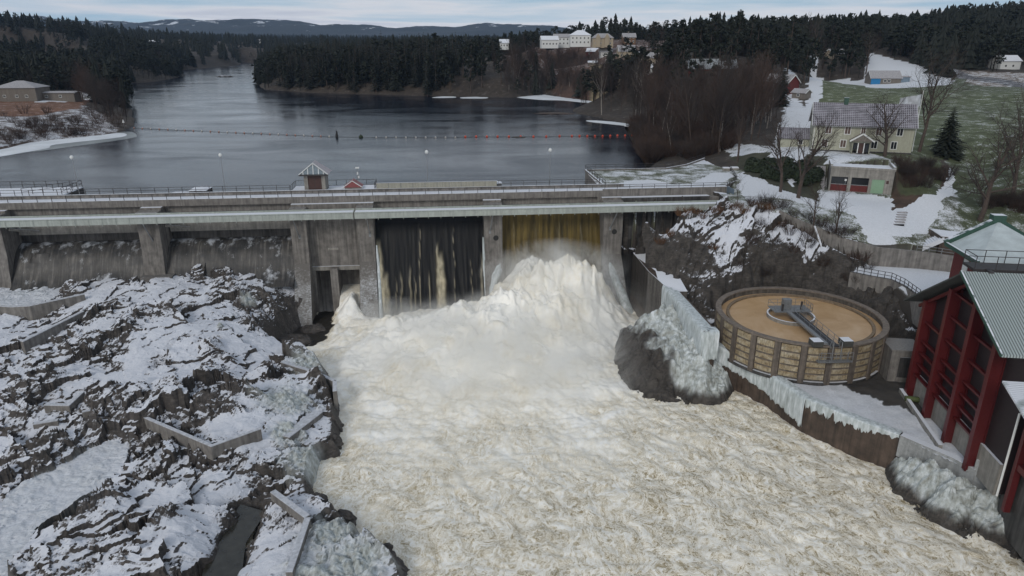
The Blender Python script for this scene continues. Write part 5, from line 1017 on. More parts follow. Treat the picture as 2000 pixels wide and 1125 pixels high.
# lift tower rising through the far roof, with its snowy roof and gangway
lt = MB().box(2.0, 22, 15.6, 22.5, 12, 21.2).build('tower_wall', M['red_wood'], ph)
MB().box(1.93, 2.0, 18.6, 19.8, 17.4, 20.4).build('window', M['white'], lt); MB().box(1.96, 2.0, 16.4, 17.0, 18, 20).build('window', M['white'], lt)
MB().add([(1.2, 14.9, 21.2), (12, 14.9, 21.2), (12, 23.2, 21.2), (1.2, 23.2, 21.2), (6.6, 15.4, 21.4), (6.6, 23.2, 24.4), (1.2, 23.2, 21.2)], [(3, 2, 1, 0), (0, 1, 4), (0, 4, 5, 3), (1, 2, 5, 4), (2, 3, 5)]).build('tower_roof', plain('frosted_roof_sheet', (0.44, 0.49, 0.50), .7, var=.2, vs=.6), ph)
MB().bar((1.1, 14.8, 21.3), (1.1, 23.3, 21.3), .3, .5).bar((1.1, 23.4, 21.3), (6.6, 23.4, 24.5), .7, .8).bar((6.6, 23.4, 24.5), (12, 23.4, 21.3), .7, .8).box(5.9, 7.4, 23.0, 24.1, 24.0, 25.2).build('roof_trim', M['green_trim'], ph)
MB().box(-.6, 16, 12.0, 14.8, RZ+.1, RZ+.4).build('gangway', M['steel_dark'], ph)
mb = MB()
for x in np.arange(-.6, 16, 2.2): mb.bar((x, 12.0, RZ+.4), (x, 12.0, RZ+1.9), .07).bar((x, 14.7, RZ+.4), (x, 14.7, RZ+1.9), .07)
for z in (1.15, 1.9):
    for y in (12.0, 14.7): mb.bar((-.6, y, RZ+z), (16, y, RZ+z), .07)
    mb.bar((-.6, 12, RZ+z), (-.6, 14.7, RZ+z), .07)
for x in (.6, 5, 9.5): mb.box(x, x+.5, 11.2, 12.2, RZ-.6, RZ+.4)
mb.build('gangway_railing', M['steel_dark'], ph)
# lower annex by the water with a green roof
ax = MB().box(1.2, 14, -9, -1.2, 4.6, 11.0).build('annex_wall', M['dark_clad'], ph)
MB().box(.6, 1.25, -1.8, -1.3, -1, 10.8).box(.6, 1.25, -9.2, -8.7, 4.4, 10.8).box(.7, 1.2, -9, -1.5, 4.2, 4.9).box(.8, 1.15, -8.7, -1.8, 7.4, 7.6).box(1.2, 14, -9.3, -9.0, 4.2, 4.9).build('annex_frame', M['red_paint'], ph)
MB().add([(-2.1, -.6, 13.6), (14, -.6, 13.6), (14, -10, 10.6), (-2.1, -10, 10.6), (-2.1, -.6, 13.4), (14, -.6, 13.4), (14, -10, 10.4), (-2.1, -10, 10.4)], [(3, 2, 1, 0), (4, 5, 6, 7), (0, 3, 7, 4), (3, 2, 6, 7)][:]).build('annex_roof', M['corr_green'], ph)
MB().box(1.4, 14, -9, 0.5, -4, 4.2).build('annex_base', M['concrete_dark'], ph)
MB().tube([(-.7, -2.2, 10.9), (-.7, -2.2, 1.2)], .11, 8).build('downpipe', M['white'], ph)
cb = thing('concrete_bunker', 'plain concrete block building between tank and red powerhouse', 'building', (54.2, 89.6, -18.2), ba)
MB().box(-.6, 3.6, -2.0, 2.2, 0, 4.8).build('wall', M['conc_bare'], cb); MB().box(-.7, 3.7, -2.1, 2.3, 4.8, 5.0).build('roof', plain('bunker_roof', (0.20, 0.19, 0.18), .8), cb); MB().box(0.6, 3.0, -2.06, -2.0, .8, 3.9).build('recess', M['concrete_dark'], cb)
pp = thing('mossy_pipe', 'short mossy green pipe under the red powerhouse', 'pipe', pt(1768, 778, -17.6), ba); MB().tube([(0, 0, 0), (2.6, -.3, 0)], .38, 12).build('pipe_body', plain('moss', (0.08, 0.10, 0.035), .9, var=.4), pp, smooth=True)

# ================================================================== WALLS, STAIRS AND RAILINGS OF THE RIGHT BANK
rw = thing('retaining_wall', 'long grey concrete retaining wall below the snowy lawn', 'wall')
rwp = [pt(*p) for p in [(1522, 412, -1.2), (1560, 430, -2.5), (1600, 447, -3.6), (1650, 467, -4.9), (1720, 485, -6.0), (1800, 493, -6.3), (1888, 505, -6.6), (1960, 514, -6.8)]]
wallstrip([p+[0, 0, .12] for p in rwp], 0.5, -10.5, M['conc_bare'], 'wall_body', rw, -.1, [-3, -5.5, -7.5, -9, -10, -10, -10, -10])
MB(); railing('railing', 'pale tube railing on the retaining wall before the steps', [pt(1790, 490, -6.2), pt(1888, 504, -6.45)], h=1.0, step=1.9, rails=(1.0, .5), mat=M['galv'])
yw = thing('yard_wall', 'curved concrete wall holding up the snowy turning yard', 'wall')
ywp = [pt(*p) for p in [(1660, 533, -9.2), (1700, 541, -9.2), (1740, 548, -9.2), (1765, 560, -9.2), (1795, 582, -9.2), (1830, 610, -9.2)]]
wallstrip([p+[0, 0, .15] for p in ywp], 0.4, -13.5, M['conc_bare'], 'wall_body', yw)
railing('railing', 'dark steel railing on the curved yard wall', [p+[0, 0, .15] for p in ywp[:5]], h=1.15, step=1.2, rails=(1.15, .6, .1))
st = thing('outdoor_steps', 'snowy concrete steps with side landing above the turning yard', 'steps')
a0 = pt(1800, 476, -5.6); a1 = pt(1842, 458, -3.7); sd = (a1-a0); sdn = sd/np.linalg.norm(sd[:2]); wdv = np.array([sdn[1], -sdn[0], 0])
for i in range(9):
    c = a0+(a1-a0)*i/9; MB().hexa([c-wdv*1.3+[0, 0, -1], c+wdv*1.3+[0, 0, -1], c+wdv*1.3+sd/9+[0, 0, -1], c-wdv*1.3+sd/9+[0, 0, -1]], [c-wdv*1.3, c+wdv*1.3, c+wdv*1.3+sd/9*[1, 1, 0]*.95, c-wdv*1.3+sd/9*[1, 1, 0]*.95]).build('step', M['concrete_snowy'] if 'concrete_snowy' in M else M['snow'], st)
b0, b1, b2, b3 = pt(1838, 462, -3.8), pt(1908, 468, -3.8), pt(1905, 458, -3.8), pt(1815, 447, -3.8)
MB().prism([b0[:2], b1[:2], b2[:2], b3[:2]], -8, -3.82).build('landing', M['concrete_brown'], st); MB().prism([b0[:2]+[.1, .1], b1[:2]+[-.1, .1], b2[:2]+[-.1, -.1], b3[:2]+[.1, -.1]], -3.82, -3.7).build('landing_snow', M['snow'], st)
s2 = thing('garden_steps', 'small flight of steps down the lawn above the snowy path', 'steps')
for i in range(7):
    c = hit(1754+i*1.3, 445-i*4.4); MB().box(c[0]-.9, c[0]+.9, c[1]-.2, c[1]+.3, c[2]-.5, c[2]+.18).build('step', M['roof_snow2'], s2)
lr = thing('low_parapet', 'thin snowy parapet descending the bank behind the dam end', 'parapet'); 
MB().bar(pt(1590, 442, -3.2), py_(1608, 496, 114.5), .35, .4).build('parapet_body', M['concrete_dry'], lr)
railing('cable_fence', 'thin wire fence along the top of the bank right of the dam', [pt(1430, 393, -.6), pt(1500, 396, -.9), pt(1545, 424, -2.1)], cat='fence', h=1.0, step=3.5, rails=(1.0,), mat=M['galv'])
gt = thing('blue_gate', 'small blue-grey gate at the right end of the walkway', 'gate', dw(82.3, -3.6, -2), DA)
MB().box(0, .08, 0, 3.4, 0, 2.4).build('gate_leaf', plain('blue_grey_paint', (0.12, 0.16, 0.20), .5), gt)

M['cap_snow'] = plain('old_snow_on_coping', (0.50, 0.515, 0.55), .9, var=.3, vs=2.5)
# ---- low walls among the left bank rocks
def rockwall(label, pts, th=0.55, drop=2.5, snow=True):
    t = thing('low_wall', label, 'wall', (0, 0, 0), 0, 'low concrete walls among the rocks'); P = [pt(*p) for p in pts]
    wallstrip(P, th, min(p[2] for p in P)-drop, M['conc_bare'], 'wall_body', t); wallstrip([p+[0, 0, .09] for p in P], th-.06, min(p[2] for p in P)-.0, M['snow'], 'snow_cap', t, .03) if False else None
    mb = MB()
    for i in range(len(P)-1):
        d = P[i+1]-P[i]; d = d/np.linalg.norm(d); q = np.array([-d[1], d[0], 0])*th/2; mb.bar(P[i]+q+[0, 0, .03], P[i+1]+q+[0, 0, .03], th*1.04, .1)
    mb.build('snow_cap', M['cap_snow'], t); return t
rockwall('angled low wall in the middle of the rocks, running down to the right', [(160, 806, -17.4), (228, 793, -17.4), (300, 825, -17.6), (412, 873, -17.9)], th=.42, drop=1.9)
rockwall('low wall continuing from the angled wall up to the icy ledge', [(412, 873, -17.9), (510, 838, -17.9)], th=.42, drop=1.6)
rockwall('straight low wall facing the camera below the left abutment', [(45, 668, -15.2), (165, 608, -14.2)], drop=3.4)
rockwall('stepped wall at the left picture edge below the dam', [(-20, 597, -14.4), (20, 600, -14.4), (58, 598, -14.2), (165, 575, -13.7)], drop=2.5)
rockwall('short stub wall left of the middle, beside the angled wall', [(64, 830, -18.2), (112, 822, -18.0)], drop=1.5)
rockwall('low flat coping left of the snowfield', [(85, 792, -17.0), (135, 793, -17.0), (165, 765, -16.6)], drop=1.2)
rockwall('bent parapet beam near the lower shore, upper leg', [(528, 962, -18.7), (595, 1012, -18.7)], th=.6, drop=1.0)
rockwall('bent parapet beam near the lower shore, lower leg', [(595, 1012, -18.7), (575, 1070, -18.7), (558, 1118, -18.7)], th=.6, drop=.8)
rockwall('brown wall stub at the water below the outlets', [(548, 708, -18.4), (612, 728, -18.8), (650, 745, -19.2), (650, 765, -19.5)], drop=4.5)
rockwall('slanting slab wall dipping into the foam, centre left', [(565, 855, -19.6), (630, 805, -19.6)], th=1.3, drop=1.5)
# ================================================================== HOUSES
HOUSES = []
def house(name, label, loc, rz, w, d, h, rh, wall, roof, wins=(), hip=0.0, chimney=None, cat='house', door=None, over=0.45, trim='white', sidewins=0, group=None):
    """front wall is y = 0 facing -y, x from 0 to w; ridge along x. wins: (x, z, width, height, pane material)"""
    HOUSES.append((float(loc[0]), float(loc[1]), w)); t = thing(name, label, cat, loc, rz, group); wm = M[wall] if isinstance(wall, str) else wall; rm = M[roof] if isinstance(roof, str) else roof
    mb = MB(); g = rh*0.96
    if hip: mb.box(0, w, 0, d, -1.5, h)
    else: mb.add([(0, 0, -1.5), (w, 0, -1.5), (w, d, -1.5), (0, d, -1.5), (0, 0, h), (w, 0, h), (w, d, h), (0, d, h), (0, d/2, h+g), (w, d/2, h+g)], [(3, 2, 1, 0), (0, 1, 5, 4), (1, 2, 6, 9, 5), (2, 3, 7, 6), (3, 0, 4, 8, 7), (4, 5, 9, 8), (8, 9, 6, 7)])
    wl = mb.build('wall', wm, t); o = over; hx = hip if hip else 0; e = h-o*rh/(d/2); th = .16
    A = [(-o, -o, e), (w+o, -o, e), (w+o, d+o, e), (-o, d+o, e), (-o+(hx+o if hip else 0), d/2, h+rh), (w+o-(hx+o if hip else 0), d/2, h+rh)]
    v = [(x, y, z+th) for x, y, z in A]+[(x, y, z) for x, y, z in A]
    f = [(0, 1, 5, 4), (2, 3, 4, 5), (0, 4, 3), (1, 2, 5), (6, 7, 1, 0), (7, 8, 2, 1), (8, 9, 3, 2), (9, 6, 0, 3), (9, 8, 7, 6)] if hip else [(0, 1, 5, 4), (2, 3, 4, 5), (7, 6, 10, 11), (9, 8, 11, 10), (6, 7, 1, 0), (8, 9, 3, 2), (6, 0, 4, 10), (3, 9, 10, 4), (1, 7, 11, 5), (8, 2, 5, 11)]
    rf = MB().add(v, f).build('roof', rm, t)
    if not hip:
        mb = MB()
        for x in (-o-.03, w+o-.05): mb.bar((x+.04, -o, e-.02), (x+.04, d/2, h+rh), .08, .3).bar((x+.04, d+o, e-.02), (x+.04, d/2, h+rh), .08, .3)
        mb.build('bargeboard', M[trim], rf)
    if chimney: MB().box(chimney-.45, chimney+.45, d/2-.4, d/2+.4, h+rh-1, h+rh+1.1).box(chimney-.55, chimney+.55, d/2-.5, d/2+.5, h+rh+1.1, h+rh+1.25).build('chimney', M['green_trim'] if name == 'farmhouse' else M['concrete'], rf)
    for wn in wins:
        x, z, ww, hh = wn[:4]; pm = M[wn[4]] if len(wn) > 4 else M['glass_dark']
        fr = MB().box(x-ww/2-.1, x+ww/2+.1, -.06, .02, z-hh/2-.1, z+hh/2+.1).build('window', M[trim], t)
        p_ = MB().box(x-ww/2+.03, x-.04, -.075, -.055, z-hh/2+.03, z+hh/2-.03).box(x+.04, x+ww/2-.03, -.075, -.055, z-hh/2+.03, z+hh/2-.03) if ww > .7 else MB().box(x-ww/2+.03, x+ww/2-.03, -.075, -.055, z-hh/2+.03, z+hh/2-.03)
        p_.build('pane', pm, fr)
    if door:
        x, z, ww, hh = door; MB().box(x-ww/2, x+ww/2, -.07, .02, z, z+hh).build('door', M['brown_door'], t)
    for k in range(sidewins):
        y = d*(k+1)/(sidewins+1); fr = MB().box(-.06, .02, y-.55, y+.55, 1.1, 2.3).build('window', M[trim], t); MB().box(-.075, -.055, y-.45, y+.45, 1.2, 2.2).build('pane', M['glass_dark'], fr)
    return t
hl, hr = pt(1583, 294, 3.9), pt(1778, 302, 3.9); hd = hr-hl; HW = float(np.linalg.norm(hd[:2])); ha = math.atan2(hd[1], hd[0]); pxm = HW/187
wx = lambda px: (px-1581)*pxm
up = [(wx(p), 4.55, 1.15 if i != 2 else .85, 1.5, 'curtain' if i < 4 else 'glass_dark') for i, p in enumerate((1610, 1646, 1675, 1704, 1742))]; dn = [(wx(p), 1.75, 1.15, 1.5, m_) for p, m_ in ((1606, 'curtain'), (1641, 'curtain'), (1699, 'glass_dark'), (1735, 'glass_dark'))]
fh = house('farmhouse', 'long two-storey cream house with a snow-speckled tiled roof and central porch', hl, ha, HW, 8.6, 5.9, 3.9, 'cream', 'pantile', up+dn, chimney=wx(1640), over=.5)
fh.scale = (1, 1, 1.06)
MB().box(-.1, HW+.1, -.1, 8.7, -1.5, .35).build('foundation', M['concrete_dark'], fh)
for px_ in (1583, 1600, 1626, 1660, 1690, 1720): MB().box(wx(px_)-.05, wx(px_)+.05, -.12, -.03, .4, 5.6).build('downpipe', M['white'], fh) if px_ in (1583,) else None
MB().box(-.5, HW+.5, -.75, -.6, 5.35, 5.5).build('gutter', M['galv'], fh)
pc = MB(); p0, p1 = wx(1655), wx(1690); pc.box(p0, p0+.25, -2.2, -2.0, 0, 2.7).box(p1-.25, p1, -2.2, -2.0, 0, 2.7).box(p0, p0+.15, -2.2, 0, 0, 2.7).box(p1-.15, p1, -2.2, 0, 0, 2.7).box(p0, p1, -2.15, -2.05, 2.3, 2.7)
po = pc.build('porch', M['cream'], fh); pm_ = (p0+p1)/2
MB().box(pm_-.5, pm_+.5, -2.12, -2.06, .1, 2.2).build('door', M['brown_door'], po); MB().box(p0+.3, pm_-.7, -2.12, -2.06, .9, 2.2).build('window', M['glass_dark'], po); MB().box(pm_+.7, p1-.3, -2.12, -2.06, .3, 2.2).build('window', M['glass_dark'], po)
MB().box(pm_-.72, pm_-.52, -2.2, -2.05, .1, 2.3).build('jamb', M['white'], po); MB().box(pm_+.52, pm_+.7, -2.2, -2.05, .1, 2.3).build('jamb', M['white'], po)
MB().add([(p0-.5, -2.7, 2.6), (p1+.5, -2.7, 2.6), (p1+.5, .2, 2.6), (p0-.5, .2, 2.6), (pm_, -2.7, 4.1), (pm_, .2, 4.1)], [(3, 2, 1, 0), (0, 1, 4), (0, 4, 5, 3), (1, 2, 5, 4), (2, 3, 5)]).build('porch_roof', M['grey_wood'], po)
MB().bar((p0-.6, -2.74, 2.6), (pm_, -2.74, 4.2), .1, .3).bar((p1+.6, -2.74, 2.6), (pm_, -2.74, 4.2), .1, .3).build('bargeboard', M['white'], po)
al = pt(1519, 286, 3.8); an = house('annex', 'low cream annex with a snow-speckled roof, left of the farmhouse', al, ha, 7.3, 5.2, 2.3, 1.9, 'cream', 'pantile', [(5.0, 1.3, .9, 1.1)], cat='annex')
# garage built into the bank
gl_, gr_ = pt(1617, 372, -.9), pt(1740, 380, -.9); gd = gr_-gl_; GW = float(np.linalg.norm(gd[:2])); ga = math.atan2(gd[1], gd[0]); gx = lambda px: (px-1617)/123*GW
gg = thing('garage', 'flat concrete garage set in the bank with two red doors and a pale green door', 'garage', gl_, ga)
MB().box(0, gx(1620), 0, .4, -1, 4.3).box(gx(1653), gx(1660), 0, .4, -1, 4.3).box(gx(1694), gx(1700), 0, .4, -1, 4.3).box(gx(1724), GW, 0, .4, -1, 4.3).box(gx(1620), gx(1653), 0, .4, 2.75, 4.3).box(gx(1660), gx(1694), 0, .4, 2.75, 4.3).box(gx(1700), gx(1724), 0, .4, 2.6, 4.3).box(0, .35, .4, 7, -1, 4.3).box(GW-.35, GW, .4, 7, -1, 4.3).box(.35, GW-.35, .4, .7, -1, -.01).build('wall', M['concrete_dry'], gg)
MB().box(-.15, GW+.15, -.12, .3, 4.3, 4.72).box(-.15, .25, .3, 7, 4.3, 5.0).box(GW-.25, GW+.15, .3, 7, 4.3, 5.0).build('parapet', M['concrete_dry'], gg); MB().box(.25, GW-.25, .3, 7, 4.1, 4.4).build('roof', plain('turf_roof', (0.08, 0.085, 0.045), .95, var=.5, vs=2, snow=.25), gg)
for a_, b_ in ((1620, 1653), (1660, 1694)):
    gg.scale = (1, 1, 1.06); d_ = MB().box(gx(a_), gx(b_), .5, .6, 0, 1.25).build('garage_door', M['red_wood'], gg); MB().box(gx(a_), gx(b_), .52, .6, 1.3, 2.75).build('pane', M['glass_dark'], d_); MB().box(gx(a_), gx(b_), .46, .62, 1.22, 1.34).build('rail', M['galv'], d_)
MB().box(gx(1700), gx(1724), .1, .2, 0, 2.6).build('door', M['green_door'], gg); MB().box(gx(1727), gx(1732), -.02, .1, 1.9, 2.5).build('vent_panel', M['brown_door'], gg)
MB().tube([(gx(1649), .3, 1.2), (gx(1649), .3, 2.0)], .05, 6).build('lamp_post', M['galv'], gg); MB().box(gx(1647), gx(1651), .15, .45, 2.0, 2.35).build('lamp', M['white'], gg)
sg = thing('garage_steps', 'dark outdoor staircase climbing the bank left of the garage', 'steps', gl_-[0.2, 0, 0], ga)
for i in range(14): MB().box(-2.3, -.5, i*.42, i*.42+.40, -.8, .12+i*.3).build('step', M['roof_snow2'], sg)
fp = thing('flagpole', 'white flagpole standing at the right gable of the farmhouse', 'flagpole', pt(1781, 296, 3.8)); MB().tube([(0, 0, 0), (0, 0, 13.6)], [.11, .05], 8).build('pole', M['white'], fp)
bn = thing('banner', 'large white cloth banner blowing from the white flagpole', 'banner', pt(1781, 296, 3.8)+[0, 0, 10.2])
X, Z = np.meshgrid(np.linspace(-5.0, -.15, 24), np.linspace(0, 2.6, 10)); Yw = .25*np.sin(X*2+Z*.6)
gridmesh('cloth', X, Yw, Z+X*.18, plain('pale_banner_cloth', (0.45, 0.47, 0.50), .8, var=.5, vs=.8), parent=bn)
# other buildings
def put(px, py): return hit(px, py)
def at_d(px, py, Y): return py_(px, py, Y)
bh = hit(1700, 166); bh[2] += .1
b_ = house('blue_house', 'long low house with bright blue end wall and snowy roof at the field edge', bh, R(-6), 13.5, 8, 3.0, 3.0, 'grey_wood', 'roof_snow2', [(6.3, 1.6, 1.2, 1.1), (8.2, 1.6, 1.2, 1.1)], cat='house'); MB().box(-.05, 4.2, -.08, 0, 0, 2.9).build('blue_wall', M['blue'], b_)
MB().box(13.5, 17.6, .5, 7, -1, 3.3).build('side_wing', plain('blue_grey_boards', (0.16, 0.22, 0.28), .7), b_); MB().box(13.3, 18.0, .1, 7.4, 3.3, 3.7).build('wing_roof', M['roof_snow2'], b_)
bh = hit(1344, 157); house('red_barn', 'long dark red barn with pale sheet-metal roof among bare trees', bh, R(-4), 21, 11, 3.2, 3.8, 'red_wood', 'barn_roof', [(4, 1.6, 1, 1), (9, 1.6, 1, 1)], cat='barn')
bh = hit(1491, 176); house('red_gabled_house', 'small dark red house with white-framed gable windows near the snowy drive', bh, R(-62), 12, 6.5, 3.4, 2.8, 'red_wood', 'roof_snow2', [(2, 1.6, .8, .9), (5, 1.6, .8, .9)], cat='house', sidewins=2)
bh = hit(1546, 192); house('grey_shed', 'low grey shed with snowy roof beside the snowy drive', bh, R(-55), 5.5, 4, 2.2, 1.2, 'grey_wood', 'roof_snow2', [(2.6, 1.2, 1.0, .8)], cat='shed')
bh = hit(1626, 122); house('hillside_cottage', 'small grey cottage half hidden by dark pines above the field', bh, R(20), 9, 7, 3.4, 2.2, 'beige', 'roof_snow2', [(2.5, 1.6, 1, 1), (6, 1.6, 1, 1)])
VY = 520
def vill(name, label, px, pyb, Y, wpx, h, rh, wall, roof, nw=4, fl=1, hip=0, rz=0, d=9, chim=None, gr='houses of the hill village'):
    q = py_(px, pyb, Y) if Y > 485 else hit(px, pyb)+[0, 0, .3]; w = wpx/FPX*q[1]*1.03; ws = [((i+.6)*w/(nw+.2), 1.5+f_*2.7, .9, 1.1) for i in range(nw) for f_ in range(fl)]
    return house(name, label, q, rz, w, d, h, rh, wall, roof, ws, hip=hip, chimney=chim, group=gr)
vill('village_house', 'small white house far left of the village among dark trees', 976, 93, 520, 16, 3.2, 2.4, 'white', 'snow', 3)
vill('village_house', 'long white village building with snowy roof and lower front wing', 1058, 90, 505, 30, 4.2, 2.4, 'white', 'snow', 5, 1, rz=.1)
vill('village_house', 'white gabled house joined behind the long white village building', 1082, 89, 520, 28, 5.6, 2.2, 'white', 'roof_snow2', 4, 2)
vill('village_house', 'white two-storey village house with pyramid-like hipped snowy roof', 1114, 87, 500, 36, 6.2, 3.0, 'white', 'snow', 5, 2, hip=5.0, d=11)
v_ = vill('village_house', 'cream villa with several gables, right of the hipped white house', 1158, 89, 490, 36, 5.0, 2.6, 'beige', 'roof_snow2', 4, 2, hip=3)
for x in (1.5, 7.5): MB().add([(x, -1.5, 4.8), (x+3.6, -1.5, 4.8), (x+3.6, 4, 4.8), (x, 4, 4.8), (x+1.8, -1.5, 7.4), (x+1.8, 4, 7.4)], [(3, 2, 1, 0), (0, 1, 4), (0, 4, 5, 3), (1, 2, 5, 4), (2, 3, 5)]).box(x+.2, x+3.4, -1.3, 0, -1, 4.8).build('gable_bay', M['beige'], v_)
vill('village_house', 'brown wooden village house with steep roof beside a tall pine', 1217, 89, 470, 22, 4.4, 2.6, 'wood_brown', 'roof_snow2', 3, 2, chim=4)
vill('village_house', 'bright red cottage with white snowy roof below the village crest', 1145, 110, 470, 20, 3.0, 2.2, 'red_wood', 'snow', 2, 1, rz=-.3, d=7)
vill('village_house', 'pale grey-white house standing right of the red cottage', 1173, 114, 455, 20, 4.0, 2.6, 'white', 'snow', 2, 1)
vill('village_house', 'beige house with big grey roof in the middle of the village slope', 1208, 115, 440, 29, 4.0, 3.6, 'beige', 'roof_snow2', 3, 1)
vill('village_house', 'lowest beige village house with grey-pink roof, beside a dark pine', 1256, 128, 420, 29, 3.8, 2.8, 'beige', 'roof_snow2', 3, 1)
vill('village_house', 'small snow-roofed cabin tucked between the two beige houses', 1240, 114, 435, 16, 2.2, 1.6, 'white', 'snow', 2, 1, d=6)
vill('village_house', 'little white gabled boathouse at the foot of the village slope', 1262, 146, 390, 11, 3.2, 2.2, 'white', 'snow', 1, 1, d=6)
vill('village_shed', 'snow-covered low shed at the end of the village lane', 1150, 128, 440, 15, 1.4, .8, 'grey_wood', 'snow', 1, 1, d=5)
bh = hit(-8, 199); t_ = house('depot_building', 'large brown hall with pale hipped roof at the left edge', bh, R(8), 17, 13, 5.6, 2.6, 'grey_wood', 'roof_snow2', [(4, 2, 1, 1), (9, 2, 1, 1), (13, 2, 1, 1)], hip=7, cat='hall')
bh = hit(70, 196); house('flat_shed', 'long low brown shed with a thin snowy roof, left bank', bh, R(4), 17, 6, 3.0, .5, 'grey_wood', 'roof_snow2', [(5, 1.5, 1, 1), (11, 1.5, 1, 1)], cat='shed')
bh = hit(25, 197); house('brown_annex', 'plain brown boarded annex between the hall and the low shed', bh, R(6), 9, 5, 5.0, .3, 'grey_wood', 'grey_wood', [(3, 2, .9, .9)], cat='annex')
bh = hit(150, 192); tp = thing('gravel_heap', 'long mound with snowy top under bare trees on the left bank', 'mound', bh)
Xm, Ym = np.meshgrid(np.linspace(-8, 8, 40), np.linspace(-5, 5, 26)); Zm = 3.4*np.clip(1-(Xm/8)**2-(Ym/5)**2, 0, 1)**.7+.4*fbm(Xm/2, Ym/2, 4, 3)
gridmesh('heap_body', Xm, Ym, Zm-.6, plain('mossy_earth', (0.07, 0.07, 0.04), .9, var=.4, snow=.72), parent=tp)
for i, (px, py, Y, w) in enumerate([(150, 106, 560, 26), (178, 107, 575, 22)]):
    q = hit(px, py+2); house('long_hall', ['long white-roofed hall beyond the left river arm', 'second white-roofed hall beyond the river arm, further right'][i], q, 0, w/FPX*q[1]*1.05, 12, 3.2, 1.6, 'grey_wood', 'snow', [(3, 1.6, 1, 1)], cat='hall')
# far cottages across the woods
for px, py, lab in ((500, 80, 'tiny white house in the snowy clearing beyond the bay'), (528, 79, 'tiny snow-roofed house right of the white one beyond the bay'), (292, 84, 'lone white cottage in the woods above the left shore'), (1952, 132, 'snowy-roofed shed by the road under the right hill')):
    q = hit(px, py+4); house('far_cottage', lab, q, .1, 11, 8, 4, 2.5, 'white', 'snow', [(3, 1.6, 1, 1), (7, 1.6, 1, 1)])
# ================================================================== FLOATING BOOM, MARKERS
boom_px = [(262, 250)]+[(278+i*16.6, 251+i*.72) for i in range(23)]+[(705, 268)]+[(735+i*19.3, 268.5) for i in range(9)]+[(909, 267.5), (930, 267), (951, 267), (972, 267), (994, 267), (1017, 267), (1042, 267), (1067, 267), (1093, 266), (1117, 266), (1132, 266), (1147, 266), (1162, 266), (1177, 266), (1192, 265.5), (1206, 265), (1221, 265), (1235, 264.5), (1250, 264)]
mb = MB(); bp = [pt(a, b, LAKE_Z+.12) for a, b in boom_px]; mb.tube(bp, .05, 5); rp = mb.build('boom_rope', M['rubber']); tag(rp, 'thin dark rope carrying the floats across the reservoir', 'rope')
def buoy_mesh(r): 
    mb = MB(); n = 10; prof = [(.02, -.35), (.28, -.3), (.42, 0), (.34, .28), (.12, .4), (.1, .52), (.02, .55)]
    v = [(a*r/.42*math.cos(2*math.pi*i/n), a*r/.42*math.sin(2*math.pi*i/n), z*r/.42) for a, z in prof for i in range(n)]
    return mb.add(v, [(j*n+i, j*n+(i+1) % n, (j+1)*n+(i+1) % n, (j+1)*n+i) for j in range(len(prof)-1) for i in range(n)])
first = {}
for i, ((a, b), q) in enumerate(zip(boom_px, bp)):
    if abs(a-705) < 1: o = buoy_mesh(.75).build('marker_buoy', M['hedge'], smooth=True); o.location = tuple(q); tag(o, 'dark green round buoy in the float line, right of the black marker', 'buoy'); continue
    kind = 'orange' if a > 900 else ('white' if a > 700 or i % 3 == 2 else 'faded')
    lab = {'orange': 'bright orange float on the boom rope toward the right shore', 'white': 'small white float on the boom rope across the lake', 'faded': 'faded pink float on the boom rope toward the left shore'}[kind]
    if kind not in first:
        o = buoy_mesh(.4 if kind == 'orange' else .3).build('float', {'orange': M['buoy_red'], 'white': M['buoy_white'], 'faded': plain('faded_pink_float', (0.40, 0.22, 0.18), .6)}[kind], smooth=True); first[kind] = o
        tag(o, lab, 'float', kind+' floats of the boom')
    else: o = first[kind].copy(); COL.objects.link(o)
    o.location = tuple(q)
q = pt(658, 268, LAKE_Z); o = MB().tube([q, q+[0, 0, .9], q+[.1, 0, 1.6], q+[0, 0, 2.2]], [.5, .45, .25, .3], 8).build('marker_buoy', M['rubber']); tag(o, 'upright black marker buoy standing in the float line', 'buoy')
q = pt(243, 250, LAKE_Z+.8); sp_ = thing('shore_sign', 'white arrow-shaped shore sign on a thin post at the left point', 'sign', q); MB().tube([(0, 0, 0), (0, 0, 2.6)], .06, 6).build('post', M['galv'], sp_); MB().add([(-.4, -.05, 1.9), (.4, -.05, 1.9), (0, -.05, 3.1), (-.4, .05, 1.9), (.4, .05, 1.9), (0, .05, 3.1)], [(0, 1, 2), (5, 4, 3), (0, 3, 4, 1), (1, 4, 5, 2), (2, 5, 3, 0)]).build('sign_board', M['white'], sp_)
boulder('islet', 'tiny rocky islet with scrub far out in the bay', pt(439, 150, LAKE_Z+.1), (8, 5, 1.4), M['rock_r'], None, 77, 3, -.2, 0, 'islet')
boulder('skerry', 'low dark reed-covered skerry off the wooded point', pt(1085, 222, LAKE_Z), (9, 3.5, .5), M['bark'], None, 79, 3, -1, 0, 'skerry')
boulder('skerry', 'half-sunk rock breaking the ripples at the float line', pt(1014, 269, LAKE_Z-.1), (2.4, 1.6, .4), M['rock_r'], None, 83, 3, -1, 0, 'rock')
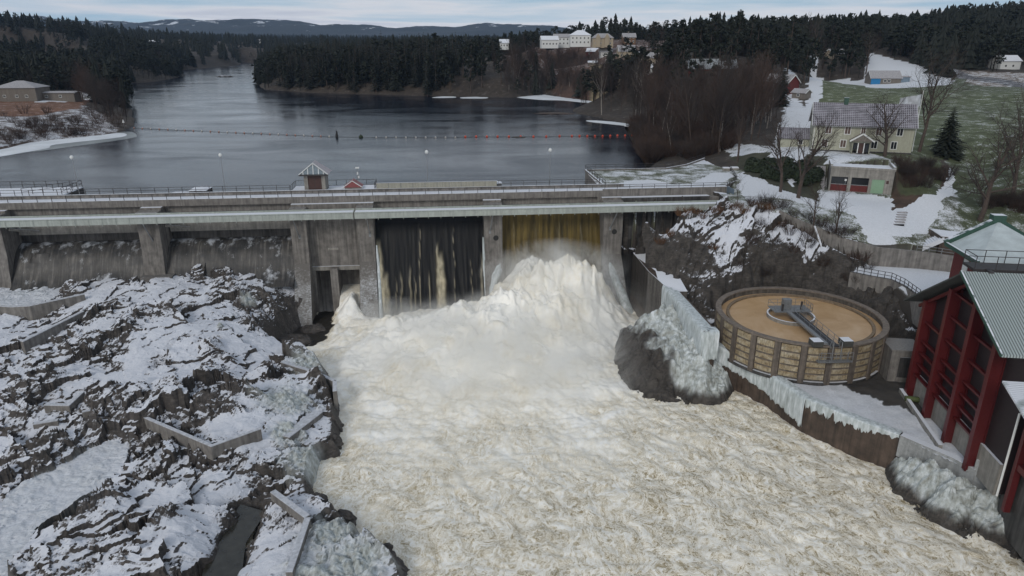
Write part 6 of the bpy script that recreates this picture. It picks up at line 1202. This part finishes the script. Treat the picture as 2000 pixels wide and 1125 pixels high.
# ================================================================== TREES
def perp(d):
    a = Vector((0, 0, 1)) if abs(d.z) < .9 else Vector((1, 0, 0)); x = d.cross(a).normalized(); return x, d.cross(x)
def bare_tree(h, seed, spread=.5, lv=3, nb=(9, 6, 5), r0=None, twr=.018, fork=0.3, lean=(0, 0), segs=(6, 4, 3, 2)):
    rd = random.Random(seed); T = MB(); C = MB(); r0 = r0 or h*.022
    def br(p, d, L, r, l):
        n = segs[l]; path = [p]; rs = [r]; dd = Vector(d)
        for i in range(n):
            j = .10+.10*l; dd = (dd+Vector((rd.uniform(-j, j), rd.uniform(-j, j), rd.uniform(-j, j)+(.06 if l else 0)))).normalized(); path.append(path[-1]+dd*L/n); rs.append(max(twr*.5, r*(1-(i+1)/n*(.75 if l == 0 else .85))))
        (T if l <= (1 if lv > 2 else 0) else C).tube(path, rs, (7, 5, 3, 3)[l] if lv > 2 else (5, 3, 3, 3)[l], 0, False)
        if l >= lv: return
        k = nb[l] if l < len(nb) else 4
        for i in range(k):
            f = (fork if l == 0 else .15)+(1-(fork if l == 0 else .15))*(i+rd.random())/k; f = min(f, .98); idx = min(int(f*n), n-1); q = path[idx].lerp(path[idx+1], f*n-idx)
            x, y = perp(dd); a = rd.uniform(0, 6.28) if l else i*2.4+rd.uniform(-.4, .4); ang = spread*(1.25-.45*f)*rd.uniform(.75, 1.2)+(.15 if l else 0)
            nd = (dd*math.cos(ang)+(x*math.cos(a)+y*math.sin(a))*math.sin(ang)).normalized()
            br(q, nd, L*((.62 if l == 0 else .55)*(1.15-.55*f))*rd.uniform(.8, 1.15), max(twr, rs[idx]*.55), l+1)
    br(Vector((0, 0, -.3)), Vector((lean[0], lean[1], 1)).normalized(), h*.82, r0, 0); return T, C
def big_tree(name, label, loc, h, seed, tw='twig', bk='bark', group=None, **k):
    t = thing(name, label, 'tree', loc, 0, group); T, C = bare_tree(h, seed, **k); T.build('trunk', M[bk], t, True); C.build('crown', M[tw], t); return t
big_tree('bare_tree', 'spreading bare tree in front of the cream farmhouse', hit(1728, 306), 13.5, 3, spread=.75, lv=3, nb=(11, 8, 7), fork=.18, r0=.42, twr=.02)
big_tree('bare_tree', 'tall leaning bare tree right of the flagpole by the field', hit(1795, 297), 22, 5, spread=.62, nb=(13, 9, 8), fork=.3, r0=.42, lean=(.12, .08), twr=.02)
big_tree('bare_tree', 'left one of the paired pollard-like trees beside the snowy path', hit(1524, 376), 15.5, 7, tw='twig', spread=.38, nb=(11, 8, 7), fork=.22, r0=.34)
big_tree('bare_tree', 'right one of the paired trees before the garage, forked low', hit(1559, 388), 16, 9, tw='twig', spread=.42, nb=(11, 8, 7), fork=.2, r0=.42)
big_tree('bare_tree', 'small bare tree at the retaining wall, left of its twin', hit(1588, 446), 7.5, 11, spread=.5, nb=(9, 7, 5), fork=.15, twr=.014)
big_tree('bare_tree', 'small bare tree at the retaining wall, right of its twin', hit(1633, 455), 8, 13, spread=.4, nb=(9, 7, 5), fork=.15, twr=.014)
big_tree('bare_tree', 'wide dark bare tree at the right edge above the steps', hit(1913, 432), 18, 15, spread=.8, nb=(12, 9, 7), fork=.2, r0=.5, twr=.022)
big_tree('bare_tree', 'tall dark bare tree furthest right behind the wide one', hit(1975, 395), 20, 17, spread=.6, nb=(12, 9, 7), fork=.25, r0=.42, twr=.022)
big_tree('bare_tree', 'bare tree rising between hedge and annex left of the farmhouse', hit(1440, 318), 12, 19, spread=.45, nb=(9, 7, 5), fork=.2)
big_tree('birch', 'slender pale birch at the lake shore right of the skerry', hit(1175, 226), 22, 21, bk='bark_birch', spread=.3, nb=(13, 7, 4), fork=.35, r0=.22, twr=.03)
big_tree('birch', 'slender pale birch in the brown wood above the lake bend', hit(1240, 232), 22, 23, bk='bark_birch', spread=.3, nb=(13, 7, 4), fork=.35, r0=.22, twr=.03)
big_tree('birch', 'pale birch close to the water where the floats end', hit(1262, 236), 20, 25, bk='bark_birch', spread=.3, nb=(12, 7, 4), fork=.3, r0=.2, twr=.03)
big_tree('bare_tree', 'pale leafless ash sticking out above the ridge pines', hit(1590, 132), 24, 27, spread=.5, nb=(12, 7, 4), fork=.3, r0=.4, twr=.05)
big_tree('bare_tree', 'pale bare tree in front of the dark pines left of the blue house', hit(1690, 150), 20, 29, spread=.5, nb=(12, 7, 4), fork=.3, r0=.35, twr=.04)
big_tree('sapling', 'thin bare sapling at the corner of dam and cliff', hit(1440, 402), 6, 31, spread=.4, lv=2, nb=(9, 6), fork=.2, r0=.06, twr=.014)
def spruce(h, seed, n_l=22, n_b=10, R0=.22, tw=.16, base=.06, droop=.35, sub=5):
    rd = random.Random(seed); T = MB(); C = MB(); T.tube([(0, 0, -.4), (0, 0, h*.97)], [h*.016+.05, .02], 6)
    for i in range(n_l):
        t = base+(1-base)*i/n_l; z = h*t; L = h*R0*(1-t)**.8*rd.uniform(.85, 1.15)+.15; k = max(4, int(n_b*(1-t*.5)))
        for j in range(k):
            a = 6.283*(j+rd.random()*.7)/k+i; l = L*rd.uniform(.7, 1.15); ca, sa = math.cos(a), math.sin(a)
            for s_ in range(sub):
                f = (s_+.3)/sub; r = l*f; w = l*tw*(1.25-f)*rd.uniform(.7, 1.3)+.05; zz = z-l*droop*f*f+rd.uniform(-.1, .1)*l*.3; tip = (r+l/sub*1.5)
                b1 = rd.uniform(-.5, .5); C.add([(ca*r-sa*w, sa*r+ca*w, zz-w*.5+b1*w), (ca*r+sa*w, sa*r-ca*w, zz-w*.5-b1*w), (ca*tip, sa*tip, zz-l*droop*.35), (ca*r*.9, sa*r*.9, zz+w*.35)], [(0, 1, 2), (0, 2, 3), (1, 3, 2)])
    return T, C
def pine(h, seed, ncl=16, base=.45, W=.2, per=60, q=.5):
    rd = random.Random(seed); T = MB(); C = MB(); T.tube([(0, 0, -.4), (rd.uniform(-.3, .3), 0, h*.5), (rd.uniform(-.5, .5), 0, h*.95)], [h*.018, h*.013, .05], 6)
    for i in range(ncl):
        t = base+(1-base)*(i+.5)/ncl; a = i*2.4; rr = h*W*(1.1-abs(t-.62)*1.5)*rd.uniform(.3, .9) if i < ncl-1 else 0; c = Vector((rr*math.cos(a), rr*math.sin(a), h*t)); s_ = h*.085*rd.uniform(.8, 1.3)*(1.15-.5*t)
        if rr: T.tube([(0, 0, h*t-.6), tuple(c)], [h*.005, .02], 3)
        for k in range(per):
            d = Vector((rd.gauss(0, 1), rd.gauss(0, 1), rd.gauss(0, .55))); d = d.normalized()*s_*rd.random()**.4; p = c+d; u = Vector((rd.gauss(0, 1), rd.gauss(0, 1), rd.gauss(0, 1))).normalized()*q*rd.uniform(.5, 1.1); v = u.cross(Vector((rd.gauss(0, 1), rd.gauss(0, 1), rd.gauss(0, 1)))).normalized()*q*.45
            C.add([p-u*.5-v, p-u*.5+v, p+u], [(0, 1, 2)])
    return T, C
t = thing('conifer', 'bushy dark conifer right of the farmhouse at the field corner', 'tree', hit(1845, 306)); T, C = spruce(11.5, 5, 26, 13, .34, .2, .02, .2, 6); T.build('trunk', M['bark'], t); C.build('crown', M['needle2'], t)
t = thing('conifer', 'dark spruce beside the small red gabled house', 'tree', hit(1524, 208)); T, C = spruce(15, 6, 28, 12, .26, .18, .02, .25, 6); T.build('trunk', M['bark'], t); C.build('crown', M['needle'], t)
t = thing('conifer', 'lone dark pine in front of the lowest village house', 'tree', hit(1300, 150)); T, C = pine(16, 8, 18, .2, .24, 80, .8); T.build('trunk', M['bark'], t); C.build('crown', M['needle2'], t)
t = thing('conifer', 'shoreline spruce leaning out at the tip of the wooded point', 'tree', pt(512, 165, LAKE_Z+.4)); T, C = spruce(17, 9, 26, 12, .3, .18, .05, .25, 6); T.build('trunk', M['bark'], t); C.build('crown', M['needle'], t)
def clear_view(X, Y, p=.9):      # woods are thinned just before the houses that the photograph shows
    bad = np.zeros(X.shape, bool)
    for hx, hy, w in HOUSES:
        if hy < 300: continue
        f = Y/hy; cx = (hx+w/2)*f; bad |= (np.abs(X-cx) < w*.62*f+1.5) & (Y < hy+9) & (Y > hy-(42 if hy > 480 else 75 if hy > 380 else 60))
    return ~bad | (rng.random(X.shape) > p)
# evergreen shrubs and brushwood
def leafball(rx, ry, rz, n, seed, q=.35):
    rd = random.Random(seed); C = MB()
    for k in range(n):
        d = Vector((rd.gauss(0, 1), rd.gauss(0, 1), abs(rd.gauss(0, 1)))).normalized(); s_ = (.75+.3*rd.random()); p = Vector((d.x*rx*s_, d.y*ry*s_, d.z*rz*s_)); u = Vector((rd.gauss(0, 1), rd.gauss(0, 1), rd.gauss(0, 1))).normalized()*q*rd.uniform(.5, 1.2); v = u.cross(d).normalized()*q*.5
        C.add([p-u*.5-v, p-u*.5+v, p+u], [(0, 1, 2)])
    return C
def brush(r, h, n, seed, w=.03):
    rd = random.Random(seed); C = MB()
    for k in range(n):
        a = rd.uniform(0, 6.28); rr = r*rd.random()**.5*.5; b = Vector((rr*math.cos(a), rr*math.sin(a), -.2)); d = Vector((math.cos(a)*rd.uniform(.1, .9), math.sin(a)*rd.uniform(.1, .9), 1)).normalized(); L = h*rd.uniform(.5, 1.1); m_ = b+d*L*.55; e = m_+(d+Vector((rd.uniform(-.4, .4), rd.uniform(-.4, .4), rd.uniform(-.1, .3)))).normalized()*L*.5
        C.tube([b, m_, e], [w, w*.7, w*.3], 3, 0, False)
        for s_ in range(2):
            e2 = m_+Vector((rd.uniform(-.7, .7), rd.uniform(-.7, .7), rd.uniform(.2, 1))).normalized()*L*.4; C.tube([m_, e2], [w*.6, w*.25], 3, 0, False)
    return C
def scatter(protos, spots, labelf, cat, group, s0=.8, s1=1.25, cats=None):
    """copies of single-mesh plants"""
    for i, (p, k) in enumerate(spots):
        pr = protos[k % len(protos)]
        if pr.get('_used') is None: o = pr; o['_used'] = 1
        else: o = pr.copy(); COL.objects.link(o)
        o.location = tuple(map(float, p)); o.rotation_euler = (0, 0, random.uniform(0, 6.28)); s_ = random.uniform(s0, s1); o.scale = (s_, s_, s_*random.uniform(.9, 1.1)); tag(o, labelf(p, k % len(protos), s_) if callable(labelf) else labelf, cat, group)
def where_px(p):                          # the measured column and row of a place, to word its label
    d = np.array([p[0], p[1], p[2]-CH]); dz = d[1]*_c-d[2]*_s; return 1000+FPX*d[0]/dz, 562.5-FPX*(d[1]*_s+d[2]*_c)/dz
def pick(v, rows): return next(t for lim, t in rows if v < lim)
def lab_wood(p, k, s_):
    x, y = where_px(p); return ('tall ' if s_ > 1.02 else 'shorter ' if s_ < .85 else '')+('pale-trunked bare tree ' if k % 3 == 0 else 'brown bare tree ')+pick(y, [(200, 'high in the wood '), (245, 'halfway down the wood '), (999, 'low in the wood ')])+pick(x, [(1110, 'under the white village buildings'), (1200, 'behind the snowy ice by the skerry'), (1270, 'near the right end of the float line'), (1340, 'above the lake corner at the grass platform'), (1410, 'below the red barn'), (1460, 'left of the dark spruce by the drive'), (9999, 'beside the annex and snowy drive')])
def lab_point(kind):
    def f(p, k, s_):
        x, y = where_px(p); return ('tall ' if s_ > 1.08 else 'small ' if s_ < .9 else '')+'dark '+kind+pick(y, [(150, ' at the back of the lake point, '), (170, ' in the middle of the lake point, '), (999, ' at the waterline of the lake point, ')])+pick(x, [(580, 'toward its tip'), (660, 'left of the gatehouse line'), (740, 'behind the green marker buoy'), (820, 'before its highest trees'), (880, 'beside the first small ice sheet'), (9999, 'near the two small ice sheets')])
    return f
def lab_bush(p, k, s_):
    x, y = where_px(p); return ('big ' if s_ > 1.08 else 'small ' if s_ < .85 else '')+('grey-brown' if k % 2 else 'reddish')+' bare bush on the left slope '+pick(y, [(235, 'below the brown field, '), (258, 'amid the snow, '), (999, 'just above the ice, ')])+pick(x, [(50, 'by the picture edge'), (110, 'under the large hall'), (170, 'under the low shed'), (9999, 'toward the alder clump')])
def lab_bank(p, k, s_):
    x, y = where_px(p); return ('big ' if s_ > 1.12 else 'small ' if s_ < .92 else '')+('grey-brown' if k % 2 else 'reddish')+' bare bush '+pick(y, [(268, 'by the last floats '), (295, 'on the lake bank '), (999, 'right behind the platform railing ')])+pick(x, [(1275, 'at the water'), (1320, 'on the first rise'), (1370, 'under the wood'), (9999, 'toward the hedge')])
def polypts(px_poly, n, exclude=(), rd=random):
    xs = [p[0] for p in px_poly]; ys_ = [p[1] for p in px_poly]; out = []; tries = 0
    while len(out) < n and tries < n*30:
        tries += 1; x = rd.uniform(min(xs), max(xs)); y = rd.uniform(min(ys_), max(ys_))
        if in_poly(np.array([x]), np.array([y]), px_poly)[0]:
            q = hit(x, y)
            if q[2] < LAKE_Z+.1: continue
            if any(in_poly(q[0:1], q[1:2], e)[0] for e in exclude): continue
            if not clear_view(q[0:1], q[1:2], .85)[0]: continue
            out.append((q, rd.randrange(100)))
    return out
hp = [leafball(1.7, 1.5, 1.6, 900, i).build('evergreen_shrub', M['hedge']) for i in range(3)]
scatter(hp, polypts([(1432, 308), (1500, 315), (1590, 335), (1600, 365), (1540, 358), (1470, 340)], 26), 'dark evergreen shrub in the hedge below the farmhouse drive', 'shrub', 'evergreen hedge shrubs below the farmhouse', .8, 1.3)
bp_ = [brush(1.7, 2.4, 60, 40+i, .022).build('brushwood', M['twig_red' if i else 'twig']) for i in range(3)]
scatter(bp_, [(q*[1, 1, 0]+[0, 0, float(near_h(q[0:1].reshape(1, 1), q[1:2].reshape(1, 1))[0][0, 0])], k) for q, k in [(pt(a, b, z), random.randrange(9)) for a, b, z in [(1460+i*4.8+random.uniform(-6, 6), 410+i*2.6+random.uniform(-4, 38), -2.6-i*.17) for i in range(48)]]], 'red-brown leafless brushwood on the bank below the retaining wall', 'brush', 'brushwood on the cliff bank', .7, 1.15)
bp2 = [brush(2.0, 2.6, 80, 50+i, .025).build('brushwood', M['twig' if i else 'twig_red']) for i in range(2)]
scatter(bp2, polypts([(1755, 318), (1865, 332), (1838, 360), (1765, 376)], 30), 'brown thicket bush on the slope right of the garage', 'brush', 'thicket on the slope right of the garage', .7, 1.1)
bp3 = [brush(1.8, 2.8, 70, 60+i, .025).build('brushwood', M['twig' if i else 'twig_red']) for i in range(2)]
scatter(bp3, polypts([(1930, 400), (1905, 450), (2030, 470), (2030, 380)], 22), 'brown thicket bush above the steps at the right edge', 'brush', 'thicket at the right edge', .7, 1.2)
bp4 = [brush(1.6, 3.4, 26, 70+i, .035).build('shore_bush', M['twig' if i % 2 else 'twig_red']) for i in range(3)]
scatter(bp4, polypts([(-20, 215), (60, 214), (235, 215), (250, 250), (190, 260), (100, 272), (-20, 292)], 85), lab_bush, 'bush', 'bare bushes on the left shore slope', .7, 1.3)
bp5 = [brush(2.4, 4.8, 130, 80+i, .045).build('lakeside_bush', M['twig' if i % 2 else 'twig_red']) for i in range(3)]
scatter(bp5, polypts([(1290, 255), (1310, 318), (1345, 318), (1385, 308), (1440, 300), (1400, 262), (1300, 235)], 55)+[((lambda q_: q_*[1, 1, 0]+[0, 0, max(-2.3, on(q_[0], q_[1]))])(pt(random.uniform(1234+.45*(y_-246), 1290), y_, -2.2)), 3+i_) for i_, y_ in enumerate(np.linspace(246, 318, 60))], lab_bank, 'bush', 'bare bushes on the lake bank by the grass platform', .8, 1.3)
bp6 = [brush(1.4, 1.5, 60, 90+i, .022).build('bracken', M['dead_leaf']) for i in range(2)]
scatter(bp6, [(np.array([q[0], q[1], float(near_h(q[0:1].reshape(1, 1), q[1:2].reshape(1, 1))[0][0, 0])]), k) for k, q in enumerate([pt(*p_) for p_ in [(1290, 480, -8), (1300, 470, -8), (1310, 490, -9), (1330, 440, -4.5), (1345, 432, -4), (1370, 425, -3), (1400, 418, -2.5), (1430, 430, -3.5), (1450, 445, -4.5), (1470, 430, -3.5), (1500, 440, -4), (1520, 470, -6.5), (1440, 412, -1.8), (1480, 460, -6), (1390, 500, -8.5), (1355, 465, -7)]])], 'rust-brown dead bracken on the rocky knoll beside the dam', 'bracken', 'dead bracken on the rocky knoll', .7, 1.3)
# woods: single trees in view, then far woods as masses
def joined(T, C, name, mt, mc):
    n = len(T.v); m = MB(); m.v = T.v+C.v; m.f = T.f+[tuple(i+n for i in f) for f in C.f]; m.mi = [0]*len(T.f)+[1]*len(C.f); return m.build(name, [mt, mc])
EX = [c[0] for c in covers if (c[2] >= .36 and c[1] is not GRASSY or c[1] is FIELD) and c[1] != (0.09, 0.05, 0.035)]
EXN = [c[0] for c in covers[:14] if c[1] is not BRUSH]
bt = [joined(*bare_tree(13+i, 100+i, spread=.42, lv=2, nb=(15, 12), fork=.22, r0=.17, twr=.035, segs=(5, 3, 2, 2)), 'bare_tree', M['bark'] if i % 3 else M['bark_birch'], M[['twig', 'twig_red', 'twig'][i % 3]]) for i in range(6)]
scatter(bt, polypts([(1120, 200), (1165, 205), (1262, 262), (1300, 305), (1400, 305), (1440, 285), (1495, 268), (1515, 228), (1450, 222), (1330, 218), (1290, 196), (1240, 196), (1120, 188), (1105, 150), (1000, 122), (960, 186), (1110, 190)], 195, EXN), lab_wood, 'tree', 'bare trees of the right shore wood', .7, 1.2)
scatter([joined(*bare_tree(9, 130+i, spread=.5, lv=2, nb=(12, 9), fork=.15, r0=.1, twr=.035, segs=(5, 3, 2, 2)), 'bare_tree', M['bark'], M['twig']) for i in range(3)], polypts([(1110, 150), (1290, 160), (1440, 170), (1440, 220), (1290, 195), (1120, 188)], 40, EXN)+polypts([(1005, 100), (1060, 98), (1150, 104), (1150, 185), (1060, 182), (1000, 150)], 60), 'low leafless tree on the slope between village and right shore wood', 'tree', 'low bare trees below the village', .6, 1.1)
bt2 = [joined(*bare_tree(14, 120+i, spread=.5, lv=2, nb=(18, 14), fork=.08, r0=.14, twr=.04, segs=(5, 3, 2, 2)), 'alder', M['bark'], M['twig_red' if i else 'twig']) for i in range(3)]
scatter(bt2, polypts([(150, 195), (235, 248), (262, 240), (258, 200), (215, 165), (150, 150)], 42), 'leafless alder in the dark clump on the left point', 'tree', 'alders on the left point', .7, 1.1)
cn = [joined(*spruce(19+i, 140+i, 15, 8, .17, .22, .08, .4, 3), 'spruce', M['bark'], M['needle']) for i in range(4)]
pn = [joined(*pine(17+i, 150+i, 12, .4, .2, 34, 1.0), 'pine', M['bark'], M['needle2']) for i in range(3)]
scatter(cn, polypts([(512, 160), (560, 176), (700, 183), (860, 188), (900, 160), (900, 135), (640, 130), (520, 140)], 150), lab_point('spruce'), 'tree', 'spruces of the lake point', .8, 1.2)
scatter(pn, polypts([(515, 162), (700, 183), (960, 188), (1000, 150), (900, 120), (600, 140)], 45), lab_point('pine'), 'tree', 'pines of the lake point', .8, 1.1)
pn2 = [joined(*pine(16+i, 160+i, 13, .3, .24, 40, .9), 'pine', M['bark'], M['needle2']) for i in range(3)]
scatter(pn2, [(np.array([a, b, on(a, b)]), k) for k, (a, b) in enumerate([((px-1000)/1420*Y, Y) for px, Y in [(random.uniform(1285, 1880), random.uniform(300, 400)) for _ in range(85)]]) if not any(in_poly(np.array([a]), np.array([b]), e)[0] for e in EXN)], 'dark pine on the wooded ridge behind the fields', 'tree', 'pines of the right ridge', .8, 1.2)
# far woods
def star_spruce(seed, layers=6, n=7):
    rd = random.Random(seed); C = MB()
    for i in range(layers):
        t = .05+.95*i/layers; z0 = t; r = .2*(1-t)**.8+.02; top = min(1.02, t+1.5/layers); v = [(0, 0, top)]
        for j in range(2*n):
            a = math.pi*j/n+rd.uniform(-.2, .2); q = r*(1.15 if j % 2 else .55)*rd.uniform(.8, 1.2); v.append((q*math.cos(a), q*math.sin(a), z0-(.05 if j % 2 else 0)*rd.random()))
        C.add(v, [(0, 1+j, 1+(j+1) % (2*n)) for j in range(2*n)])
    return C
def tri_pine(seed, ncl=9, per=12):
    rd = random.Random(seed); C = MB(); C.add([(-.012, 0, 0), (.012, 0, 0), (0, 0, .9)], [(0, 1, 2)]).add([(0, -.012, 0), (0, .012, 0), (0, 0, .9)], [(0, 1, 2)])
    for i in range(ncl):
        t = .38+.62*(i+.5)/ncl; a = i*2.4; rr = .17*(1.1-abs(t-.6)*1.6)*rd.uniform(.2, 1) if i < ncl-1 else 0; c = Vector((rr*math.cos(a), rr*math.sin(a), t))
        for k in range(per):
            d = Vector((rd.gauss(0, 1), rd.gauss(0, 1), rd.gauss(0, .6))).normalized()*.085*rd.random()**.4; u = Vector((rd.gauss(0, 1), rd.gauss(0, 1), rd.gauss(0, .8))).normalized()*.07; v = u.cross(Vector((rd.gauss(0, 1), rd.gauss(0, 1), rd.gauss(0, 1)))).normalized()*.035; p = c+d
            C.add([p-u*.5-v, p-u*.5+v, p+u], [(0, 1, 2)])
    return C
def tri_bare(seed, n=46):
    rd = random.Random(seed); C = MB(); C.add([(-.012, 0, 0), (.012, 0, 0), (0, 0, 1)], [(0, 1, 2)]).add([(0, -.012, 0), (0, .012, 0), (0, 0, 1)], [(0, 1, 2)])
    for i in range(n):
        t = rd.uniform(.2, .9); a = rd.uniform(0, 6.28); d = Vector((math.cos(a)*.6, math.sin(a)*.6, 1)).normalized()*rd.uniform(.12, .34)*(1.2-t*.7); o_ = Vector((rd.uniform(-.06, .06), rd.uniform(-.06, .06), t)); w = .0055; C.add([o_+Vector((-w, 0, 0)), o_+Vector((w, 0, 0)), o_+d], [(0, 1, 2)]).add([o_+Vector((0, -w, 0)), o_+Vector((0, w, 0)), o_+d], [(0, 1, 2)])
    return C
def mass(name, label, tmpl, P, Hs, mat):
    V = []; F = []; b = 0; T = [(np.array(t.v, np.float32), np.array(t.f, np.int32)) for t in tmpl]
    for k, (p, h) in enumerate(zip(P, Hs)):
        v, f = T[k % len(T)]; a = rng.uniform(0, 6.28); c, s_ = math.cos(a), math.sin(a); w = h*rng.uniform(.85, 1.3)
        V.append(np.stack([(v[:, 0]*c-v[:, 1]*s_)*w+p[0], (v[:, 0]*s_+v[:, 1]*c)*w+p[1], v[:, 2]*h+p[2]-.3], 1)); F.append(f+b); b += len(v)
    return tag(npmesh(name, np.concatenate(V), np.concatenate(F), mat), label, None, None, 'stuff')
def sample(n, px0, px1, Y0, Y1, ex=EX, power=1.0):
    u = rng.uniform(0, 1, n); Y = (Y0**power+(Y1**power-Y0**power)*u)**(1/power); px = rng.uniform(px0, px1, n); X = (px-1000)/1420*Y; z = H(X, Y); ok = z > LAKE_Z+.35
    for e in ex: ok &= ~in_poly(X, Y, e)
    ok &= ~in_poly(X, Y, [(-45, 600), (-75, 420), (20, 395), (150, 380), (140, 560)]) | (rng.random(n) < .22)
    ok &= clear_view(X, Y)
    return np.stack([X, Y, z], 1)[ok]
P1 = sample(12000, -90, 2090, 330, 960, power=1.3); g = (vnoise(P1[:, 0]/60, P1[:, 1]/60, 5)+rng.uniform(-.25, .25, len(P1))); g = g+.25*((P1[:, 0] > -60) & (P1[:, 0] < 130)); 
s1 = [star_spruce(i) for i in range(4)]; s2 = [tri_pine(i) for i in range(4)]; s3 = [tri_bare(i) for i in range(4)]
for nm, msk, tm, mt, hh in (('spruce_wood', g < -.16, s1, 'needle', (10, 21)), ('pine_wood', (g >= -.16) & (g < .2), s2, 'needle2', (9, 19)), ('bare_wood', g >= .2, s3, 'twig', (8, 16))):
    Q = P1[msk]; mass(nm, None, tm, Q, rng.uniform(hh[0], hh[1], len(Q)), M[mt])
Q = P1[(g >= .2) & (rng.random(len(P1)) < .4)]; mass('scattered_pine_wood', None, s2, Q+np.array([3, 2, 0]), rng.uniform(8, 17, len(Q)), M['needle2'])
P2 = sample(13000, -90, 2090, 940, 4600, power=.6); k = rng.random(len(P2)) < .55
mass('distant_spruce_wood', None, [star_spruce(i, 4, 5) for i in range(3)], P2[k], rng.uniform(14, 24, k.sum()), M['needle']); mass('distant_pine_wood', None, [tri_pine(i, 6, 8) for i in range(3)], P2[~k], rng.uniform(13, 20, (~k).sum()), M['needle2'])
P3 = sample(900, -90, 2090, 210, 330, power=1.3, ex=EX+[c[0] for c in covers]); P3 = P3[(P3[:, 0] < -150) | (P3[:, 0] > 60)]; mass('bare_scrub', None, s3, P3, rng.uniform(6, 12, len(P3)), M['twig'])
# air between here and the far hills
hz = MB().box(-9500, 9500, -40, 9000, -32, 560).build('haze', newmat('haze_air')[0]); m = hz.data.materials[0]; t = m.node_tree; t.nodes.clear()
pv = t.nodes.new('ShaderNodeVolumePrincipled'); pv.inputs['Color'].default_value = (0.42, 0.62, 0.95, 1); pv.inputs['Density'].default_value = 0.00004; out = t.nodes.new('ShaderNodeOutputMaterial'); t.links.new(pv.outputs[0], out.inputs['Volume']); tag(hz, kind='stuff')
for o in bpy.data.objects:
    if o.get('_used') is not None: del o['_used']
